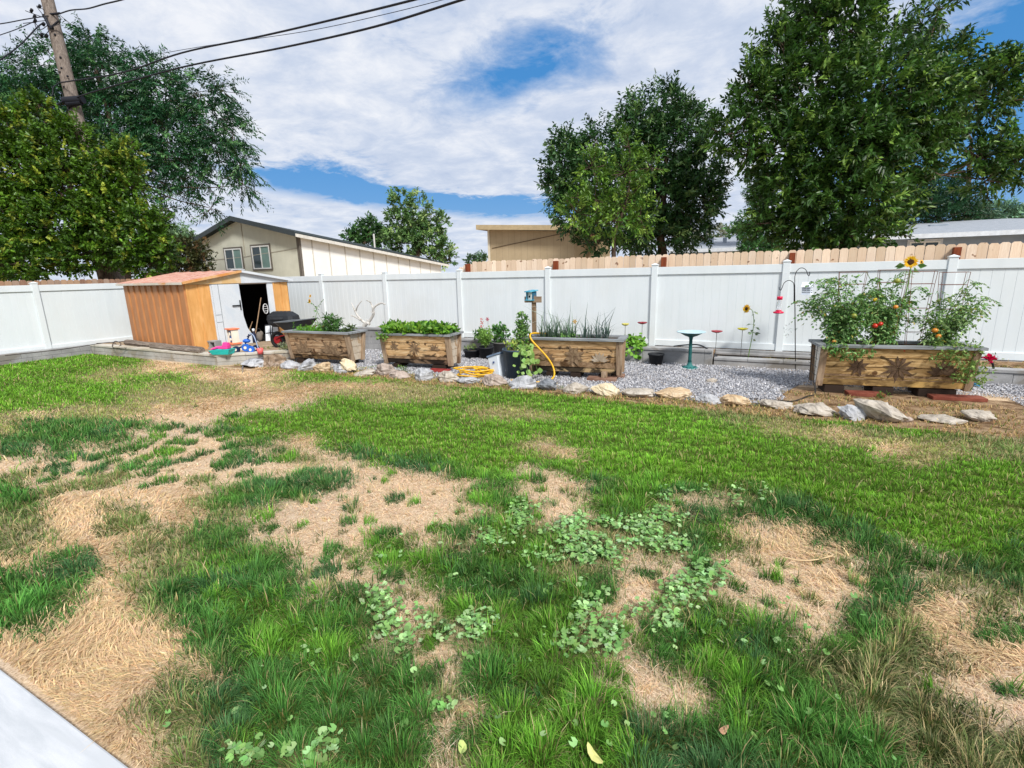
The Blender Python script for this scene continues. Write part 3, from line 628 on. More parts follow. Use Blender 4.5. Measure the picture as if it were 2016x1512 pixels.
bedgrass('bed_grass', 2.6, 6, 10.44, 10.8, lambda x, y: .19+(y-10.44)/.36*.08, 3500, 'sparse dry grass on the narrow bed at the right')
bedgrass('pad_weeds', -10.9, -9.5, 7.9, 10, lambda x, y: x*0+.222, 2600, 'sparse greyish weeds on the shed pad beside the grill', .6)
bedgrass('bed_litter', -.8, 2.5, 10.56, 10.8, lambda x, y: x*0+.13, 1600, 'dry litter on the mulch bed under the fence', .25)

# ---------------------------------------------------------------- fences
VIN = NT('white_vinyl'); _v = VIN.coord('Object'); _f = VIN.noise(VIN.coord('Object', (1, 1, .12)), 5, 5, .6); _g = VIN.noise(_v, 1.1, 4, .55)
_c = VIN.ramp(_f, [(.3, lin(216, 223, 226)), (.7, lin(224, 230, 232))]); _c = VIN.mix(VIN.ramp(_g, [(.45, (0, 0, 0, 1)), (.75, (.5,)*3+(1,))]), _c, lin(212, 216, 214))
VIN = VIN.finish(_c, .42, 0, VIN.noise(_v, 30, 3), .05, .003, .4)
BAY = 2.44
def vinyl(name, label, n, z0, z1, pbase=None, loc=(0, 0, 0), rz=0, skip=()):
    """fence along local +x, face on local -y side"""
    t = thing(name, label, 'fence', loc, rz)
    for i in range(n+1):
        m = M(); m.box(i*BAY-.063, i*BAY+.063, -.046, .063, z0-.08, z1+.035); p = m.build('post', VIN, t, bevel=.006)
        m = M(); c = i*BAY; m.box(c-.072, c+.072, -.056, .072, z1+.036, z1+.056)
        m.add([(c-.065, -.05, z1+.056), (c+.065, -.05, z1+.056), (c+.065, .065, z1+.056), (c-.065, .065, z1+.056), (c, 0, z1+.085)], [(0, 1, 4), (1, 2, 4), (2, 3, 4), (3, 0, 4)])
        m.build('cap', VIN, p, bevel=.003)
    for i in range(n):
        if i in skip: continue
        x0, x1 = i*BAY+.063, (i+1)*BAY-.063; m = M(); k = 15; wdt = (x1-x0)/k
        for j in range(k):
            a, b = x0+j*wdt, x0+(j+1)*wdt; g = .0035
            m.add([(a, .002, z0+.12), (a+g, -.002, z0+.12), (b-g, -.002, z0+.12), (b, .002, z0+.12), (a, .002, z1-.15), (a+g, -.002, z1-.15), (b-g, -.002, z1-.15), (b, .002, z1-.15)],
                  [(0, 1, 5, 4), (1, 2, 6, 5), (2, 3, 7, 6)])
        m.box(x0, x1, .003, .014, z0+.1, z1-.12)
        p = m.build('panel', VIN, t)
        m = M(); m.box(x0-.002, x1+.002, -.028, .028, z1-.155, z1); m.build('top_rail', VIN, p, bevel=.004)
        m = M(); m.box(x0-.002, x1+.002, -.028, .028, z0, z0+.125); m.build('bottom_rail', VIN, p, bevel=.004)
    return t
X0 = -2.146-2.44*5
vinyl('vinyl_fence', 'long white vinyl privacy fence along the back of the yard', 10, .27, 1.92, loc=(X0, YF, 0))
m = M(); m.box(XF+.07, X0-.063, YF+.003, YF+.014, .3, 1.80); m.box(XF+.06, X0-.063, YF-.028, YF+.028, 1.765, 1.92); m.build('fence_infill', VIN, label='short white vinyl fence section in the far corner behind the shed', cat='fence')
o = vinyl('vinyl_fence', 'white vinyl privacy fence along the left side of the yard', 5, .20, 1.85, loc=(XF, 10.955-5.01-2.44*3, 0), rz=R(90))
# left fence: local +x -> +Y, its face must look to +X: local -y -> +X : correct for rz=90

# cedar picket fence behind
CED = NT('cedar_picket'); _v = CED.coord('Object'); _a = CED.n('ShaderNodeAttribute', attribute_name='Col'); _f = CED.noise(CED.coord('Object', (9, 9, .8)), 5, 6, .6, 1.2)
_c = CED.mix(CED.ramp(_f, [(.35, (.35,)*3+(1,)), (.62, (0, 0, 0, 1))]), _a.outputs['Color'], lin(196, 160, 126)); _k = CED.noise(_v, 9, 2, .4)
_c = CED.mix(CED.ramp(_k, [(.70, (0, 0, 0, 1)), (.74, (.8,)*3+(1,))]), _c, lin(120, 78, 46)); CED = CED.finish(_c, .8, 0, _f, .3, .004, .2)
def pickets(name, label, x0, x1, y, z0, z1, w_=.14, cols=((230, 208, 184), (222, 198, 172), (236, 216, 194), (212, 190, 164)), posts=(), pmat=None, dropfirst=True, loc=None, rz=0):
    t = thing(name, label, 'fence', loc or (0, 0, 0), rz); n = int((x1-x0)/w_); V = []; CC = []
    for i in range(n):
        a = x0+i*w_+.003; b = a+w_-.006; h = z1+rng.normal(0, .006)+(-.13+.04*i if dropfirst and i < 3 else 0); q = .028; yy = y+rng.normal(0, .003)
        P = [(a, z0), (b, z0), (b, h-q), (b-q, h), (a+q, h), (a, h-q)]
        V.append([(p[0], yy, p[1]) for p in P]+[(p[0], yy+.016, p[1]) for p in P]); CC.append(np.array(lin(*cols[rng.integers(len(cols))])[:3])*np.exp(rng.normal(0, .07)))
    fp = [(0, 1, 2, 3, 4, 5), (11, 10, 9, 8, 7, 6)]+[(k, 6+k, 6+(k+1) % 6, (k+1) % 6) for k in range(6)]
    npmesh('pickets', np.array(V), 12, fp, np.array(CC), CED, t, smooth=False)
    m = M(); m.box(x0, x1, y+.02, y+.06, z1-.35, z1-.26); m.box(x0, x1, y+.02, y+.06, z0+.2, z0+.29); m.build('rails', CED_R, t)
    for p in posts:
        m = M(); m.box(p-.05, p+.05, y-.11, y-.002, z0, z1-.055); m.build('post', pmat, t, bevel=.004)
    return t
CED_R = two('cedar_rail', (170, 134, 98), (196, 160, 124), 4, .8, (.3, 1, 1))
REDP = two('stained_post', (120, 56, 30), (146, 74, 40), 6, .7, (4, 4, .6), .4, .65, .3, .004)
pickets('cedar_fence', 'pale cedar picket fence with dog eared tops rising behind the white fence', -7.25, 8.5, YF+.32, .1, 2.18, posts=[-6.93, -4.50, -2.02, .38, 2.83, 5.3], pmat=REDP)
DK = ((150, 116, 92), (168, 138, 112), (132, 100, 84), (156, 134, 118))
pickets('weathered_fence', 'weathered brown picket fence showing over the left white fence', 0, 12, 0, .1, 1.97, cols=DK, dropfirst=False, loc=(XF-.35, -.5, 0), rz=R(90))
# ---------------------------------------------------------------- shed
def shed():
    th = R(-4); t = thing('metal_shed', 'low wood-look metal shed with white sliding doors standing half open', 'shed', (-12.18, 7.12, .222), th)
    L, W, H = 3.1, 2.7, 1.60   # along -x, along +y, eave height above the pad
    RZ = 1.84
    def steel(name, a, b, c):
        n = NT(name); v = n.coord('Object'); f = n.noise(n.coord('Object', (3, 3, .5)), 4, 6, .6, .8); g = n.noise(v, .9, 3)
        col = n.ramp(f, [(.3, lin(*a)), (.55, lin(*b)), (.75, lin(*c))]); col = n.mix(n.ramp(g, [(.45, (0, 0, 0, 1)), (.62, (.35,)*3+(1,))]), col, lin(*[x*.8 for x in a]))
        return n.finish(col, .55, 0, f, .15, .003, .35)
    SB = steel('shed_brown_shaded', (172, 112, 66), (182, 124, 76), (194, 138, 90)); SO = steel('shed_brown_lit', (204, 146, 80), (220, 164, 98), (228, 178, 118))  # side shade and front sunlight are painted into two tones of one brown
    WH = two('shed_white', (216, 222, 228), (228, 232, 236), 2, .5, (1, 1, 1), .4, .7, .05, .003, (198, 206, 214), .9, 40, .4)
    BLK_ = plain('shed_inside_shade', (26, 24, 22), .95, 0, .1, 4, .1)  # near-black colour paints in the dark of the unlit interior
    # side wall: ribbed steel
    m = M(); n = 10; w_ = L/n
    def ribs(m, o, dx, dy, n, w_, nx, ny, z0, z1):
        for i in range(n):
            a, b = i*w_, (i+1)*w_; r = .02
            q = [(a, 0), (a+.02, -r*1.7), (b-.06, -r*1.1), (b-.018, 0), (b, .004)]
            P = [(o[0]+dx*s+nx*-d, o[1]+dy*s+ny*-d) for s, d in q]
            m.add([(x, y, z0) for x, y in P]+[(x, y, z1) for x, y in P], [(k, k+1, 6+k, 5+k) for k in range(4)])
    ribs(m, (0, 0), -1, 0, n, w_, 0, -1, 0, H)
    m.box(-L, -.002, .002, .012, 0, H)
    m.build('side_wall', SB, t)
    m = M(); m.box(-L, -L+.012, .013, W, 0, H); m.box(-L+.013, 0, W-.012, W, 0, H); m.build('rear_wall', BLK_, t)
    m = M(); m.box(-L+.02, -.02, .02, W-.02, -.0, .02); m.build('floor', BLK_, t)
    # front face (towards +x), s measured along +y
    def fp(name, s0, s1, mat, off=0, z0=0, z1=H-.05, par=t):
        m = M(); m.box(off-.012, off, s0, s1, z0, z1); return m.build(name, mat, par)
    for s0, s1 in ((0, .56), (2.24, 2.70)):
        p = fp('front_panel', s0+.03, s1, SO); m = M(); mid = (s0+s1)/2+.02
        m.box(0.0005, .012, mid-.012, mid+.012, 0, H-.05); m.box(.0005, .02, s0, s0+.035, 0, H-.045); m.build('rib', SO, p)
    fp('jamb', .561, .60, WH, .012); fp('jamb', 2.06, 2.239, WH, .004)
    # dented sliding door with a flared foot
    m = M(); top = H-.06
    P = [(.60, .0), (1.62, .0), (1.50, .14), (1.36, .42), (1.30, .72), (1.285, top), (.60, top)]
    m.slab([(.016, y, z) for y, z in P], (.014, 0, 0)); d = m.build('sliding_door', WH, t, bevel=.003)
    m = M(); m.box(.031, .038, .745, .752, 0, top); m.box(.031, .038, .60, .74, .80, .806); m.box(.031, .038, .60, .74, .62, .626); m.build('door_seam', plain('seam_grey', (120, 126, 132)), d)
    DK = plain('door_handle_black', (28, 30, 32), .4)
    m = M(); m.box(.031, .05, 1.235, 1.262, .88, 1.13); m.box(.045, .062, 1.03, 1.26, .985, 1.015); m.build('handle', DK, d, bevel=.004)
    m = M(); m.box(-.02, .03, 1.29, 2.06, H-.075, H-.048); m.build('door_track', plain('track_dark', (112, 100, 90)), t)
    # header/gable
    rg = lambda y: H+(RZ-H)*(1-abs(y-W/2)/(W/2))
    m = M(); m.slab([(-.012, 0, H-.046), (-.012, W/2, H-.046), (-.012, W/2, RZ), (-.012, 0, H)], (.05, 0, 0)); m.build('gable', two('gable_tan', (222, 184, 128), (234, 220, 196), 1.6, .6, (1, 1, 1), .45, .6, .05, .003, (206, 150, 84), 1.0), t)
    m = M(); m.slab([(-.012, W/2+.001, H-.046), (-.012, W, H-.046), (-.012, W, H), (-.012, W/2+.001, RZ)], (.05, 0, 0)); m.build('gable', WH, t, label='white half of the shed gable')
    # roof: two pitches with overhang, faded red, pale edge trims
    ROOF = NT('shed_roof_red'); v = ROOF.coord('Object', (1, 4, 1)); f = ROOF.noise(v, 2.2, 6, .65, .6); g = ROOF.noise(ROOF.coord('Object'), 30, 4, .6)
    ROOF = ROOF.finish(ROOF.mix(ROOF.math('MULTIPLY', g, .15), ROOF.ramp(f, [(.35, lin(184, 134, 118)), (.5, lin(204, 160, 144)), (.68, lin(212, 182, 164))]), lin(190, 110, 70)), .6, 0, g, .2, .004, .3)
    ov = .10; y0, z0_ = -ov, H-(RZ-H)*ov/(W/2)
    for s, nm in ((1, 'roof'), (-1, 'roof')):
        yy = y0 if s > 0 else W+ov
        P = [(-L-ov, yy, z0_+.02), (ov, yy, z0_+.02), (ov, W/2, RZ+.02), (-L-ov, W/2, RZ+.02)]
        if s < 0: P = P[::-1]
        m = M(); m.slab(P, (0, 0, .018))
        for k in range(6):
            x = -L+.1+k*(L/5.4); m.bar((x, yy, z0_+.045), (x, W/2-.01*s, RZ+.045), .03, .014)
        r = m.build(nm, ROOF, t)
    TR = two('roof_trim', (206, 196, 180), (224, 218, 206), 3, .55, (1, 1, 1), .4, .65, .05, .003, (206, 150, 96), 1.1)
    m = M(); m.box(-L-ov, ov, -ov-.025, -ov-.002, z0_-.025, z0_+.03); m.build('eave_trim', TR, t, bevel=.004)
    m = M(); m.bar((ov+.012, -ov, z0_+.015), (ov+.012, W/2, RZ+.012), .02, .06); m.build('rake_trim', two('rake_orange', (222, 150, 84), (228, 186, 134), 2.5, .55), t)
    m = M(); m.bar((ov+.012, W/2, RZ+.012), (ov+.012, W+ov, z0_+.015), .02, .06); m.build('rake_trim', WH, t, label='white rake trim')
    m = M(); m.box(-.2, ov+.03, W/2-.09, W/2+.09, RZ+.042, RZ+.06); m.build('ridge_cap', WH, t)
shed()
def shedpt(x, s, z=0):   # point in the shed's frame
    th = R(-4); return np.array([-12.18+x*math.cos(th)-s*math.sin(th), 7.12+x*math.sin(th)+s*math.cos(th), .222+z])

# things in the shed doorway
WOODH = two('tool_handle_wood', (150, 120, 92), (176, 146, 116), 9, .7)
GREYM = plain('dull_steel', (112, 114, 118), .45, .6)
def tool(name, label, a, b, r=.014, head=None, mat=WOODH):
    a, b = np.array(a), np.array(b); t = thing(name, label, 'tool', a)
    M().tube([(0, 0, 0), b-a], r, 7).build('handle', mat, t)
    if head: 
        m = M(); m.bar((0, -.13, .0), (0, .13, .02), .03, .05)
        for k in range(9): m.bar((0, -.12+.03*k, 0), (.05, -.12+.03*k, -.07), .008, .006)
        m.build('head', GREYM, t)
tool('garden_rake', 'long pale wooden handled rake leaning in the dark shed doorway', shedpt(-.05, 1.55, .06), shedpt(-.25, 2.02, 1.15), head=1)
tool('broom', 'broom handle lying low across the dark shed doorway', shedpt(-.15, 1.38, .1), shedpt(-.6, 1.9, .5), r=.012)
t = thing('folding_table', 'small white folding table with dark straps leaning in the shed doorway', 'table', shedpt(.05, 1.80), R(-4))
m = M(); m.slab([(0, .0, 0), (0, .30, 0), (-.12, .36, .42), (-.12, .12, .42)], (.02, 0, .004)); m.build('top', plain('white_plastic', (228, 234, 240), .4), t)
m = M(); m.bar((.026, .14, 0), (-.094, .25, .43), .022, .008, (1, 0, 0)); m.bar((-.03, .05, .21), (-.03, .32, .21), .02, .008, (1, 0, 0)); m.bar((-.10, .10, .42), (-.10, .37, .42), .03, .03); m.build('strap', plain('strap_dark', (34, 36, 44), .6), t)
t = thing('wheel_guard', 'pale slotted wheel shaped guard hung inside the shed door', 'guard', shedpt(-.03, 1.97, .86), R(-4))
m = M(); 
for a_ in range(12):
    th = a_*PI/6; m.tube([(0, .07*math.cos(th), .13*math.sin(th)), (0, .07*math.cos(th+PI/6), .13*math.sin(th+PI/6))], .012, 6)
for z in (-.06, 0, .06): m.tube([(0, -.06, z), (0, .06, z)], .008, 6)
m.build('ring', plain('guard_white', (206, 206, 206), .5), t)
t = thing('tool_bag', 'crumpled grey tool bag on the ground in the shed doorway', 'bag', shedpt(-.1, 1.72), R(-4))
m = M(); m.ball((0, 0, .12), (.08, .10, .14), 10, 7); m.ball((.02, .06, .20), (.05, .06, .08), 8, 6); m.build('bag', plain('bag_grey', (120, 112, 104), .8), t)
m = M(); m.tube(spline([(0, -.06, .22), (0, -.03, .33), (0, .05, .33), (0, .08, .22)], 5), .01, 6); m.build('strap', plain('strap_black', (30, 30, 32)), t)
t = thing('spray_bottle', 'dark bottle with a white cap in the shed doorway', 'bottle', shedpt(.04, 1.50), 0)
M().lathe([(.0, 0), (.05, .0), (.055, .02), (.055, .20), (.03, .27), (.025, .30)], 12).build('bottle', plain('bottle_navy', (34, 36, 58), .4), t)
M().lathe([(.03, .30), (.032, .30), (.032, .37), (0, .375)], 10).build('cap', plain('white_plastic', (228, 234, 240), .4), t)

# ---------------------------------------------------------------- grill and wheelbarrow
BLKC = plain('grill_cover_black', (38, 41, 46), .55, 0, .2, 8, .3)
def grill():
    c = G(563, 672, .222); t = thing('charcoal_grill', 'black lidded grill on thin legs behind the wheelbarrow', 'grill', c, R(15)); t.scale = (.86, .86, .80)
    m = M(); x = .46; y = .26
    def ring(hx, hy, z, ch=.10): return [(-hx+ch, -hy, z), (hx-ch, -hy, z), (hx, -hy+ch, z), (hx, hy-ch, z), (hx-ch, hy, z), (-hx+ch, hy, z), (-hx, hy-ch, z), (-hx, -hy+ch, z)]
    def loft(m, rings):
        n = 8; vs = [p for r in rings for p in r]; m.add(vs, [(i*n+k, i*n+(k+1) % n, (i+1)*n+(k+1) % n, (i+1)*n+k) for i in range(len(rings)-1) for k in range(n)]+[tuple(range(n))[::-1], tuple(range((len(rings)-1)*n, len(rings)*n))]); return m
    loft(m, [ring(.34, .18, .50), ring(.44, .25, .62), ring(.46, .27, .72)]).build('bowl', BLKC, t, bevel=.008)
    m = M(); loft(m, [ring(.465, .275, .725), ring(.45, .25, .86), ring(.33, .15, .985), ring(.28, .10, .995)]); lid = m.build('lid', BLKC, t, bevel=.012)
    m = M()
    for k in range(4): m.bar((-.22+.13*k, -.12, 1.0), (-.22+.13*k, .10, 1.0), .05, .012)
    m.tube([(-.2, -.29, .80), (-.2, -.33, .80), (.2, -.33, .80), (.2, -.29, .80)], .012, 8); m.build('handle', plain('grill_trim', (60, 64, 70), .4), lid)
    for sx in (-.30, .30):
        for sy in (-.14, .14): M().tube([(sx, sy, .52), (sx*1.15, sy*1.4, 0)], .014, 8).build('leg', plain('black_steel', (30, 30, 32), .45), t)
    M().bar((-.33, 0, .18), (.33, 0, .18), .30, .012).build('shelf', plain('black_steel', (30, 30, 32), .45), t)
grill()
def barrow():
    c = G(586, 685, .222); t = thing('wheelbarrow', 'black tray wheelbarrow with red undercarriage parked behind the leftmost planter', 'wheelbarrow', c, R(10))
    rim = [(-.50, -.12, .62), (-.30, -.31, .64), (.10, -.34, .66), (.42, -.26, .70), (.46, .26, .70), (.10, .34, .66), (-.30, .31, .64), (-.50, .12, .62)]
    bot = [(-.22, -.07, .40), (-.12, -.14, .38), (.08, -.16, .36), (.20, -.12, .37), (.20, .12, .37), (.08, .16, .36), (-.12, .14, .38), (-.22, .07, .40)]
    m = M(); n = 8; inr = [(x*.96, y*.94, z) for x, y, z in rim]; ib = [(x*.96, y*.94, z+.02) for x, y, z in bot]
    vs = rim+bot+inr+ib
    m.add(vs, [(k, (k+1) % n, n+(k+1) % n, n+k) for k in range(n)][::1]+[tuple(range(n, 2*n))]+[(2*n+(k+1) % n, 2*n+k, 3*n+k, 3*n+(k+1) % n) for k in range(n)]+[tuple(range(3*n, 4*n))[::-1]]+[(k, 2*n+k, 2*n+(k+1) % n, (k+1) % n) for k in range(n)])
    tray = m.build('tray', plain('tray_black', (52, 57, 63), .5), t)
    m = M(); m.tube(rim+[rim[0]], .013, 6); m.build('rim', plain('tray_rim', (96, 100, 104), .45), tray)
    RED = plain('barrow_red', (150, 26, 34), .45)
    m = M()
    for s in (-1, 1): m.tube(spline([(.98, s*.30, .62), (.6, s*.27, .50), (.1, s*.17, .345), (-.35, s*.07, .30), (-.55, s*.05, .22)], 4), .016, 8)
    m.build('frame', RED, t)
    for s in (-1, 1):
        M().tube([(.22, s*.2, .36), (.30, s*.22, 0.0), (.42, s*.22, 0.0), (.46, s*.25, .47)], .013, 8).build('leg', RED, t)
    for s in (-1, 1): M().tube([(.86, s*.291, .585), (1.02, s*.303, .634)], .022, 8).build('grip', plain('grip_grey', (150, 150, 152), .6), t)
    wm = M(); wm.tube([(-.55+.165*math.cos(a), 0, .19+.165*math.sin(a)) for a in np.linspace(0, 2*PI, 21)], .045, 8, cap=False); wh = wm.build('wheel', plain('tyre', (28, 28, 30), .8), t)
    M().tube([(-.55, -.04, .19), (-.55, .04, .19)], .09, 14).build('hub', RED, wh)
barrow()

# ---------------------------------------------------------------- cinder block, timber, toys, cable
c = G(420, 686, .222); t = thing('cinder_block', 'grey two hole cinder block standing at the shed corner', 'block', c, R(6))
m = M(); h, W2 = .20, .20
for (x0, x1, z0, z1) in ((-W2, W2, 0, .035), (-W2, W2, .165, .2), (-W2, -.165, .035, .165), (-.02, .02, .035, .165), (.165, W2, .035, .165)): m.box(x0, x1, -.09, .09, z0, z1)
m.box(-.165, -.02, .06, .09, .035, .165); m.box(.02, .165, .06, .09, .035, .165)
m.build('block', BLK2, t, bevel=.004)
OLD = NT('old_timber'); v = OLD.coord('Object', (.6, 6, 6)); f = OLD.noise(v, 5, 7, .7, .8); OLD = OLD.finish(OLD.ramp(f, [(.3, lin(62, 54, 48)), (.5, lin(122, 110, 100)), (.68, lin(162, 150, 138))]), .9, 0, f, .8, .02, .1)
a_, b_ = G(250, 679, .222), G(400, 695, .222)
for k, (lb, off, s0, s1) in enumerate((('weathered grey timber lying on the pad wall beside the shed', 0, 0, 1), ('darker short timber lying against the front of the grey timber', -.14, .45, 1.04))):
    t = thing('old_timber', lb, 'timber', a_, math.atan2(b_[1]-a_[1], b_[0]-a_[0])); L = np.linalg.norm(b_-a_)
    m = M(); pts = [(L*(s0+(s1-s0)*i/8), off+rng.normal(0, .008), .065+rng.normal(0, .006)) for i in range(9)]
    m.tube(pts, [.078-.014*k+rng.normal(0, .006) for _ in pts], 7, smooth=False); m.build('log', OLD, t)
m = M(); pts = [G(10, 700, .26), G(120, 688, .27), G(215, 674, .26), G(232, 682, .24), G(238, 676, .30), G(226, 672, .32), G(222, 684, .24), G(245, 685, .24), G(285, 680, .26), G(262, 672, .27), G(190, 676, .28)]
m.tube(spline(pts, 6), .009, 6); m.build('loose_cable', plain('cable_dark', (58, 48, 44), .7), label='dark loose cable tangled along the left block wall', cat='cable')
c = G(440, 697, .25); t = thing('toy_boat', 'turquoise toy tray with a pink seat on the pad wall', 'toy', c, R(20))
m = M(); m.add([(-.20, -.10, 0), (.18, -.10, 0), (.20, .08, 0), (-.18, .08, 0), (-.27, -.13, .10), (.24, -.13, .12), (.24, .11, .12), (-.24, .11, .10), (-.24, -.10, .10), (.21, -.10, .12), (.21, .09, .12), (-.21, .09, .10), (-.18, -.08, .02), (.16, -.08, .02), (.18, .06, .02), (-.16, .06, .02)],
 [(3, 2, 1, 0), (0, 1, 5, 4), (1, 2, 6, 5), (2, 3, 7, 6), (3, 0, 4, 7), (4, 5, 9, 8), (5, 6, 10, 9), (6, 7, 11, 10), (7, 4, 8, 11), (9, 8, 12, 13)[::1], (10, 9, 13, 14), (11, 10, 14, 15), (8, 11, 15, 12), (12, 13, 14, 15)])
m.build('hull', plain('toy_turquoise', (40, 184, 178), .4), t, bevel=.004)
m = M(); m.tube([(-.26, -.02, .11), (-.1, -.02, .15), (.12, 0, .15)], [.02, .035, .035], 8); m.box(-.06, .16, -.07, .06, .12, .17); m.hexa([(.02, -.06, .17), (.16, -.06, .17), (.16, .06, .17), (.02, .06, .17), (.06, -.05, .27), (.15, -.05, .25), (.15, .05, .25), (.06, .05, .27)]); m.build('seat', plain('toy_pink', (240, 70, 150), .4), t, bevel=.01)
M().box(-.30, -.24, -.08, .05, .03, .10).build('bow', plain('toy_red', (226, 66, 60), .4), t, bevel=.01)
c = G(463, 690, .222); t = thing('toy_house', 'small toy tower house with an orange roof by the shed door', 'toy', c, R(-10))
WHP, ORP, BLP = plain('toy_cream', (232, 222, 204), .5), plain('toy_orange', (240, 130, 90), .45), plain('toy_blue', (38, 96, 168), .4)
m = M(); m.box(-.13, -.02, -.10, .10, 0, .16); m.box(-.02, .04, .02, .10, 0, .16); m.box(.04, .13, -.10, .10, 0, .16); m.build('base', WHP, t)
M().prism([(-.17, -.13), (.17, -.13), (.17, .12), (-.17, .12)], .161, .195).build('floor', ORP, t, bevel=.005)
m = M(); 
for x in (-.11, .09): m.box(x, x+.025, -.08, .08, .196, .50)
m.build('post', WHP, t)
M().prism([(-.14, -.11), (.14, -.11), (.14, .11), (-.14, .11)], .50, .53).build('roof', ORP, t, bevel=.005)
m = M(); m.hexa([(-.05, -.06, .20), (.07, -.06, .20), (.07, .05, .20), (-.05, .05, .20), (-.07, -.05, .46), (.04, -.05, .48), (.04, .05, .48), (-.07, .05, .46)]); m.build('slide', BLP, t, bevel=.01)
m = M(); m.ball((0, -.07, .40), (.03, .02, .05)); m.ball((.02, -.07, .27), (.03, .02, .035)); m.build('window', WHP, t)
c = G(492, 694, .222); t = thing('toy_tricycle', 'blue toy tricycle with dark front wheel near the pad edge', 'toy', c, R(25))
BL2 = plain('toy_royal_blue', (48, 104, 196), .4); NV = plain('toy_navy', (34, 46, 78), .5)
def wheel(m, c, r, w_=.03, ax=(0, 1, 0)): m.tube([np.array(c)-np.array(ax)*w_, np.array(c)+np.array(ax)*w_], r, 16)
for (p, r_, mt, nm) in (((.08, -.08, .08), .08, BL2, 'wheel'), ((-.02, -.10, .13), .085, BL2, 'wheel'), ((.10, .09, .08), .08, NV, 'wheel'), ((-.28, -.05, .08), .08, NV, 'wheel')):
    m = M(); wheel(m, p, r_); w_ = m.build(nm, mt, t); m = M(); wheel(m, p, r_*.4, .035); m.build('hub', WHP, w_)
m = M(); m.tube(spline([(-.28, -.02, .1), (-.15, 0, .14), (0, 0, .16), (.1, 0, .1)], 4), .02, 8); m.build('frame', NV, t)
m = M(); m.ball((-.04, 0, .27), (.09, .07, .05)); m.build('seat', BL2, t)
m = M(); m.tube([(-.08, 0, .2), (.02, 0, .36), (.05, -.03, .42)], .016, 8); m.tube([(.05, -.1, .38), (.04, .08, .4)], .014, 8); m.build('handlebar', NV, t)
c = G(486, 670, .222); t = thing('deflated_ball', 'cream coloured half deflated ball lying behind the toy tricycle', 'ball', c)
m = M(); m.ball((0, 0, .20), (.17, .13, .10), 14, 9); m.build('ball', plain('ball_cream', (232, 212, 174), .6), t)
M().lathe([(.08, 0), (.10, 0), (.11, .1), (.0, .12)], 12).build('base', plain('white_plastic', (228, 234, 240), .4), t)
c = G(513, 697, .222); t = thing('toy_bucket', 'small coral pink toy bucket at the right end of the toys', 'bucket', c)
M().lathe([(0, 0), (.055, 0), (.07, .13), (.064, .13), (.05, .01), (0, .01)], 14).build('bucket', plain('toy_coral', (238, 106, 104), .4), t)
M().tube(spline([(-.05, 0, .12), (-.12, 0, .34), (-.2, .02, .42), (-.34, .05, .46)], 5), .011, 7).build('handle', plain('pale_blue_grey', (150, 168, 196), .5), t)
M().tube(spline([G(478, 735, 0)+np.array([0, 0, .0]), G(478, 722, .03), G(486, 712, .12), G(500, 706, .14), G(560, 705, .08), G(620, 706, .08)], 6), .017, 8).build('drain_pipe', plain('pipe_grey', (104, 102, 104), .5), label='curved dark grey pipe bending over the leftmost rocks', cat='pipe')

# ---------------------------------------------------------------- planters
def weathered(name, a, b, c, d):
    t = NT(name); v = t.coord('Object', (.7, 5, 5)); f = t.noise(v, 4, 7, .65, 1.2); g = t.noise(t.coord('Object', (1, 1, 1.6)), 3.2, 5, .65, .8); kn = t.noise(t.coord('Object', (1, 1, 1)), 6.5, 1, .3)
    col = t.ramp(f, [(.30, lin(*a)), (.48, lin(*b)), (.66, lin(*c))])
    sx = t.n('ShaderNodeSeparateXYZ'); tc = t.n('ShaderNodeTexCoord'); t.l(tc.outputs['Object'], sx.inputs[0])
    low = t.n('ShaderNodeMapRange'); t.l(sx.outputs[2], low.inputs[0]); low.inputs[1].default_value = .36; low.inputs[2].default_value = .12; low.inputs[3].default_value = 0; low.inputs[4].default_value = .36
    k = t.ramp(t.math('ADD', g, low.outputs[0]), [(.58, (0, 0, 0, 1)), (.66, (.9,)*3+(1,))])
    col = t.mix(k, col, lin(*d)); col = t.mix(t.ramp(kn, [(.70, (0, 0, 0, 1)), (.73, (.85,)*3+(1,))]), col, lin(78, 46, 26))
    return t.finish(col, .85, 0, f, .6, .008, .15)
PW = [weathered('planter_wood_brown', (92, 70, 52), (166, 134, 102), (206, 178, 144), (62, 48, 36)), weathered('planter_wood_honey', (124, 92, 60), (204, 164, 116), (234, 206, 162), (40, 32, 26)),
      weathered('planter_wood_amber', (108, 80, 54), (188, 150, 106), (220, 188, 144), (54, 44, 36)), weathered('planter_wood_gold', (92, 72, 44), (176, 142, 94), (218, 188, 138), (56, 42, 28))]
GREYW = two('planter_post_wood', (150, 126, 102), (188, 164, 138), 3, .85, (5, 5, .6), .4, .62, .5, .006, (96, 74, 56), 2, 60, .15)
RIMW = two('planter_rim_grey', (134, 138, 142), (164, 168, 170), 3, .75, (.6, 5, 5), .4, .65, .4, .004, (108, 112, 112), 1.5, 60)
PALEW = two('planter_pale_board', (196, 180, 158), (216, 204, 186), 3, .8, (.7, 4, 4), .4, .65, .4, .005, (168, 140, 108), 1.6, 60)
LOWB = {'a': two('low_board_a', (58, 44, 30), (150, 118, 80), 5, .9, (1, 1, 2.5), .46, .6, .5, .006, (96, 72, 44), 4), 'b': two('low_board_b', (34, 28, 24), (62, 48, 38), 5, .9, (1, 1, 2), .4, .6, .5, .006, (132, 108, 84), 2.2), 'c': two('low_board_c', (44, 38, 30), (78, 66, 50), 4, .9, (1, 1, 2), .4, .6, .5, .006, (190, 164, 122), 3.0), 'd': two('low_board_d', (108, 84, 50), (170, 140, 90), 5, .9, (1, 1, 2.5), .4, .6, .5, .006, (206, 170, 104), 2.6)}
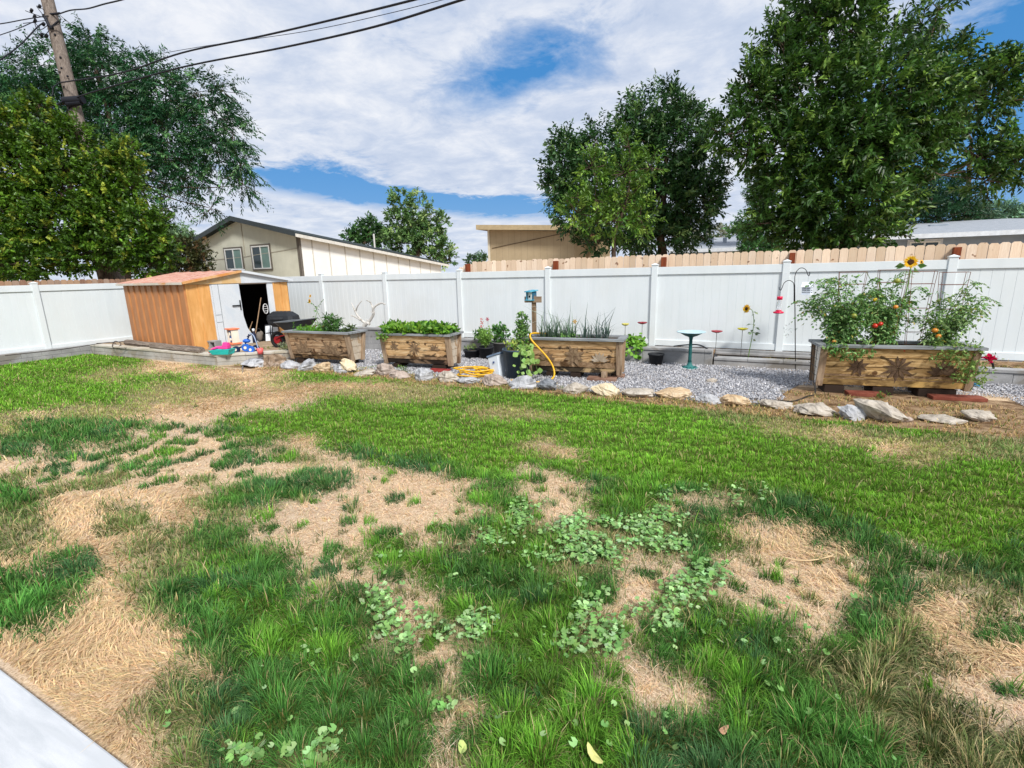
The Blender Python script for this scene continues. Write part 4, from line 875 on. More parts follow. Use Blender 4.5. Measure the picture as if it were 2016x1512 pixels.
STARM = two('star_mid_wood', (128, 104, 80), (164, 138, 108), 9, .8, (2, 2, 2))
STARD, STARL = two('star_dark_wood', (82, 64, 50), (116, 94, 74), 8, .8, (2, 2, 2)), two('star_pale_wood', (178, 160, 138), (204, 190, 170), 8, .8)
DARKW = plain('dark_block', (50, 38, 30), .9)  # planter feet in one even dark brown
PL = {}
def planter(key, FL, L, ang, zr, mat, label, feet, stars, boards=4, zb=.12, side='board'):
    W, TP = .55, .10
    t = thing('planter_box', label, 'planter', (FL[0], FL[1], 0), ang, 'raised timber planters'); PL[key] = (np.array([FL[0], FL[1]]), ang, L, zr)
    H1 = zr-.042
    def fy(z): return TP*(H1-z)/(H1-zb)      # front plane y at height z
    m = M(); hb = (H1-zb)/boards
    for k in range(boards):
        a, b = zb+k*hb+.004, zb+(k+1)*hb-.004; j = rng.normal(0, .004)
        if k == 1: m.build('bottom_board', LOWB[key], t, bevel=.004); m = M()
        m.hexa([(.05, fy(a)+j, a), (L-.05, fy(a)+j, a), (L-.05, fy(a)+.03, a), (.05, fy(a)+.03, a), (.05, fy(b)+j, b), (L-.05, fy(b)+j, b), (L-.05, fy(b)+.03, b), (.05, fy(b)+.03, b)])
    m.build('front_panel', mat, t, bevel=.004)
    m = M(); m.hexa([(.05, W-fy(zb)-.03, zb), (L-.05, W-fy(zb)-.03, zb), (L-.05, W-fy(zb), zb), (.05, W-fy(zb), zb), (.05, W-.03, H1), (L-.05, W-.03, H1), (L-.05, W, H1), (.05, W, H1)]); m.build('rear_panel', mat, t)
    for xs in ((.045, .072), (L-.072, L-.045)):
        m = M()
        for k in range(boards):
            a, b = zb+k*hb+.003, zb+(k+1)*hb-.003; w0, w1 = fy(a)+.032, fy(b)+.032
            m.hexa([(xs[0], w0, a), (xs[1], w0, a), (xs[1], W-w0, a), (xs[0], W-w0, a), (xs[0], w1, b), (xs[1], w1, b), (xs[1], W-w1, b), (xs[0], W-w1, b)])
        m.build('side_panel', PALEW if key != 'd' or xs[0] > 1 else plain('whitewashed_board', (240, 234, 222), .8), t, bevel=.003)
    for x0 in (-.005, L-.085):
        for back in (0, 1):
            y0, y1 = fy(zb)-.022, fy(H1)-.022
            A = (y0, y0+.085, y1, y1+.085) if not back else (W-y0-.085, W-y0, W-y1-.085, W-y1)
            if key == 'd' and x0 < 0: A = (A[0], A[0]+.045, A[2], A[2]+.045) if not back else (A[1]-.04, A[1], A[3]-.04, A[3])
            m = M(); z0 = zb-.02; m.hexa([(x0, A[0], z0), (x0+.09, A[0], z0), (x0+.09, A[1], z0), (x0, A[1], z0), (x0, A[2], H1), (x0+.09, A[2], H1), (x0+.09, A[3], H1), (x0, A[3], H1)])
            m.build('corner_post', GREYW, t, bevel=.004)
    m = M(); o_ = .045; m.box(-o_, L+o_, -o_-.01, .07, H1+.002, zr); m.box(-o_, L+o_, W-.07, W+o_, H1+.002, zr); m.box(-o_, .08, .0715, W-.0715, H1+.002, zr); m.box(L-.08, L+o_, .0715, W-.0715, H1+.002, zr)
    m.build('rim', RIMW, t, bevel=.004)
    m = M(); m.box(.078, L-.078, .075, W-.075, zb+.1, H1-.06); m.box(.08, L-.08, fy(zb)+.03, W-fy(zb)-.03, zb+.002, zb+.05); m.build('soil', SOIL, t)
    for x0, x1, z1 in feet:
        m = M(); m.box(x0, x1, .10, .45, 0, z1); m.build('foot', DARKW, t, bevel=.006)
    for (cx, cz, r, n, half, mt, rot) in stars:
        m = M(); rgn = range(n)
        for k in rgn:
            a = rot+(2*PI*k/n if not half else PI*(.06+.88*k/(n-1)))
            rr = r*(1 if (k % 2 == 0 or half) else .86)
            P = [(rr*.03, 0), (rr*.5, r*(.18 if n < 9 else .115)), (rr, 0), (rr*.5, -r*(.18 if n < 9 else .115))]
            Q = []
            for (u, v_) in P:
                X_, Z_ = cx+u*math.cos(a)-v_*math.sin(a), cz+u*math.sin(a)+v_*math.cos(a); Q.append((X_, fy(Z_)-.014+.003*(k % 3), Z_))
            m.slab(Q, (0, .006, 0))
        m.build('carved_star', mt, t, label=None)
    return t
def ploc(key, x, y, z):
    (b, a, L, zr) = PL[key]; return np.array([b[0]+x*math.cos(a)-y*math.sin(a), b[1]+x*math.sin(a)+y*math.cos(a), z])
planter('a', (-9.47, 7.53), 1.75, R(4), .74, PW[0], 'leftmost grey brown planter box with two carved leaf shapes', [(.15, .35, .11), (1.4, 1.6, .11)], [(.42, .28, .30, 5, True, STARM, .1), (1.22, .27, .32, 5, True, STARM, -.1)])
planter('b', (-6.97, 7.78), 1.56, R(7), .74, PW[1], 'planter box full of strawberry plants with blackened bottom boards', [(.2, .35, .11), (1.1, 1.4, .11)], [(.30, .47, .11, 7, False, STARM, .3), (.76, .45, .16, 10, False, STARM, 0), (1.22, .42, .13, 6, True, STARM, 0)])
planter('c', (-3.81, 8.03), 1.70, R(7), .74, PW[2], 'onion planter box with a pale carved lotus and a big eight pointed star', [(.35, .5, .11), (.8, .98, .11), (1.42, 1.52, .11)], [(.38, .34, .17, 6, True, STARM, 0), (.88, .42, .21, 8, False, STARM, .39), (1.33, .34, .17, 7, True, STARL, 0)])
planter('d', (.78, 8.49), 1.90, R(9), .745, PW[3], 'large tomato planter box with three dark carved stars at the right', [(.12, .38, .12), (.74, 1.0, .12), (1.3, 1.75, .12)], [(.50, .42, .155, 8, False, STARD, .4), (1.0, .41, .225, 11, False, STARD, .1), (1.54, .34, .21, 8, True, STARD, 0)], zb=.13)
# bricks and pavers under the boxes
def paver(lb, key, x, y, sx_, sy_, z, h, mat, rz=0.0, nm='paver'):
    c = ploc(key, x, y, z); m = M(); m.box(-sx_/2, sx_/2, -sy_/2, sy_/2, 0, h); o = m.build(nm, mat, bevel=.006, label=lb, cat='paver', loc=c); o.rotation_euler = (0, 0, PL[key][1]+rz); return o
BRK = two('red_paver', (120, 62, 48), (146, 84, 66), 6, .9); BRN = two('brown_paver', (128, 96, 80), (156, 124, 106), 6, .9)
paver('brown paver with a wooden stub under the right end of the onion planter', 'c', 1.38, .02, .50, .2, .008, .06, BRN)
paver('lower brown paver under the right end of the onion planter', 'c', 1.50, .34, .45, .2, .008, .06, BRN)
paver('dark red paver under the left part of the tomato planter', 'd', .62, .02, .46, .2, .004, .05, BRK)
paver('dark red paver under the right part of the tomato planter', 'd', 1.72, .02, .62, .2, .004, .05, BRK)
paver('red paver on the gravel under the strawberry planter', 'b', 1.35, -.06, .42, .2, .008, .05, two('bright_red_paver', (140, 44, 44), (166, 70, 64), 6, .8))
m = M(); m.box(-.04, .04, -.05, .05, 0, .10); m.build('wood_stub', GREYW, label='short wooden stub standing on the brown paver', cat='block', loc=ploc('c', 1.42, .03, .069))
m = M(); m.box(-.14, .14, -.012, .012, 0, .012); m.build('slat_scrap', GREYW, label='flat grey board scrap on the gravel by the cream angular rock', cat='board', loc=G(1235, 768))
# wire mesh leaning on the left end of the tomato planter
t = thing('wire_mesh', 'dark square wire mesh against the left end of the tomato planter', 'mesh panel', ploc('d', -.02, 0, 0), R(9))
m = M()
for y in (.10, .24, .38): m.tube([(-.01, y, .10), (-.01, y, .72)], .004, 5)
for z in (.16, .28, .40, .52, .64): m.tube([(-.012, .02, z), (-.012, .50, z)], .004, 5)
m.build('wires', plain('wire_dark', (40, 38, 36), .5), t)
M().tube(spline([ploc('d', -.02, .05, .14), ploc('d', -.06, -.15, .03), G(1590, 780, .02), G(1560, 790, .02), G(1520, 787, .02), G(1475, 785, .03)], 6), .010, 6).build('drip_hose', plain('cable_dark2', (44, 42, 42), .6), label='thin dark hose lying on the gravel towards the rocks left of the tomato planter', cat='hose')
# ---------------------------------------------------------------- plants: helpers
LM = leafmat('plant_leaf', .3, .45)
def rosette(name, pts, nl, rad, ln, wd_, c0, c1, parent=None, zb=.6, fold=.2, mat=None, cs=.2, **kw):
    """leaf clusters: nl leaves round each of the given points"""
    pts = np.asarray(pts, float); N = len(pts)*nl; p = np.repeat(pts, nl, 0)+rdir(N)*rad*(rng.random((N, 1))**.6)
    d = rdir(N, zb); mixf = rng.random((N, 1)); col = jit(C3(*c0), N, cs)*(1-mixf)+jit(C3(*c1), N, cs)*mixf
    return leaves(name, p, d, ln*np.exp(rng.normal(0, .25, N)), wd_*np.exp(rng.normal(0, .25, N)), col, mat or LM, parent, fold, **kw)
STEM = plain('green_stem', (96, 128, 62), .6)
def inbox(key, n, x0, x1, y0, y1, z0, z1):
    a = rng.random((n, 3)); b, an, L, zr = PL[key]; x = x0+(x1-x0)*a[:, 0]; y = y0+(y1-y0)*a[:, 1]
    return np.stack([b[0]+x*math.cos(an)-y*math.sin(an), b[1]+x*math.sin(an)+y*math.cos(an), z0+(z1-z0)*a[:, 2]], 1)
# strawberries
P_ = inbox('b', 420, .0, 1.5, .0, .55, .70, .84); P_[:, 2] += .09*np.sin(P_[:, 0]*6)*.3+.04*vnoise(P_[:, 0]*7, P_[:, 1]*7)
o = rosette('strawberry_plants', P_, 7, .07, .085, .075, (44, 96, 28), (138, 184, 62), fold=.15)
tag(o, 'dense bright green strawberry leaves mounded over the second planter', 'strawberry plants', kind='stuff')
P_ = np.concatenate([inbox('b', 14, -.08, .2, -.08, .02, .55, .74)])
tag(rosette('strawberry_runners', P_, 6, .06, .06, .05, (80, 128, 50), (150, 178, 90)), 'strawberry runners hanging over the left front corner of the second planter', 'runners', kind='stuff')
# carrot tops and pepper plant
def feathery(name, key, n, x0, x1, h, lab, cat):
    b = inbox(key, n, x0, x1, .1, .45, .66, .68); N = 26; p0 = np.repeat(b, N, 0); az = rng.uniform(0, 2*PI, n).repeat(N); ln = (h*np.exp(rng.normal(0, .2, n))).repeat(N); tt = rng.random(n*N)
    lean = rng.uniform(.2, 1.0, n).repeat(N); d = np.stack([np.cos(az)*np.sin(lean), np.sin(az)*np.sin(lean), np.cos(lean)], 1); p = p0+d*(ln*tt)[:, None]; p[:, 2] -= .12*(tt**2)*np.sin(lean)
    q = nrm(d*.5+rdir(n*N)); c = jit(C3(88, 146, 42), n*N, .2)*(1-tt[:, None]*.5)+.5*tt[:, None]*jit(C3(140, 190, 76), n*N)
    tag(leaves(name, p, q, .055*(1.1-tt*.5), .013, c, LM), lab, cat, kind='stuff')
feathery('carrot_tops', 'a', 110, .12, 1.0, .20, 'light green feathery carrot tops in the left half of the leftmost planter', 'carrot tops')
t = thing('pepper_plant', 'dark green drooping pepper plant in the right half of the leftmost planter', 'plant', ploc('a', 1.1, .28, .66))
P_ = rdir(60, .5)*rng.random((60, 1))**.5*np.array([.34, .2, .24])+np.array([0, 0, .17]); P_[:, 2] = np.abs(P_[:, 2])
dd = rdir(60*8, -.5); o = leaves('foliage', np.repeat(P_, 8, 0)+rdir(480)*.05, dd, .10*np.exp(rng.normal(0, .2, 480)), .032, jit(C3(44, 88, 40), 480)*.6+.4*jit(C3(110, 150, 76), 480), LM, t)
m = M()
for k in range(8): m.tube([(0, 0, 0), P_[k]*.6, P_[k]], .006, 5)
m.build('stem', STEM, t)
P_ = rdir(22, .5)*rng.random((22, 1))**.5*np.array([.2, .16, .12])
t = thing('small_pepper', 'smaller dark leaved pepper plant at the right end of the leftmost planter', 'plant', ploc('a', 1.55, .3, .72))
leaves('foliage', np.repeat(np.abs(P_)*np.sign(rng.normal(size=P_.shape))*[1, 1, 0]+np.abs(P_)*[0, 0, 1], 7, 0)+rdir(154)*.04, rdir(154, -.2), .09, .03, jit(C3(58, 84, 50), 154)*.6+.4*jit(C3(126, 142, 92), 154), LM, t)
# sunflowers
YEL, CEN = leafmat('petal', .3, .5), plain('sunflower_centre', (70, 42, 20), .9, 0, .3, 30, .5)
def flower(parent, c, r, face, n=20, col=(246, 196, 28), name='flower_head', cen=CEN, cr=.42, ll=.6):
    face = nrm(np.array([face], float))[0]; u = nrm(np.array([np.cross(face, (0, 0, 1.))]))[0]; v = np.cross(face, u); N = n*2
    a = np.linspace(0, 2*PI, N, endpoint=False)+rng.normal(0, .05, N); d = np.cos(a)[:, None]*u+np.sin(a)[:, None]*v+face*rng.uniform(.0, .3, (N, 1))
    p = np.array(c)+d*r*cr*.7; h = leaves(name, p, d, r*(1-cr*.7)*np.exp(rng.normal(0, .1, N)), r*.26, jit(C3(*col), N, .1), YEL, parent, .1, up=np.tile(face, (N, 1))+rng.normal(0, .1, (N, 3)))
    m = M(); m.tube([np.array(c)-face*r*.05, np.array(c)+face*r*.10, np.array(c)+face*r*.13], [r*cr, r*cr*.95, r*cr*.5], 14); m.build('flower_centre', cen, h); return h
def stalkplant(name, lab, cat, base, pts, rad, leafpos, lsize, flowers, lc=((84, 122, 60), (132, 164, 92)), **kw):
    t = thing(name, lab, cat, base); base = np.array(base)
    rel = [np.array(p)-base for p in pts]; sp = spline(rel, 6); M().tube(sp, [rad*(1-.5*i/len(sp)) for i in range(len(sp))], 7).build('stem', STEM, t)
    N = leafpos; ii = rng.integers(len(sp)//5, len(sp), N); p = np.array(sp)[ii]; az = rng.uniform(0, 2*PI, N); d = np.stack([np.cos(az), np.sin(az), rng.uniform(-.5, .15, N)], 1)
    st = p+nrm(d)*lsize*.5; m = M()
    for a, b in zip(p, st): m.tube([a, b], rad*.3, 4, cap=False)
    m.build('leaf_stalks', STEM, t)
    k = rng.random((N, 1)); leaves('leaves', st, d+np.array([0, 0, -.25]), lsize*np.exp(rng.normal(0, .2, N)), lsize*.62, jit(C3(*lc[0]), N)*(1-k)+k*jit(C3(*lc[1]), N), LM, t, .2)
    for (c, r, f) in flowers: flower(t, np.array(c)-base, r, f, **kw)
    return t
b0 = PY(1474, 688, 10.66); b0[2] = .13
sp_ = [b0, PY(1477, 650, 10.64), PY(1481, 610, 10.62), PY(1478, 596, 10.6), PY(1472, 590, 10.57)]
for i in (1,): pass
top = PY(1479, 622, 10.62)
stalkplant('sunflower', 'single small sunflower on a thin curved stalk in front of the back fence', 'sunflower', b0, [b0, PY(1481, 660, 10.65), PY(1484, 630, 10.63), PY(1481, 612, 10.6), PY(1474, 606, 10.58)], .008, 15, .085, [(PY(1470, 608, 10.55), .085, (-.6, -.8, .1))], lc=((96, 120, 84), (140, 158, 118)))
bs = ploc('d', 1.0, .35, .66)
def bp(x, y, dep): return D(x, y, dep)
dd_ = (bs-CAM)@CF
stalkplant('sunflower', 'tallest sunflower rising above the fence behind the tomatoes', 'sunflower', bs, [bs, bp(1768, 640, dd_), bp(1785, 570, dd_), bp(1793, 530, dd_), bp(1794, 521, dd_-.02)], .012, 14, .14, [(bp(1793, 516, dd_-.16), .088, (-.05, -1, .12)), (bp(1814, 516, dd_), .035, (.5, -.8, .2))], cr=.5)
bs2 = ploc('a', .95, .32, .66); d2 = (bs2-CAM)@CF
stalkplant('sunflower', 'slender branching sunflower with two small blooms behind the leftmost planter', 'sunflower', bs2, [bs2, bp(623, 630, d2), bp(624, 612, d2), bp(617, 600, d2), bp(611, 594, d2)], .007, 12, .06, [(bp(610, 593, d2-.03), .055, (-.3, -1, .1)), (bp(611, 583, d2), .04, (-.2, -1, .3))])
bs3 = ploc('a', .97, .34, .66)
stalkplant('sunflower_side_stem', 'thin leafy stem with closed buds beside the slender sunflower', 'stem', bs3, [bs3, bp(624, 612, d2), bp(629, 600, d2), bp(637, 590, d2)], .005, 14, .035, [(bp(637, 590, d2), .012, (0, -1, 0))], col=(70, 90, 50))

# onions
def onions(lab, key, n, x0, x1, h, cols=((70, 96, 78), (128, 152, 126))):
    b = inbox(key, n, x0, x1, .12, .45, .64, .66); k = 9; p = np.repeat(b, k, 0); N = len(p); az = rng.uniform(0, 2*PI, N); c = jit(C3(*cols[0]), N); c2 = jit(C3(*cols[1]), N)
    o = blades('onion_leaves', p[:, 0]+rng.normal(0, .01, N), p[:, 1]+rng.normal(0, .01, N), h*np.exp(rng.normal(0, .3, N)), np.abs(rng.normal(.45, .3, N)), az, np.full(N, .016), c, c2, LM, bend=.9, z0=p[:, 2])
    tag(o, lab, 'onion plants', kind='stuff')
onions('long grey green onion leaves in the left half of the third planter', 'c', 26, .22, .92, .40)
onions('tall sparse onion leaves in the right half of the third planter', 'c', 9, 1.02, 1.5, .44, ((60, 82, 76), (104, 128, 116)))
P_ = inbox('c', 26, .2, .95, .12, .45, .66, .76); tag(rosette('low_greens', P_, 7, .06, .06, .03, (70, 130, 60), (140, 184, 100)), 'low light green leaves among the onions of the third planter', 'greens', kind='stuff')

# tomatoes with cages
def tomato(lab, x, y, h, spread, nb, fruits, lean=0, dens=26, cc=((74, 122, 56), (146, 180, 112))):
    base = ploc('d', x, y, .66); t = thing('tomato_plant', lab, 'tomato plant', base, 0, 'tomato plants in the right planter'); m = M(); tips = []; allp = []
    for i in range(nb):
        a = rng.uniform(0, 2*PI); hh = h*rng.uniform(.45, 1.05); out = spread*rng.uniform(.3, 1)
        e = np.array([math.cos(a)*out+lean*hh, math.sin(a)*out*.45, hh]); k = np.array([math.cos(a)*out*.3, math.sin(a)*out*.2, hh*.55])
        s = spline([(0, 0, 0), k, e, e+np.array([math.cos(a)*.08, math.sin(a)*.05, rng.uniform(-.10, .06)])], 6); m.tube(s, [.007*(1-.7*j/len(s)) for j in range(len(s))], 5, cap=False)
        allp += [(s[j], 1-j/len(s)) for j in range(3, len(s))]
    m.build('stem', STEM, t)
    S = np.array([p for p, _ in allp]); wgt = np.array([(q*.5+.4) for _, q in allp])*np.clip(1.25-S[:, 2]/h*.9, .3, 1.2); n = int(len(allp)*dens/9); ii = rng.choice(len(S), n, p=wgt/wgt.sum()); c0 = S[ii]
    az = rng.uniform(0, 2*PI, n); fr = np.stack([np.cos(az), np.sin(az), rng.uniform(-.6, .3, n)], 1); L = rng.uniform(.08, .17, n); P = []; Dd = []
    for q in (.35, .55, .75, 1.0):
        for s_ in (-1, 1):
            sd = nrm(np.cross(fr, (0, 0, 1.)))*s_; P.append(c0+fr*(L*q)[:, None]-np.array([0, 0, 1])*(.10*q*q*L/.15)[:, None]); Dd.append(nrm(fr*.5+sd*(1.0 if q < 1 else .2)+np.array([0, 0, -.35])))
    P = np.concatenate(P); Dd = np.concatenate(Dd); N = len(P); k = rng.random((N, 1)); ye = rng.random((N, 1)) < .04
    col = jit(C3(*cc[0]), N)*(1-k)+k*jit(C3(*cc[1]), N); col = np.where(ye, jit(C3(180, 168, 80), N), col)
    leaves('foliage', P, Dd, .050*np.exp(rng.normal(0, .25, N)), .026*np.exp(rng.normal(0, .2, N)), col, LM, t, .2)
    for (fx, fy_, fz, r, c) in fruits:
        m = M(); m.ball((fx, fy_, fz), (r, r, r*.85), 10, 8); f = m.build('tomato', plain('tomato_%d_%d' % (c[0], c[1]), c, .3, 0, .05, 5, 0, .5), t)
        m = M(); m.tube([(fx, fy_, fz+r*.7), (fx, fy_+.01, fz+r+.03)], .003, 5); m.build('fruit_stalk', STEM, f)
REDT, ORT, GRT = (186, 44, 26), (206, 132, 44), (140, 146, 60)
tomato('bushy tomato plant at the left end of the tomato planter spilling over its corner', .30, .25, 1.0, .56, 26, [(.28, -.2, .05, .03, REDT), (.1, -.2, .50, .04, GRT), (-.1, -.18, .12, .028, ORT)], dens=17)
tomato('tall middle tomato plant with ripening fruit under the tallest sunflower', .86, .30, 1.04, .38, 22, [(-.16, -.2, .35, .04, REDT), (-.10, -.2, .38, .036, REDT), (.02, -.22, .98, .042, GRT), (.05, -.2, .62, .032, ORT), (.12, -.24, .04, .045, GRT), (.2, -.24, .02, .04, REDT), (-.2, -.2, .72, .03, (222, 186, 40))], dens=13)
tomato('loose pale tomato plant at the right end of the tomato planter hanging over the rim', 1.50, .26, .92, .48, 17, [(.15, -.2, .05, .045, ORT), (-.1, -.2, .30, .04, ORT), (-.05, -.2, .22, .036, ORT)], dens=12, cc=((90, 130, 66), (158, 186, 122)))
P_ = inbox('d', 40, .05, .62, -.14, .02, .55, .80); tag(rosette('tomato_overhang', P_, 8, .07, .055, .026, (70, 120, 50), (150, 184, 112)), 'tomato shoots hanging over the front rim at the left of the tomato planter', 'tomato shoots', kind='stuff')
P_ = np.concatenate([inbox('d', 45, 1.35, 1.85, -.16, .02, .45, .82), inbox('d', 24, 1.55, 1.95, -.16, -.04, .24, .5)]); tag(rosette('tomato_overhang', P_, 8, .07, .055, .026, (84, 124, 52), (156, 180, 104)), 'yellowish tomato shoots hanging far down the right front of the tomato planter', 'tomato shoots', kind='stuff')
RUST = plain('rusty_wire', (120, 76, 60), .7, .3)
def cage(lab, x, y, r, h, n=4, rings=(.25, .55, .85), tall=0):
    t = thing('tomato_cage', lab, 'plant cage', ploc('d', x, y, .62), R(9), 'rusty tomato cages'); m = M()
    pts = [(r*math.cos(2*PI*k/n+.6), r*.8*math.sin(2*PI*k/n+.6)) for k in range(n)]
    for (a, b) in pts: m.tube([(a*.55, b*.55, 0), (a, b, h)], .0035, 5)
    m.build('wires', RUST, t)
    for q in rings+(1.0,):
        s = .55+.45*q; M().tube([(a*s, b*s, h*q) for a, b in pts+[pts[0]]], .0032, 5).build('ring', RUST, t)
cage('rusty square wire cage round the left tomato plant', .36, .28, .24, 1.15)
cage('rusty square wire cage round the middle tomato plant', .86, .30, .24, 1.17)
cage('rusty wire cage between the middle and right tomato plants', 1.22, .30, .20, 1.14)
cage('rusty wire cage at the right end with open squares against the fence', 1.58, .30, .21, 1.12)
# pink flower, tyre arc and blue bit right of the tomato planter
c = PY(1947, 712, 10.12); t = thing('pink_flower', 'bright pink petunia bloom spilling to the right of the tomato planter', 'flower', c)
n = 26; leaves('petals', np.array([0, 0, .05])+rdir(n)*.04, rdir(n, .1), .075, .065, jit(C3(220, 22, 84), n, .18), YEL, t, .1)
leaves('leaves', np.array([.06, 0, .04])+rdir(14)*.07, rdir(14), .05, .02, jit(C3(120, 130, 70), 14), LM, t)
c = G(1922, 752, 0); t = thing('bicycle_rim_scrap', 'dark old bicycle tyre half hidden behind the tomato planter', 'wheel', c, R(15))
m = M(); m.tube([(.20*math.cos(a), 0, .20+.20*math.sin(a)) for a in np.linspace(0, 2*PI, 29)], .016, 7, cap=False); m.build('tyre', plain('tyre', (28, 28, 30), .8), t)
m = M(); 
for k in range(8): a = k*PI/4; m.tube([(0, 0, .2), (.19*math.cos(a), 0, .2+.19*math.sin(a))], .002, 4)
m.build('spokes', GREYM, t)
m = M(); m.box(-.035, .035, -.03, .03, 0, .05); m.build('blue_box', plain('blue_plastic', (60, 130, 180), .5), label='small blue plastic piece on the gravel right of the tomato planter', cat='box', loc=G(1922, 761, .01), bevel=.006)
P_ = G(1925, 745, .1)+rdir(16)*.1; tag(rosette('hanging_leaves', P_, 6, .05, .05, .03, (110, 128, 60), (170, 176, 100)), 'pale leaves dangling over the old tyre', 'leaves', kind='stuff')

# ---------------------------------------------------------------- pots and tub
BP = plain('black_pot', (36, 38, 42), .6); BP2 = plain('pot_blue_black', (60, 74, 90), .55)
def pot(name, lab, c, r0, r1, h, mat=BP, cat='pot', soil=True):
    t = thing(name, lab, cat, c); M().lathe([(0, 0), (r0, 0), (r1, h-.03), (r1+.012, h-.03), (r1+.012, h), (r1-.008, h), (r1-.012, h-.05), (0, h-.05)], 22).build('pot', mat, t)
    if soil: M().lathe([(0, h-.045), (r1-.013, h-.045)], 18).build('soil', SOIL, t)
    return t
pot('plant_pot', 'wide low black pot with a few small shoots behind the strawberry planter', G(930, 705), .15, .19, .20)
P_ = G(928, 703)+np.array([0, 0, .22])+rdir(18)*np.array([.16, .14, .05]); tag(rosette('pot_shoots', P_, 6, .04, .06, .02, (96, 130, 66), (160, 176, 110)), 'small light shoots in the wide low pot', 'shoots', kind='stuff')
c = G(957, 707); pot('plant_pot', 'black nursery pot holding the bright light green bush', c, .12, .17, .28)
t = thing('light_green_bush', 'bright light green upright bush in the black nursery pot', 'bush', c+np.array([0, 0, .24])); n = 70; az = rng.uniform(0, 2*PI, n); m = M(); Q = []
for a in az[:26]:
    e = np.array([math.cos(a)*rng.uniform(.05, .24), math.sin(a)*rng.uniform(.05, .2), rng.uniform(.22, .44)]); m.tube([(0, 0, 0), e*.5+np.array([0, 0, .04]), e], .005, 5); Q += [e*q for q in np.linspace(.4, 1.05, 9)]
m.build('stem', STEM, t); Q = np.repeat(np.array(Q), 5, 0); N = len(Q); leaves('leaves', Q, rdir(N, .5), .055, .022, jit(C3(96, 150, 54), N)*.6+.4*jit(C3(176, 206, 110), N), LM, t)
c = G(941, 700); t = thing('red_salvia', 'dark green plant with a red orange flower spike behind the low pot', 'plant', c+np.array([0, .15, .10]))
P_ = rdir(46, .3)*np.array([.17, .14, .22])*rng.random((46, 1))**.5+np.array([0, 0, .34]); rosette('foliage', P_, 7, .05, .07, .035, (44, 92, 40), (100, 142, 70), t)
m = M(); m.tube([(0, 0, -.1), (.02, 0, .3)], .01, 6); m.build('stem', STEM, t)
n = 40; p = np.stack([rng.normal(0, .018, n)+.05, rng.normal(0, .018, n), rng.uniform(.55, .76, n)], 1); leaves('flower_spike', p, rdir(n, .4), .035, .02, jit(C3(222, 84, 60), n), YEL, t)
c = G(986, 702); pot('plant_pot', 'tall dark pot holding the leafy dark plant next to the blue tub', c, .13, .17, .34, plain('fabric_pot_grey', (104, 102, 100), .9))
t = thing('leafy_plant', 'dark green leafy plant between the light bush and the vine tub', 'plant', c+np.array([0, 0, .30])); P_ = rdir(60, .3)*np.array([.22, .18, .24])*rng.random((60, 1))**.4+np.array([0, 0, .20]); rosette('foliage', P_, 7, .06, .075, .045, (50, 104, 46), (112, 156, 80), t)
m = M(); [m.tube([(0, 0, 0), q_*.6, q_], .006, 5) for q_ in P_[:7]]; m.build('stem', STEM, t)
c = G(1019, 744); pot('plant_tub', 'large dark blue grey tub in front of the left end of the onion planter', c, .20, .26, .54, BP2, 'tub')
t = thing('squash_vine', 'pale green vine trailing down the front of the dark blue tub', 'vine', c+np.array([.04, 0, .50])); m = M(); LP = []
for k in range(7):
    a = rng.uniform(-1.5, .2); r_ = .27; x_, y_ = math.cos(a)*r_, math.sin(a)*r_; e = rng.uniform(-.50, -.15)
    s = spline([(0, 0, 0), (x_*.7, y_*.7, .08), (x_*1.08, y_*1.08, -.05), (x_*1.08+rng.normal(0, .04), y_*1.1, e)], 5); m.tube(s, .005, 5); LP += [s[j]+rng.normal(0, .015, 3) for j in range(6, len(s), 3)]
m.build('stem', STEM, t); LP = np.array(LP); LP[:, 1] -= .04; N = len(LP)*2; LP = np.repeat(LP, 2, 0)+rng.normal(0, .03, (N, 3))
def roundleaf(name, c, r, nv, col, parent=None):
    n = len(c); nv = nrm(nv); u = nrm(np.cross(nv, rdir(n))); v = np.cross(nv, u); ring = [c+nv*.006]
    for j in range(8): ring.append(c+(u*math.cos(j*PI/4)+v*math.sin(j*PI/4))*(r*(1+.12*math.cos(3*j)))[:, None])
    return npmesh(name, np.stack(ring, 1), 9, [(0, 1+j, 1+(j+1) % 8) for j in range(8)], col, LM, parent)
roundleaf('leaves', LP, rng.uniform(.03, .055, N), np.array([.3, -1, .5])+rng.normal(0, .4, (N, 3)), jit(C3(112, 156, 72), N, .15)*.5+.5*jit(C3(166, 196, 112), N, .15), t)
P_ = np.array([0, 0, .08])+rdir(46, .3)*np.array([.26, .20, .11]); rosette('top_leaves', P_, 5, .05, .06, .04, (100, 150, 66), (186, 196, 96), t)
t = thing('tall_tub_plant', 'taller darker bush rising from the back of the dark blue tub', 'bush', c+np.array([.06, .08, .50])); P_ = rdir(70, .4)*np.array([.16, .14, .26])*rng.random((70, 1))**.5+np.array([0, 0, .22]); P_ = np.concatenate([P_, rdir(26)*np.array([.09, .09, .14])+np.array([.02, 0, .52])])
rosette('foliage', P_, 7, .05, .055, .035, (60, 110, 50), (138, 172, 96), t); m = M(); m.tube([(0, 0, 0), (0, 0, .3), (.02, 0, .6)], .009, 6); m.build('stem', STEM, t)
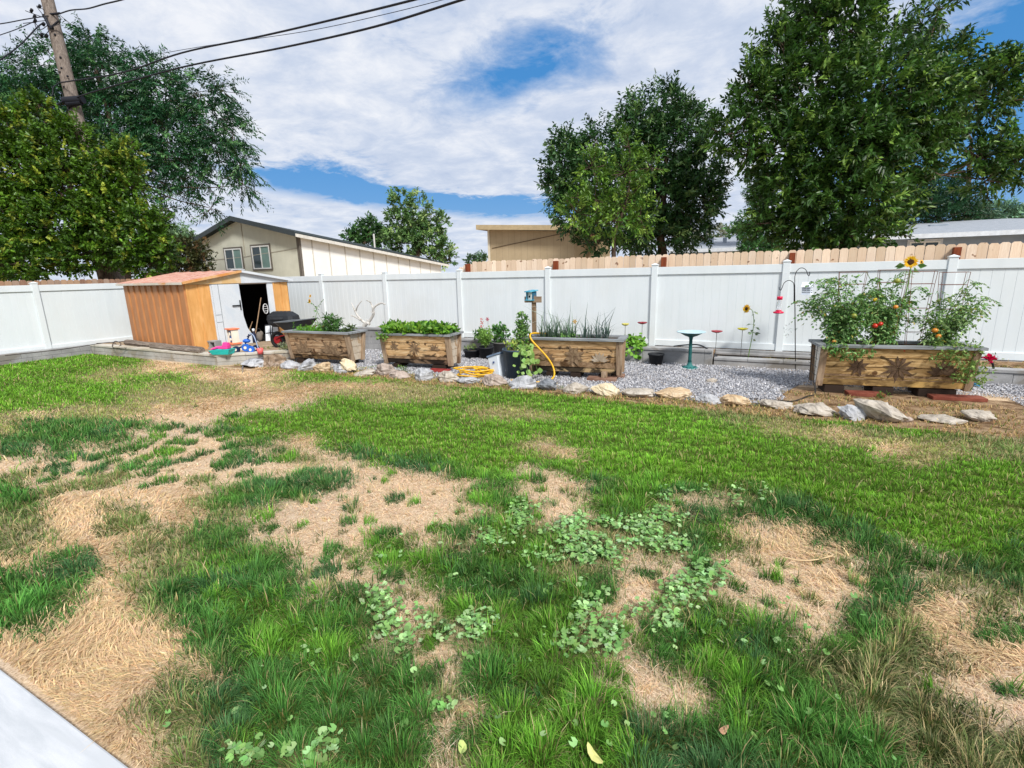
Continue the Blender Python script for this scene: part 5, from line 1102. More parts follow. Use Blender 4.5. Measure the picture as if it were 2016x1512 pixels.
# storage bin
c = G(979, 742); t = thing('storage_bin', 'clear white plastic storage bin with a blue grey lid leaning on the tub', 'storage bin', c, R(-8)); t.scale = (.78, .85, 1.0)
m = M(); m.hexa([(-.10, -.09, 0), (.15, -.09, 0), (.15, .12, 0), (-.10, .12, 0), (-.17, -.12, .36), (.12, -.12, .44), (.12, .15, .44), (-.17, .15, .36)]); b_ = m.build('bin', plain('cloudy_plastic', (226, 234, 242), .35, 0, .04, 3, .02), t, bevel=.015)
m = M(); m.bar((-.19, .015, .375), (.14, .015, .462), .30, .035, (0, 0, 1)); m.build('lid', plain('bin_lid', (112, 130, 152), .45), t, bevel=.006)
m = M(); m.slab([(-.02, -.125, .27), (.03, -.125, .275), (.03, -.122, .31), (-.02, -.122, .305)], (0, -.003, 0)); m.build('sticker', plain('sticker_blue', (70, 90, 140), .5), b_)
# hoses
YH = plain('yellow_hose', (228, 176, 40), .45, 0, .08, 20, .05)
c = G(944, 741); pts = []
for k in range(90):
    a = k*.42; r_ = .17+.13*math.sin(k*.21)+.04*math.sin(k*.77); pts.append((c[0]+r_*1.55*math.cos(a)+.02*math.sin(k), c[1]+r_*.95*math.sin(a), .025+.0016*k+.012*math.sin(k*1.3)))
M().tube(pts, .0145, 7).build('coiled_hose', YH, label='coiled bright yellow hose lying on the gravel beside the storage bin', cat='hose')
p0 = ploc('c', .05, .3, .74); pts = [ploc('c', .30, .42, .76), ploc('c', .12, .12, .80), ploc('c', .10, -.03, .78), ploc('c', .16, -.08, .68), ploc('c', .42, -.10, .42), ploc('c', .55, -.12, .22), ploc('c', .57, -.22, .07), ploc('c', .42, -.42, .03), ploc('c', .15, -.45, .025), ploc('c', -.15, -.40, .025)]
M().tube(spline(pts, 7), .0155, 8).build('garden_hose', YH, label='yellow hose hanging over the front of the onion planter down to the rocks', cat='hose')
GH = plain('grey_green_hose', (126, 138, 104), .5)
M().tube(spline([(-8.36, 9.66, .60), (-8.33, 9.55, .5), (-8.32, 9.5, .2), (-8.35, 9.45, .03), (-8.1, 9.0, .025), (-7.6, 8.6, .025), (-7.2, 8.2, .025), (-7.4, 7.5, .025), (-7.9, 7.45, .03)], 7), .013, 7).build('garden_hose', GH, label='pale green hose hanging down the raised wall between the left planters', cat='hose')
M().tube(spline([(-8.5, 9.75, .6), (-8.44, 9.6, .62), (-8.43, 9.55, .45), (-8.44, 9.53, .1), (-8.44, 9.45, .015)], 7), .015, 7).build('garden_hose', plain('dark_grey_hose', (92, 98, 98), .5), label='dark grey hose hanging down the raised wall nearest the driftwood', cat='hose')
t = thing('hose_fitting', 'black sprinkler tap lying on the raised wall top', 'tap', (-8.38, 9.78, .58)); m = M(); m.tube([(-.14, 0, .03), (.10, 0, .03)], .028, 8); m.tube([(.0, 0, .05), (0, 0, .09)], .012, 6); m.bar((-.05, 0, .09), (.05, 0, .09), .02, .012); m.build('tap', BP, t)
# driftwood
DW = two('driftwood', (200, 196, 188), (226, 222, 216), 8, .8, (1, 1, 1), .4, .65, .4, .004, (132, 124, 112), 3)
q = lambda x, y: PY(x, y, 9.9)-np.array([-8.9, 9.9, .58])
t = thing('driftwood_branch', 'bleached antler like driftwood branch standing on the raised block wall', 'driftwood', (-8.9, 9.9, .58))
m = M()
for pts, r0, r1 in (([(722, 638), (728, 630), (735, 618), (736, 608), (742, 600), (750, 597), (759, 599)], .022, .008), ([(735, 612), (734, 604), (728, 596), (721, 591)], .014, .005), ([(736, 617), (731, 613)], .011, .005),
                    ([(718, 637), (711, 630), (703, 618), (699, 606), (692, 596)], .018, .006), ([(711, 630), (700, 624), (690, 621)], .014, .006), ([(727, 632), (722, 629)], .01, .005), ([(700, 612), (706, 602), (713, 592)], .010, .005), ([(716, 642), (722, 636), (728, 638)], .03, .02)):
    s = spline([q(*p)+np.array([0, rng.normal(0, .02), 0]) for p in pts], 4); m.tube(s, list(np.linspace(r0*2.0, r1*2.0, len(s))), 7)
m.build('branch', DW, t)

# ---------------------------------------------------------------- birdhouse post
pb = ploc('c', .025, .46, 0); t = thing('birdhouse_post', 'grey wooden post with a crossboard at the back of the onion planter', 'post', pb, R(5))
m = M(); m.box(-.035, .035, -.035, .035, 0, 1.47); m.build('post', two('post_wood', (124, 102, 80), (156, 132, 106), 4, .85, (5, 5, .6)), t, bevel=.003)
m = M(); m.box(-.165, .165, -.06, -.037, 1.33, 1.44); m.build('crossboard', two('board_wood', (134, 112, 92), (164, 142, 120), 4, .85, (.6, 5, 5)), t, bevel=.003)
m = M(); 
for z, s in ((.95, .03), (1.18, -.02), (1.24, .02)): m.tube([(-.037, -.04, z), (.037, -.04, z+s), (.04, .04, z), (-.04, .04, z+.01), (-.037, -.04, z)], .003, 5)
m.build('twine', plain('twine', (196, 190, 176), .8), t)
t = thing('birdhouse', 'small weathered turquoise birdhouse with a round hole on the crossboard', 'birdhouse', pb+np.array([-.045, -.09, 1.37]), R(-18))
TQ = two('turquoise_paint', (70, 160, 190), (110, 184, 206), 8, .7, (1, 1, 1), .4, .6, .3, .003, (206, 214, 212), 5); PWH = plain('birdhouse_front', (206, 208, 200), .7)
m = M(); m.box(-.055, .055, .012, .13, .015, .16); m.build('box', plain('dark_teal', (40, 92, 118), .7), t); m = M(); m.box(-.045, .045, .0, .0115, .015, .16); m.build('front', PWH, t)
m = M(); m.hexa([(-.08, -.06, .15), (.08, -.06, .15), (.08, .15, .17), (-.08, .15, .17), (-.08, -.06, .165), (.08, -.06, .165), (.08, .15, .19), (-.08, .15, .19)]); m.build('roof', TQ, t)
m = M(); m.box(-.07, .07, -.07, .135, 0, .014); m.box(-.062, -.0555, -.03, .13, .0145, .15); m.build('base_board', TQ, t)
m = M(); m.tube([(0, -.0035, .07), (0, .0, .07)], .02, 14); m.build('entrance_hole', plain('hole_black', (12, 12, 14), .9), t)
# bird bath
TEAL = two('teal_metal', (20, 74, 74), (40, 104, 102), 9, .5, (1, 1, 1), .4, .62, .2, .003, None, 4, 60, .25); TEAL2 = plain('teal_pale', (84, 136, 138), .55, spec=.2)
c = G(1357, 726); t = thing('bird_bath', 'teal metal bird bath on a slim pedestal standing on the gravel', 'bird bath', c)
M().lathe([(.0, .0), (.165, 0), (.17, .015), (.15, .03), (.10, .045), (.055, .07), (.04, .10), (.036, .13)], 28).build('base', plain('teal_base', (52, 112, 110), .55, spec=.2), t)
m = M()
for k in range(10): a = k*PI/5; m.ball((.11*math.cos(a), .11*math.sin(a), .042), (.024, .024, .008), 8, 5)
m.build('base_leaves', TEAL, t)
M().lathe([(.034, .125), (.040, .14), (.032, .17), (.030, .55), (.036, .60), (.05, .615), (.12, .64), (.225, .70), (.236, .7002)], 24).build('pedestal', TEAL, t)
M().lathe([(.225, .7005), (.24, .7005), (.262, .705), (.262, .716), (.236, .716), (.15, .675), (0, .66)], 30).build('bowl', plain('bowl_pale', (176, 204, 212), .4), t)
# black fabric pot
pot('fabric_pot', 'empty black rounded pot standing on the gravel by the concrete wall', G(1291, 719), .11, .148, .24)
# bush right of planter c
c = G(1250, 712); t = thing('bean_bush', 'bright green broad leaved bush behind the right end of the onion planter', 'bush', c); P_ = rdir(90, .3)*np.array([.26, .2, .27])*rng.random((90, 1))**.4+np.array([-.05, .05, .28]); P_[:, 2] = np.clip(P_[:, 2], .05, None); N = 90*4
pp = np.repeat(P_, 4, 0)+rng.normal(0, .04, (N, 3)); roundleaf('leaves', pp, rng.uniform(.028, .05, N), rdir(N, 1)+np.array([.2, -.6, 0]), jit(C3(74, 136, 36), N, .2)*.5+.5*jit(C3(146, 190, 72), N, .2), t)
m = M(); [m.tube([(0, 0, 0), q_*.6, q_], .006, 5) for q_ in P_[:9]]; m.build('stem', STEM, t)
# flower dishes on stakes
def dish(lab, px, pyt, yv, zb, col, r=.10, tilt=0):
    p = PY(px, pyt, yv); t = thing('flower_dish_stake', lab, 'garden stake', (p[0], p[1], zb)); h = p[2]-zb
    M().tube([(0, 0, 0), (0, 0, h)], .0045, 6).build('stake', plain('stake_steel', (92, 88, 84), .5, .4), t)
    m = M(); n = 36; prof = [(0, -.012), (.4, -.012), (.8, .006), (1.0, .026), (.94, .030), (.7, .012), (0, 0)]
    vs = [(r*q*(1+.10*math.cos(7*2*PI*k/n)*(q > .5))*math.cos(2*PI*k/n), r*q*(1+.10*math.cos(7*2*PI*k/n)*(q > .5))*math.sin(2*PI*k/n), h+z) for q, z in prof for k in range(n)]
    m.add(vs, [(i*n+k, i*n+(k+1) % n, (i+1)*n+(k+1) % n, (i+1)*n+k) for i in range(6) for k in range(n)], True); m.build('dish', plain('dish_%d' % col[0], col, .35, 0, .15, 20, .05, .5), t)
dish('dark red flower shaped dish on a stake just right of the onion planter', 1264.5, 637, 10.4, .25, (140, 36, 48), .095)
dish('yellow flower shaped dish on a stake at the right end of the onion planter', 1231, 640, 9.0, .0, (206, 196, 96), .065)
dish('dark red flower shaped dish on a stake to the right of the bird bath', 1411, 654, 10.62, .13, (160, 50, 60), .105)
dish('yellow green flower shaped dish on a stake beside the single sunflower', 1462, 649, 10.62, .13, (188, 178, 44), .095)
def pin(lab, px, py, yv, zb, col, r=.055):
    p = PY(px, py, yv); t = thing('pinwheel_stake', lab, 'garden stake', (p[0], p[1], zb)); h = p[2]-zb; M().tube([(0, 0.01, 0), (0, 0.01, h)], .004, 6).build('stake', plain('stake_pale', (150, 150, 150), .5, .4), t)
    m = M()
    for k in range(6):
        a = k*PI/3; P = [(0, 0), (r*.5*math.cos(a-.35), r*.5*math.sin(a-.35)), (r*math.cos(a), r*math.sin(a)), (r*.6*math.cos(a+.4), r*.6*math.sin(a+.4))]; m.slab([(x, -.012-.004*(k % 2), h+z) for x, z in P], (0, .004, 0))
    m.build('flower', plain('pin_%d_%d' % col[:2], col, .5), t)
pin('crimson metal flower on a thin stake among the potted plants', 960, 628.5, 10.0, .1, (176, 34, 66))
pin('golden orange metal flower on a stake in the onion planter', 1132, 633, 8.5, .7, (196, 150, 40), .05)
pin('small turquoise metal flower just right of the birdhouse post', 1052, 627, 8.6, .7, (30, 120, 150), .035)
# shepherd hook with feeder and lantern house
BS = plain('black_steel', (30, 30, 32), .45); hb = G(1566, 729); t = thing('shepherd_hook', 'tall black double armed shepherd hook pushed into the gravel', 'hook', hb); fy_ = hb[1]
def hq(x, y): return PY(x, y, fy_)-hb
m = M(); m.tube([(0, 0, 0), hq(1565.5, 650), hq(1564.5, 560)], .008, 8); m.build('pole', BS, t)
m = M(); m.tube(spline([hq(1564, 596), hq(1564.5, 560), hq(1565.5, 541), hq(1572, 530), hq(1580, 527.5), hq(1587, 532), hq(1590, 540), hq(1592.5, 543), hq(1594, 539), hq(1594, 535)], 5), .006, 7); m.build('upper_arm', BS, t)
m = M(); m.tube(spline([hq(1563, 596), hq(1563, 562), hq(1560, 555), hq(1552.5, 552), hq(1544, 557), hq(1539.5, 567), hq(1537, 571.5), hq(1534.5, 569), hq(1534, 565)], 5), .006, 7); m.build('lower_arm', BS, t)
PK = plain('feeder_red', (214, 20, 70), .3, 0, .05, 4, 0, .5); GL = NT('clear_glass'); GL = GL.finish((.85, .9, .93, 1), .08, 0, spec=.5, transm=.75)
p = PY(1536.5, 572.5, fy_); sc = (p-CAM)@CF/FPX; t = thing('hummingbird_feeder', 'hummingbird feeder with red cap and base hanging from the lower hook', 'feeder', p)
def fz(y): return -(y-572.5)*sc
M().tube([(0, 0, 0), (0, 0, fz(583.5))], .0018, 5).build('hanger', GREYM, t)
M().lathe([(0, fz(583.5)), (5*sc, fz(583.5)), (5.3*sc, fz(586)), (5*sc, fz(590)), (0, fz(590))], 20).build('cap', PK, t)
M().lathe([(4.7*sc, fz(590.2)), (4.6*sc, fz(594)), (3.6*sc, fz(599)), (3.2*sc, fz(603)), (4.4*sc, fz(608)), (4.6*sc, fz(609.6))], 20).build('bottle', GL, t)
M().lathe([(0, fz(609.8)), (5*sc, fz(609.8)), (5.6*sc, fz(611.5)), (4*sc, fz(612)), (9*sc, fz(613.3)), (10*sc, fz(615)), (8.5*sc, fz(616.6)), (0, fz(616.9))], 24).build('base', PK, t)
p = PY(1592, 543, fy_); t = thing('lantern_house', 'white little house lantern with rows of punched windows hanging from the upper hook', 'lantern', p, R(-20)); LW = plain('lantern_white', (232, 238, 246), .4, 0, .02, 4, 0); WD = plain('lantern_window', (84, 94, 108), .7)
z0 = -.33; m = M(); m.box(-.072, .072, -.05, .05, z0+.012, z0+.15); m.add([(-.072, -.05, z0+.15), (.072, -.05, z0+.15), (.072, .05, z0+.15), (-.072, .05, z0+.15), (-.072, 0, z0+.21), (.072, 0, z0+.21)], [(0, 1, 5, 4), (2, 3, 4, 5), (1, 2, 5), (3, 0, 4)]); b_ = m.build('house', LW, t)
m = M(); m.box(-.09, .09, -.07, .07, z0, z0+.011); m.build('base', LW, t)
m = M(); m.slab([(-.085, -.068, z0+.132), (.085, -.068, z0+.132), (.085, 0, z0+.218), (-.085, 0, z0+.218)], (0, 0, .006)); m.slab([(-.085, .001, z0+.218), (.085, .001, z0+.218), (.085, .068, z0+.132), (-.085, .068, z0+.132)], (0, 0, .006)); m.build('roof', LW, t)
m = M()
for r_ in range(3):
    for k in range(6): x = -.057+.0205*k+(.006 if k > 2 else 0); z = z0+.03+r_*.04; m.box(x, x+.010, -.0525, -.0503, z, z+.022)
    for k in range(3): y = -.034+.025*k; m.box(.0725, .0745, y, y+.011, z0+.03+r_*.04, z0+.052+r_*.04)
m.build('windows', WD, b_)
M().tube([(0, 0, 0), (.0, 0, z0+.22)], .0015, 5).build('hanger', plain('silver_wire', (180, 184, 190), .4, .5), t)
# black pipe over bed wall
t = thing('black_spout', 'curved black corrugated pipe arching over the concrete bed wall', 'pipe', (0, 0, 0))
m = M(); m.tube(spline([(-1.62, 10.5, .33), (-1.35, 10.42, .38), (-1.12, 10.40, .39), (-.94, 10.40, .30), (-.86, 10.45, .17)], 6), [.014]*24+[.02], 8); m.build('pipe', BP, t); M().lathe([(.0, .13), (.09, .13), (.05, .19), (.02, .22)], 10, (-.84, 10.5, 0)).build('boot', BP, t)
def leafy(name, lab, px, py, r, n, cols=((100, 130, 66), (160, 180, 110)), z=0, cat='weed'):
    c = G(px, py, z); t = thing(name, lab, cat, c); P_ = np.abs(rdir(n))*np.sign(rng.normal(size=(n, 3)))*np.array([r, r*.7, 0])+np.array([0, 0, 1])*rng.random((n, 1))*r*1.1; rosette('leaves', P_, 6, r*.25, r*.42, r*.16, *cols, t); m = M(); [m.tube([(0, 0, 0), q_], .003, 4) for q_ in P_[:5]]; m.build('stem', STEM, t)
leafy('leafy_weed', 'small green weed growing under the strawberry planter', 795, 735, .12, 16, ((60, 104, 40), (120, 156, 70)))
leafy('leafy_weed', 'small green weed under the middle of the tomato planter', 1737, 785, .08, 10, ((50, 110, 36), (110, 160, 60)))
leafy('leafy_weed', 'grey green weed on the pad beside the grill', 560, 690, .16, 18, ((110, 126, 92), (150, 160, 124)), .222)
leafy('leafy_weed', 'small yellow green weed on the right mulch bed', 1557, 707, .08, 10, ((120, 150, 50), (170, 190, 80)), .13)
# ivy-like thin sprig against fence
P_ = np.array([PY(x, y, 10.6) for x, y in ((1548, 650), (1555, 640), (1550, 662), (1558, 655), (1545, 658), (1560, 648))]); tag(rosette('pale_sprig', P_, 4, .07, .06, .015, (150, 164, 160), (180, 190, 186)), 'pale grey sprig in front of the fence left of the tomato planter', 'sprig', kind='stuff')
# fallen leaves and stick on the lawn
def fallen(lab, px, py, ln, col, rz):
    c = G(px, py, .06); m = M(); n = 10; vs = [(0, 0, .0)]
    for k in range(n): a = 2*PI*k/n; vs.append((ln/2*math.cos(a), ln*.24*math.sin(a)*(1-.3*math.cos(a)), .008*math.cos(2*a)+.004))
    m.add(vs, [(0, 1+k, 1+(k+1) % n) for k in range(n)]); o = m.build('fallen_leaf', plain('fl_%d' % col[0], col, .6), label=lab, cat='leaf', loc=c); o.rotation_euler = (R(20), R(-10), rz)
fallen('pale yellow oval leaf lying on the grass at the bottom centre of the photo', 1169, 1486, .09, (206, 204, 128), R(120)+R(27))
fallen('brown curled leaf lying on the dark grass at the lower right', 1425, 1437, .05, (176, 136, 108), 1)
fallen('yellow green leaf lying in the grass at the bottom left of centre', 911, 1474, .07, (190, 206, 120), -.8)
M().tube(spline([G(1540, 1097, .03), G(1572, 1103, .035), G(1605, 1102, .035), G(1640, 1094, .03)], 5), .0045, 6).build('dry_stick', plain('stick_pale', (206, 180, 140), .7), label='thin pale curved stick lying on the straw patch', cat='stick')
# ---------------------------------------------------------------- trees
BARK = NT('bark'); v = BARK.coord('Object', (6, 6, 1)); f = BARK.noise(v, 4, 7, .7, .5); BARK = BARK.finish(BARK.ramp(f, [(.3, lin(48, 40, 34)), (.6, lin(96, 82, 70)), (.8, lin(130, 116, 102))]), .95, 0, f, .8, .03, .1)
TL = leafmat('tree_leaf', .28, .42, spec=.4)
def tree(name, label, base, dep, blobs, leaf, wide, cols, dens=1.0, twig=.32, per=12, group=None, up=.35, droop=0., trunk=.12, depthk=.8, drop_=0, shell=.35, fill=.85):
    """blobs: (x, y, rx, ry[, depth offset in m]) of crown masses where they stand at the given distance"""
    base = np.array([base[0], base[1], 0.0]); t = thing(name, label, 'tree', base, 0, group); s = dep/FPX
    P0, D0, C0 = [], [], []; m = M(); tr = M(); cs = []
    for bl in blobs:
        x, y, rx, ry = bl[:4]; off = bl[4] if len(bl) > 4 else 0; dn = bl[5] if len(bl) > 5 else 1.0; c = D(x, y, dep+off); cs.append((c, rx*s, ry*s, dn))
    allc = np.array([c for c, *_ in cs]); cen = allc.mean(0)
    z0 = np.percentile(allc[:, 2], 35); fork = np.array([base[0]+(cen[0]-base[0])*.4, base[1]+(cen[1]-base[1])*.4, max(1.8, z0-.8)])
    tr.tube(spline([base, base+(fork-base)*.5+np.array([.03, .02, 0]), fork], 5), [trunk*(1-.4*i/10) for i in range(11)], 9)
    topc = cs[int(np.argmax(allc[:, 2]))][0]; tr.tube(spline([fork, (fork+topc)/2+rng.normal(0, .15, 3), topc], 6), [trunk*.55*(1-.92*i/12) for i in range(13)], 7)
    tr.v = [tuple(np.array(p)-base) for p in tr.v]; tr.build('trunk', BARK, t)
    br = M()
    for (c, rx, ry, dn) in cs:
        a = fork+(topc-fork)*np.clip(rng.random()*.7, 0, 1)*(c[2] > fork[2]); mid = (a+c)/2+np.array([0, 0, -.15*np.linalg.norm(c-a)*.5])
        br.tube(spline([a, mid, c], 4), [trunk*.22*(1-.8*i/8) for i in range(9)], 5, cap=False)
        ra = np.array([rx, max(rx, ry)*depthk, ry])*fill
        n = int(dens*dn*(26+110*rx*ry/(min(twig, .36)*min(twig, .36))*.16)*1.3); u = rdir(n); rad = (shell+(1-shell)*rng.random((n, 1)))**.5
        bump_ = 1+.22*np.sin(u[:, :1]*5+c[0])*np.cos(u[:, 2:]*5+c[2]); tp = c+u*ra*rad*bump_
        td = nrm(u*.9+np.array([0, 0, up])+rng.normal(0, .35, (n, 3))); ln = twig*np.exp(rng.normal(0, .25, n))
        for k in range(0, n, max(1, n//7)): br.tube([c+(tp[k]-c)*.15, tp[k]+td[k]*ln[k]*.6], .012, 4, cap=False)
        k = per; tt = np.tile(np.linspace(.1, 1, k), n)[:, None]; pp = np.repeat(tp, k, 0); dd = np.repeat(td, k, 0); LL = np.repeat(ln, k)[:, None]
        pos = pp+dd*LL*tt-np.array([0, 0, 1])*(droop*LL*tt*tt); sd = nrm(np.cross(dd, np.repeat(rdir(n), k, 0)))*np.where(np.arange(n*k) % 2, 1, -1)[:, None]
        ld = nrm(dd*.75+sd*.8+rng.normal(0, .25, (n*k, 3))-np.array([0, 0, 1])*(.25+droop)); P0.append(pos); D0.append(ld)
        tone = np.exp(rng.normal(0, .22, n))[:, None]*np.exp(.0*u[:, 2:]); mx = np.clip(rng.normal(.45, .25, (n, 1)), 0, 1)
        cc = (np.array(lin(*cols[0])[:3])*(1-mx)+mx*np.array(lin(*cols[1])[:3]))*tone
        if len(cols) > 2: r_ = (rng.random((n, 1)) < .12); cc = np.where(r_, np.array(lin(*cols[2])[:3])*tone, cc)
        C0.append(np.repeat(cc, k, 0)*np.exp(rng.normal(0, .12, (n*k, 1))))
    P0, D0, C0 = map(np.concatenate, (P0, D0, C0)); N = len(P0)
    br.v = [tuple(np.array(p)-base) for p in br.v]; br.build('branches', BARK, t)
    leaves('crown', P0-base, D0, leaf*np.exp(rng.normal(0, .2, N)), wide*np.exp(rng.normal(0, .2, N)), C0, TL, t, .15)
    print(label[:30], N)
    return t
# big ash at the right
b = D(1650, 500, 11.8)
AC = ((30, 62, 22), (78, 116, 44), (120, 154, 66))
tree('ash_tree', 'largest dark green ash tree leaning out over the fence at the right', b, 11.8, [
 (1640, 60, 95, 95), (1600, 20, 60, 50), (1680, 10, 55, 50), (1735, 100, 70, 50, .4, .8), (1815, 50, 34, 34, .5, .45), (1848, 20, 16, 26, .4, .4), (1845, 140, 60, 55), (1890, 120, 26, 24, 0, .5), (1960, 165, 38, 60, 0, .9), (1935, 205, 55, 45), (1980, 140, 22, 34, 0, .6),
 (1540, 120, 45, 70, 0, .7), (1530, 75, 22, 40, 0, .5), (1500, 190, 45, 60), (1475, 170, 22, 40, 0, .6), (1450, 260, 42, 45, 0, .7), (1420, 265, 20, 30, 0, .5), (1600, 190, 100, 95), (1720, 200, 110, 100, -.6), (1800, 220, 90, 80, -.4), (1840, 265, 40, 34, 0, .7), (1560, 290, 95, 85), (1660, 300, 115, 95, -.5),
 (1760, 310, 85, 70), (1560, 390, 80, 75), (1650, 400, 105, 90, -.5), (1740, 390, 70, 60, 0, .9), (1590, 450, 70, 50), (1680, 465, 70, 45, -.3), (1740, 455, 40, 40, 0, .7), (1470, 300, 30, 25, 0, .5), (1500, 440, 20, 30, 0, .6),
 (1935, 312, 36, 22, 0, .8), (1975, 295, 35, 40, 0, .7), (2000, 330, 40, 32, 0, .7), (1940, 355, 34, 22, 0, .7), (2030, 300, 30, 30, 0, .6)],
 .14, .055, AC, dens=1.12, twig=.34, per=14, trunk=.17, fill=.80)
# middle ash and the lighter young tree in front of it
b = D(1330, 500, 15.5)
tree('ash_tree', 'dark green ash tree behind the tan building with a tall rounded top', b, 15.5, [
 (1290, 225, 60, 55), (1340, 260, 60, 60), (1250, 270, 50, 60), (1300, 310, 85, 70), (1180, 280, 36, 36, 0, .6), (1150, 300, 24, 30, 0, .5), (1110, 290, 24, 34, 0, .8), (1110, 330, 38, 45), (1150, 370, 60, 60), (1370, 340, 45, 50, 0, .8), (1400, 360, 30, 30, 0, .6),
 (1370, 400, 45, 55), (1300, 400, 80, 70), (1210, 350, 70, 60), (1130, 420, 40, 40, 0, .9), (1290, 465, 80, 40), (1400, 400, 18, 22, 0, .6), (1240, 440, 70, 55), (1360, 450, 40, 35, 0, .9), (1100, 370, 30, 30, 0, .8), (1170, 475, 36, 26, 0, .8)],
 .145, .056, ((28, 62, 30), (70, 110, 56), (112, 144, 84)), dens=1.25, twig=.34, per=12, trunk=.2)
b = D(1205, 505, 13.2)
tree('young_ash_tree', 'lighter green young ash tree standing in front of the middle ash', b, 13.2, [
 (1240, 290, 18, 30, 0, .7), (1165, 330, 22, 40, 0, .8), (1230, 340, 30, 40, 0, .7), (1170, 390, 40, 40), (1230, 400, 45, 40, 0, .8), (1140, 420, 40, 30, 0, .8), (1210, 440, 60, 35, 0, .8), (1280, 330, 20, 30, 0, .5), (1260, 430, 30, 30, 0, .6)],
 .125, .046, ((54, 92, 24), (110, 146, 52), (140, 172, 70)), dens=.75, twig=.30, per=11, trunk=.09)
# honey locust with drooping sprays, left
b = D(235, 560, 21)
tree('honey_locust_tree', 'wide feathery honey locust tree spreading behind the utility pole', b, 21, [
 (120, 130, 70, 45, 0, .8), (60, 160, 60, 45, 0, .8), (190, 100, 50, 35, 0, .6), (170, 72, 28, 14, 0, .4), (20, 210, 60, 50), (110, 210, 90, 60), (210, 160, 80, 55), (290, 140, 50, 35, 0, .7), (320, 190, 70, 50), (390, 180, 50, 30, 0, .7), (440, 180, 24, 20, 0, .6), (230, 230, 90, 60), (330, 260, 80, 55), (420, 240, 55, 40, 0, .8), (460, 260, 28, 35, 0, .7),
 (250, 300, 80, 50, 0, .9), (350, 320, 60, 45, 0, .8), (430, 300, 50, 40, 0, .8), (475, 320, 24, 34, 0, .8), (480, 365, 14, 22, 0, .7), (270, 360, 50, 40, 0, .7), (350, 380, 40, 25, 0, .5), (380, 350, 40, 30, 0, .6), (330, 410, 24, 16, 0, .4), (415, 410, 8, 16, 0, .6), (-60, 180, 80, 70)],
 .17, .05, ((20, 60, 34), (52, 104, 58), (96, 142, 84)), dens=.75, twig=.7, per=18, up=.2, droop=.35, trunk=.22, shell=.2)
# yellow-green mass over the left fence
b = D(215, 560, 16.2)
tree('maple_tree', 'dense yellowish green tree overhanging the left fence in front of the pole', b, 15.6, [
 (20, 260, 60, 50), (60, 230, 20, 30, 0, .6), (110, 300, 60, 45), (40, 340, 80, 70), (130, 370, 80, 60), (200, 350, 40, 50, 0, .9), (240, 340, 24, 40, 0, .7), (20, 440, 80, 70), (110, 450, 90, 60), (200, 430, 60, 50), (270, 440, 50, 40, 0, .9), (300, 480, 36, 36, 0, .9), (250, 490, 60, 40), (160, 500, 70, 36), (20, 520, 60, 36, -.9), (60, 500, 60, 40), (210, 400, 50, 40), (-60, 400, 80, 150), (-40, 520, 60, 40), (290, 520, 36, 24, 0, .8), (75, 205, 14, 18, 0, .8), (150, 262, 20, 24, 0, .8), (250, 300, 14, 22, 0, .7), (232, 318, 20, 20, 0, .8), (262, 372, 16, 24, 0, .7), (310, 440, 18, 20, 0, .7), (120, 250, 14, 18, 0, .7), (330, 500, 14, 16, 0, .7)],
 .11, .070, ((44, 76, 20), (96, 134, 36), (146, 160, 56)), dens=1.3, twig=.30, per=13, trunk=.26)
m_t = tree('plum_bush', 'dark purplish green shrub left of the cream house', D(360, 560, 20), 19.5, [(360, 500, 38, 26), (395, 515, 22, 20, 0, .9), (330, 510, 34, 26), (370, 480, 20, 14, 0, .7), (385, 535, 26, 16), (400, 490, 14, 10, 0, .5)], .10, .06, ((42, 58, 30), (92, 90, 48), (124, 96, 64)), dens=1.0, twig=.22, per=9, trunk=.06)
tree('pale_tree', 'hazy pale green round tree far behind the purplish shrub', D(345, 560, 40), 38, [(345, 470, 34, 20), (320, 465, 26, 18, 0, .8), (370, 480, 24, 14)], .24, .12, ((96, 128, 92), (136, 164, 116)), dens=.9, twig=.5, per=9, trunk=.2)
# poplars behind the cream house
PC = ((40, 78, 38), (92, 132, 62), (132, 164, 90))
tree('poplar_tree', 'tallest pale green poplar rising behind the cream house roof', D(820, 545, 42), 42, [(790, 400, 22, 28), (785, 440, 30, 34), (825, 410, 15, 34, 0, .9), (815, 450, 30, 34), (850, 430, 14, 26, 0, .9), (845, 470, 34, 30), (870, 440, 12, 24, 0, .7), (870, 490, 22, 22), (800, 480, 44, 28), (840, 505, 46, 14), (770, 470, 18, 26, 0, .8), (884, 510, 14, 10)], .30, .15, ((62, 98, 52), (118, 152, 84), (160, 184, 116)), dens=.30, twig=.45, fill=.8, per=10, trunk=.25)
tree('poplar_tree', 'smaller pale green poplar to the left of the thin roof pole', D(715, 545, 46), 46, [(708, 458, 22, 18), (730, 448, 18, 20), (690, 470, 18, 12, 0, .8), (745, 465, 18, 20), (722, 480, 32, 14)], .34, .16, ((40, 78, 42), (84, 122, 62)), dens=.34, twig=.45, fill=.8, per=10, trunk=.25)
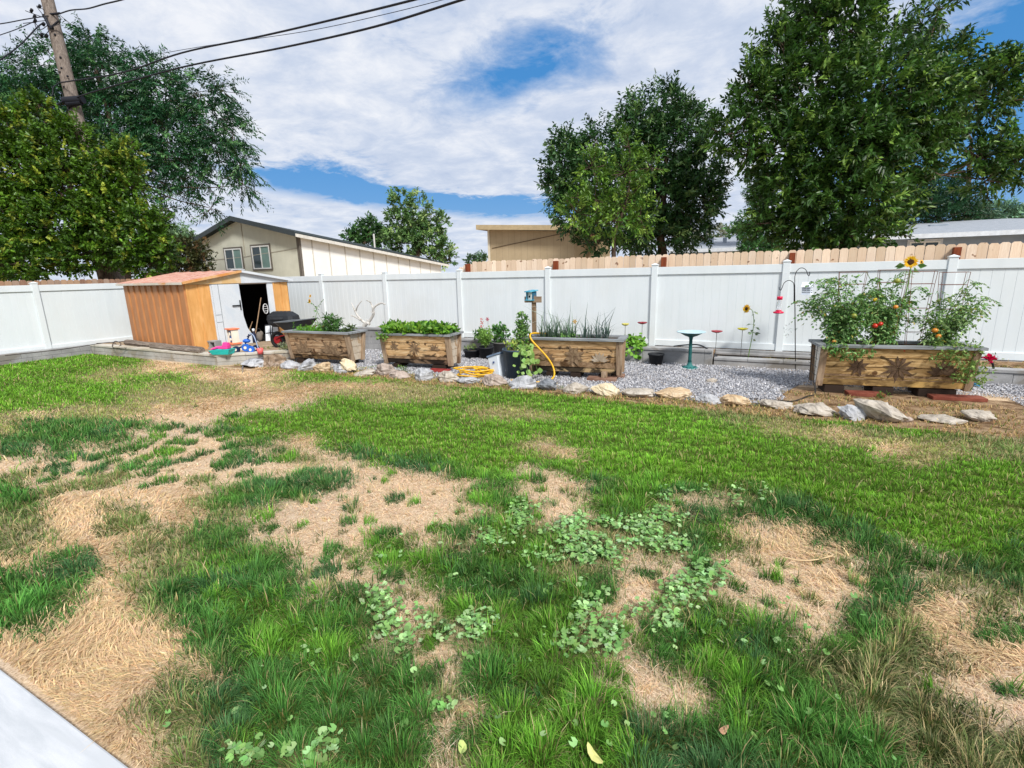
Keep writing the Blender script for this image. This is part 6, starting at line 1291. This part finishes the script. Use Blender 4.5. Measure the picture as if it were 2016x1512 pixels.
# trees seen beyond the big ash
tree('round_tree', 'smooth mid green tree showing at the left edge of the big ash', D(1510, 520, 26), 25, [(1500, 350, 28, 34), (1520, 390, 40, 40), (1490, 385, 20, 24, 0, .8)], .10, .07, ((44, 84, 34), (88, 128, 56)), dens=1.2, twig=.3, per=12, trunk=.15)
tree('low_tree', 'low green tree beside the satellite dish behind the grey roof', D(1480, 520, 24), 23, [(1480, 435, 30, 22), (1455, 455, 26, 14, 0, .8), (1510, 460, 40, 30), (1500, 485, 36, 14), (1480, 490, 26, 12, 0, .8)], .14, .07, ((40, 84, 44), (92, 140, 76)), dens=.95, twig=.3, per=11, trunk=.1)
tree('spruce_tree', 'dark bluish green tree under the right branches of the big ash', D(1850, 520, 26), 26, [(1830, 380, 60, 36), (1880, 400, 45, 36), (1800, 410, 60, 36), (1850, 425, 70, 22), (1905, 420, 24, 20, 0, .8), (1820, 350, 30, 22, 0, .8)], .16, .06, ((22, 58, 34), (50, 92, 52)), dens=1.0, twig=.4, per=12, trunk=.2)
tree('tall_back_tree', 'pale green tree top behind the big ash against the blue sky', D(1900, 520, 34), 30, [(1885, 245, 26, 18, 0, .9), (1860, 270, 36, 20)], .16, .08, ((50, 96, 52), (96, 140, 84)), dens=.8, twig=.4, per=10, trunk=.2)
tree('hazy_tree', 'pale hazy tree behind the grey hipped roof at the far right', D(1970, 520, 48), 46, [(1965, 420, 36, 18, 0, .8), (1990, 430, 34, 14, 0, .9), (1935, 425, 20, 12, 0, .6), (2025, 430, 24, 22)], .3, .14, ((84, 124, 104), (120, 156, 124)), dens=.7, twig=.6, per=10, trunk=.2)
tree('far_tree', 'small distant tree tops left of the tan building', D(935, 545, 90), 90, [(928, 513, 5, 4), (945, 511, 7, 5)], .7, .3, ((60, 92, 60), (90, 120, 80)), dens=.5, twig=.8, per=6, trunk=.1)
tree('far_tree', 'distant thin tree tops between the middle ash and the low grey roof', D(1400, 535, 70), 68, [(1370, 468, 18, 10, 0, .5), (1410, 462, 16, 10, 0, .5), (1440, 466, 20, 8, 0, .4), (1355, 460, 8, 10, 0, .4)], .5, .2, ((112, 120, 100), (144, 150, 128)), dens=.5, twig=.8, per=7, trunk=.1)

# ---------------------------------------------------------------- houses
def siding(name, a, b, kind='vert', pitch=.2, dark=.78):
    t = NT(name); v = t.coord('Object'); sx = t.n('ShaderNodeSeparateXYZ'); t.l(v, sx.inputs[0]); f = t.noise(v, 1.5, 4); fi = t.noise(t.coord('Object', (20, 20, 1)), 6, 3)
    col = t.ramp(f, [(.35, lin(*a)), (.65, lin(*b))]); src = t.math('ADD', sx.outputs[0], sx.outputs[1]) if kind == 'vert' else sx.outputs[2]
    fr = t.math('FRACT', t.math('DIVIDE', src, pitch)); ln_ = t.math('LESS_THAN', fr, .06)
    col = t.mix(t.math('MULTIPLY', ln_, 1-dark), col, tuple(x*.25 for x in lin(*a)[:3])+(1,)); col = t.mix(t.math('MULTIPLY', fi, .12), col, tuple(x*.6 for x in lin(*a)[:3])+(1,))
    return t.finish(col, .8, 0, t.math('SUBTRACT', 1.0, ln_), .3, .01, .15)
def shingle(name, a, b, c):
    t = NT(name); v = t.coord('Object', (1, 1, 1)); bk = t.n('ShaderNodeTexBrick'); t.l(v, bk.inputs[0]); bk.inputs['Color1'].default_value = lin(*a); bk.inputs['Color2'].default_value = lin(*b); bk.inputs['Mortar'].default_value = lin(*c)
    bk.inputs['Scale'].default_value = 3.2; bk.inputs['Mortar Size'].default_value = .012; f = t.noise(v, 9, 5); return t.finish(t.mix(t.math('MULTIPLY', f, .4), bk.outputs[0], lin(*c)), .9, 0, f, .3, .01, .1)
WFR, GLS = plain('window_white', (226, 228, 226), .5, 0, .03, 3, 0), plain('window_glass', (40, 58, 62), .12, 0, .3, 1.5, 0, .6)
BLIND = plain('window_blind', (112, 140, 134), .5, 0, .1, 3, 0)
def slider(parent, o, ux, w_, h, trim=None, nrm_=(0, -1, 0), blind=True):
    """sliding window: o lower left corner, ux unit vector along the wall, nrm_ out of the wall"""
    o = np.array(o, float); ux = np.array(ux, float); nn = np.array(nrm_, float); z = np.array([0, 0, 1.])
    def rect(m, a0, a1, b0, b1, d0, d1): m.hexa([o+ux*x+z*zz+nn*d for (d, zz) in ((d0, b0),) for x in (a0, a1)]+[o+ux*x+z*b0+nn*d1 for x in (a1, a0)]+[o+ux*x+z*b1+nn*d0 for x in (a0, a1)]+[o+ux*x+z*b1+nn*d1 for x in (a1, a0)])
    m = M(); f = .06; rect(m, 0, w_, 0, f, .012, .06); rect(m, 0, w_, h-f, h, .012, .06); rect(m, 0, f, f, h-f, .012, .06); rect(m, w_-f, w_, f, h-f, .012, .06); rect(m, w_/2-.03, w_/2+.03, f, h-f, .012, .055); win = m.build('window', WFR, parent)
    if trim: m = M(); q_ = .09; rect(m, -q_, w_+q_, -q_, -.001, .005, .045); rect(m, -q_, w_+q_, h+.001, h+q_, .005, .045); rect(m, -q_, -.001, 0, h, .005, .045); rect(m, w_+.001, w_+q_, 0, h, .005, .045); m.build('trim', trim, win)
    m = M(); rect(m, f, w_/2-.03, f, h-f, .012, .02); m.build('pane', GLS, win)
    m = M(); rect(m, w_/2+.03, w_-f, f, h-f, .012, .02); m.build('pane', BLIND if blind else GLS, win)
def house_a():
    C = D(590, 500, 27); C[2] = 0; h = lambda x, y: D(x, y, 1)
    t = thing('cream_house', 'cream house with a low gable, two white framed windows and dark roof edge', 'house', C)
    c1, c2 = siding('cream_siding_shaded', (198, 198, 182), (208, 208, 192), 'vert', .3, .92), siding('cream_siding_lit', (230, 232, 228), (238, 239, 235), 'vert', .6, .97)  # gable in shade, side wall in sun: the difference is painted into the siding
    TRD, DRK = plain('taupe_trim', (104, 98, 90), .7), plain('dark_roof_edge', (58, 66, 70), .7)
    zc = PY(590, 462, C[1])[2]; ap = PY(468, 434, C[1])-C; lf = PY(385, 481, C[1])-C; Lx = lf[0]-1.0; zl = lf[2]-.3
    e = PXX(868, 519, C[0])-C; Lz = e[1]; z1 = e[2]
    # gable wall faces -y ; side wall faces +x with a falling top
    m = M(); m.slab([(0, 0, 0), (Lx, 0, 0), (Lx, 0, zl), (ap[0], 0, ap[2]), (0, 0, zc)], (0, .15, 0)); g = m.build('gable_wall', c1, t)
    m = M(); m.slab([(0, .151, 0), (0, Lz, 0), (0, Lz, z1), (0, .151, zc)], (-.15, 0, 0)); sw = m.build('side_wall', c2, t)
    m = M(); n = int(Lz/1.22)
    for k in range(n): y = .9+k*1.22; zt = zc+(z1-zc)*y/Lz; m.box(.001, .03, y-.03, y+.03, 0, zt-.02)
    m.build('batten', plain('batten_grey', (196, 192, 182), .7), sw)
    m = M(); m.box(-.14, .02, -.02, .0-.001, 0, zc); m.box(.001, .03, -.02, .14, 0, zc); m.build('corner_trim', TRD, t)
    m = M(); m.bar((Lx, -.012, zl-.75), (ap[0], -.012, zl-.62), .02, .03); m.bar((ap[0], -.012, zl-.62), (-.15, -.012, zl-.30), .02, .03); m.bar((ap[0]+.25, -.012, zl-.6), (ap[0]+.25, -.012, ap[2]-.1), .05, .02, (1, 0, 0)); m.build('belly_band', plain('band_grey', (168, 162, 148), .7), g)
    ROOFM = shingle('dark_shingle', (56, 64, 66), (70, 76, 76), (40, 46, 48)); ov = .45
    up = np.array([0, 0, .02]); A = np.array([Lx-.5, -ov, zl-.12]); B = np.array([ap[0], -ov, ap[2]+.06]); Cc = np.array([.35, -ov, zc-.02]); fall = (z1-zc)/Lz; yl = Lz+.6
    sh = lambda p: np.array([p[0], yl, p[2]+fall*(yl+ov)])
    m = M(); m.slab([A, B, sh(B), sh(A)], (0, 0, .12)); m.build('roof', ROOFM, t); m = M(); m.slab([B+[.002, 0, 0], Cc, sh(Cc), sh(B)+[.002, 0, 0]], (0, 0, .12)); m.build('roof', ROOFM, t)
    m = M(); m.slab([A+[0, -.03, -.10], B+[0, -.03, -.10], B+[0, -.03, .16], A+[0, -.03, .16]], (0, .025, 0)); m.slab([B+[.001, -.03, -.10], Cc+[0, -.03, -.10], Cc+[0, -.03, .16], B+[.001, -.03, .16]], (0, .025, 0)); m.build('rake_board', DRK, t)
    m = M(); m.slab([Cc+[.03, 0, -.12], sh(Cc)+[.03, 0, -.12], sh(Cc)+[.03, 0, .05], Cc+[.03, 0, .05]], (-.025, 0, 0)); m.build('fascia', plain('fascia_pale', (206, 204, 196), .7), t)
    for (xa, xb, yt, yb) in ((448, 475, 488, 531), (501, 530, 482, 530)):
        a = PY(xa, yb, C[1])-C; b_ = PY(xb, yt, C[1])-C; slider(t, (a[0], 0, a[2]), (1, 0, 0), b_[0]-a[0], b_[2]-a[2]-.02, TRD)
    p = PXX(737, 478, C[0]-2)-C; M().tube([(p[0], p[1], 2.2), p+[0, 0, .6]], .06, 8).build('vent_pipe', plain('vent_pale', (206, 204, 198), .6), t)
house_a()
def house_b():
    C = D(966, 520, 22); C[2] = 0; t = thing('tan_building', 'tan vertical sided outbuilding with a single sloping roof behind the cedar fence', 'building', C)
    SD = siding('tan_siding', (174, 156, 126), (186, 168, 138), 'vert', .30, .76); FT = plain('tan_fascia', (178, 160, 126), .7); z0 = PY(966, 452, C[1])[2]; r = PY(1131, 456, C[1])-C; W_ = r[0]; z1 = r[2]
    m = M(); m.slab([(0, 0, 0), (W_, 0, 0), (W_, 0, z1), (0, 0, z0)], (0, .12, 0)); m.build('wall', SD, t)
    m = M(); m.slab([(W_-.002, .121, 0), (W_-.002, 4.5, 0), (W_-.002, 4.5, z1), (W_-.002, .121, z1)], (-.1, 0, 0)); m.build('wall', SD, t); M().box(W_, W_+1.0, 1.6, 1.7, 0, z1-.1).build('wall', SD, t); M().box(0, .1, .121, 4.5, 0, z0).build('wall', SD, t)
    m = M(); m.box(-.10, -.001, -.03, .12, 0, z0); m.build('corner_trim', plain('pale_trim', (214, 206, 186), .7), t)
    zr = PY(948, 441, C[1])[2]-z0; ov = .42; A, B = np.array([-ov, -.4, z0+.0]), np.array([W_+.9, -.4, z1-.03])
    m = M(); m.slab([A+[0, .03, .02], B+[0, .03, .02], B+[0, 5.2, .02], A+[0, 5.2, .02]], (0, 0, .14)); m.build('roof', shingle('brown_shingle', (120, 100, 84), (134, 114, 96), (90, 76, 64)), t)
    m = M(); m.slab([A, B, B+[0, 0, .2], A+[0, 0, .2]], (0, .028, 0)); m.slab([A+[-.028, 0, 0], A+[-.028, 5.2, 0], A+[-.028, 5.2, .2], A+[-.028, 0, .2]], (.027, 0, 0)); m.build('fascia', FT, t)
    m = M(); m.bar((.1, -.012, 2.95), (W_-.1, -.012, 3.45), .02, .025); m.build('cable', plain('cable_brown', (96, 80, 60), .7), t)
house_b()
def house_c():
    C = D(1348, 520, 27); C[2] = 0; yv = C[1]; g = lambda x, y: PY(x, y, yv)-C
    t = thing('grey_house', 'long low blue grey house with a pale shingle roof behind the right trees', 'house', C)
    SD = siding('blue_grey_siding', (132, 146, 162), (144, 158, 174), 'horiz', .22, .88); RF = shingle('pale_shingle', (150, 156, 162), (166, 170, 176), (128, 134, 142)); FA = plain('fascia_white', (206, 214, 222), .6)
    zl = g(1345, 497)[2]; zr = g(1750, 472)[2]; xr = g(2030, 470)[0]+6; x1 = g(1560, 480)[0]; zf = (zl+.02)
    m = M(); m.box(-.6, x1, .6, .75, 0, zl); m.build('wall', SD, t); m = M(); m.box(x1+.002, xr, .0, .15, 0, zr); m.build('wall', SD, t); M().box(x1-.1, x1, .16, 8, 0, min(zl, zr)).build('wall', SD, t)
    m = M(); m.box(-1, x1+.3, -.02, .02, zl-.02, zl+.16); m.box(x1-.3+.61, xr+.5, -.62, -.58, zr-.02, zr+.17); m.build('fascia', FA, t)
    m = M(); rz = PY(1400, 471, yv+5)[2]; m.slab([(-1, .03, zl+.06), (x1+.3, .03, zl+.06), (x1+.3, 5, rz), (-.2, 5, rz)], (0, 0, .08)); m.build('roof', RF, t)
    ax = g(1875, 437)[0]; top = PY(1875, 439, yv+4.5)[2]
    m = M(); e = .60; x0 = x1+.3; xe = xr+.5
    m.slab([(x0, -e+.03, zr+.08), (xe, -e+.03, zr+.08), (xe-6, 4.5, top), (ax-.2, 4.5, top)], (0, 0, .08)); m.slab([(x0, -e+.03, zr+.08), (ax-.2, 4.5, top), (ax-.2, 5.5, top), (x0, 9.5, zr+.08)], (0, 0, .08)); m.build('roof', RF, t)
    for (xa, xb, yt, yb) in ((1787, 1851, 474, 505),):
        a = g(xa, yb); b_ = g(xb, yt); slider(t, (a[0], 0, a[2]), (1, 0, 0), b_[0]-a[0], b_[2]-a[2], plain('pale_window_trim', (196, 204, 214), .6), blind=False)
    a = g(1399, 505); b_ = g(1462, 496); slider(t, (a[0], .6, a[2]-.3), (1, 0, 0), b_[0]-a[0], b_[2]-a[2]+.3, plain('pale_window_trim', (196, 204, 214), .6), blind=False)
    for (x, y, w_) in ((1384, 473, .28), (1420, 473, .1)):
        q_ = g(x, y); m = M(); m.box(q_[0]-w_, q_[0]+w_, 2.2, 2.2+w_*2, q_[2]-.1, q_[2]+.25); m.build('roof_vent', plain('vent_grey', (150, 160, 170), .5), t, bevel=.02)
    q_ = g(1884, 438); m = M(); m.box(q_[0]-.36, q_[0]+.36, 2.6, 3.3, q_[2]-.15, q_[2]+.12); m.build('roof_vent', plain('vent_grey', (150, 160, 170), .5), t, bevel=.02)
    m = M(); c = g(1468, 452); c[1] = 1.5; m.tube([c+[0, 0, -.9], c], .03, 6); m.lathe([(0, 0), (.2, .02), (.34, .09), (.36, .12), (.2, .05), (0, .02)], 18, tuple(c)); m.build('satellite_dish', plain('dish_grey', (168, 172, 178), .5), t)
house_c()
# bit of a neighbour roof seen between the left trees
t = thing('small_outbuilding', 'small pale roofed outbuilding glimpsed between the left shrubs', 'building', D(308, 550, 26)*[1, 1, 0]); m = M(); m.box(-1.2, 1.2, 0, 2, 0, 2.35); m.build('wall', plain('brown_wall', (96, 76, 66), .8), t); m = M(); m.slab([(-1.4, -.3, 2.36), (1.4, -.3, 2.36), (1.2, 2.2, 2.9), (-1.2, 2.2, 2.9)], (0, 0, .08)); m.build('roof', plain('pale_roof', (150, 160, 166), .8), t)

# ---------------------------------------------------------------- utility pole and wires
POLEM = NT('pole_wood'); v = POLEM.coord('Object', (5, 5, .5)); f = POLEM.noise(v, 5, 7, .7, .5); POLEM = POLEM.finish(POLEM.ramp(f, [(.3, lin(78, 70, 64)), (.55, lin(122, 112, 104)), (.75, lin(154, 144, 134))]), .9, 0, f, .7, .01, .1)
dpo = 17.5; pb_ = D(176, 330, dpo); pt_ = D(86, -30, dpo); dr = (pt_-pb_)/np.linalg.norm(pt_-pb_); bot = pb_-dr*(pb_[2]/dr[2]); topp = pt_+dr*.9
t = thing('utility_pole', 'tall weathered wooden utility pole leaning slightly behind the left trees', 'utility pole', bot); rel = topp-bot
m = M(); m.tube([rel*q_ for q_ in np.linspace(0, 1, 9)], list(np.linspace(.24, .185, 9)), 14); m.build('pole', POLEM, t)
BK = plain('line_black', (24, 26, 34), .6)
def pp(x, y, off=0): return D(x, y, dpo+off)-bot
m = M()
for (x, y) in ((108, 68), (119, 113), (121, 134), (118, 142), (133, 150), (126, 171)): c_ = pp(x, y, -.2); m.ball(tuple(c_), (.035, .035, .04), 6, 4)
m.build('bolts', BK, t)
m = M(); m.tube([pp(126, 199, -.3), pp(164, 196, -.3)], .13, 10); m.tube([pp(132, 205, -.3), pp(160, 202, -.3)], .09, 8); m.tube([pp(140, 208, -.25), pp(130, 222, -.1)], .03, 6); m.build('splice_box', BK, t, bevel=.01)
m = M(); m.tube([pp(88, 33, -.25), pp(96, 50, -.27), pp(104, 56, -.25)], .05, 8); m.tube([pp(98, 56, -.28), pp(116, 41, -.28)], .03, 6); m.tube([pp(84, 30, -.1), pp(118, 26, -.2)], .035, 6); m.build('bracket', BK, t)
for (x, y) in ((78, 13), (62, 21), (68, 33), (69, 41), (86, 48), (82, 69), (92, 71)): c_ = pp(x, y, -.3); M().tube([c_-[.05, 0, .02], c_+[.05, 0, .03]], .045, 7).build('insulator', BK, t)
m = M()
for pts in (((90, 36), (72, 12), (88, 20)), ((90, 36), (60, 25), (50, 21)), ((95, 40), (70, 44), (75, 60), (90, 68)), ((96, 48), (80, 58), (68, 45), (45, 46)), ((110, 30), (118, 35), (117, 46), (104, 52)), ((98, 58), (90, 68), (80, 76), (72, 66))): m.tube(spline([pp(x, y, -.25-.1*(i % 2)) for i, (x, y) in enumerate(pts)], 5), .012, 5)
m.build('jumper_wires', BK, t)
m = M(); m.tube([pp(120, 180, -.25)*1.0, pp(150, 250, -.25)], .012, 5); m.build('ground_wire', BK, t)
def wire(lab, pts, r):
    m = M(); P = [D(x, y, d) for x, y, d in pts]; m.tube(spline(P, 8), r, 6); m.build('overhead_wire', BK, label=lab, cat='wire')
wire('upper black service wire running from the pole towards the top centre', [(117, 163, 17.2), (240, 143, 15.8), (360, 103.5, 14.2), (520, 70, 12.4), (700, 28, 10.8), (825, -3, 9.8), (1000, -50, 8.6)], .022)
wire('lower thick black wire crossing just under the upper one', [(146, 193, 17.2), (200, 176, 16.2), (360, 132, 14.2), (560, 93, 12.1), (740, 52, 10.5), (915, -2, 9.2), (1080, -52, 8.2)], .022)
wire('thin grey wire between the two black wires', [(290, 110, 16), (420, 88, 14.5), (600, 62, 13), (750, 30, 11.6), (870, 0, 10.6), (980, -30, 9.8)], .007)
wire('twisted wire leaving the pole top to the upper right', [(117, 27, 17.3), (140, 20, 16.6), (172, 17, 15.8), (205, 8, 15), (245, -2, 14.2), (300, -22, 13)], .02)
wire('wire leaving the pole to the left above the others', [(95, 31, 17.3), (50, 38, 16.8), (0, 47, 16.2), (-80, 56, 15.5)], .017)
wire('middle wire leaving the pole to the left', [(66, 43, 17.2), (34, 57, 16.8), (0, 69, 16.4), (-80, 96, 15.6)], .015)
wire('lowest thick wire dropping away from the pole to the left', [(86, 44, 17.2), (72, 55, 17.0), (40, 88, 16.5), (0, 118, 15.8), (-80, 170, 14.8)], .022)
wire('black wire from the splice box down into the left tree', [(128, 196, 17.2), (100, 213, 16.6), (60, 232, 15.9), (-60, 280, 14.5)], .02)
wire('black wire from the upper service wire down behind the left tree', [(117, 163, 17.2), (105, 172, 17), (100, 190, 16.9), (60, 205, 16.6), (-60, 260, 16)], .017)
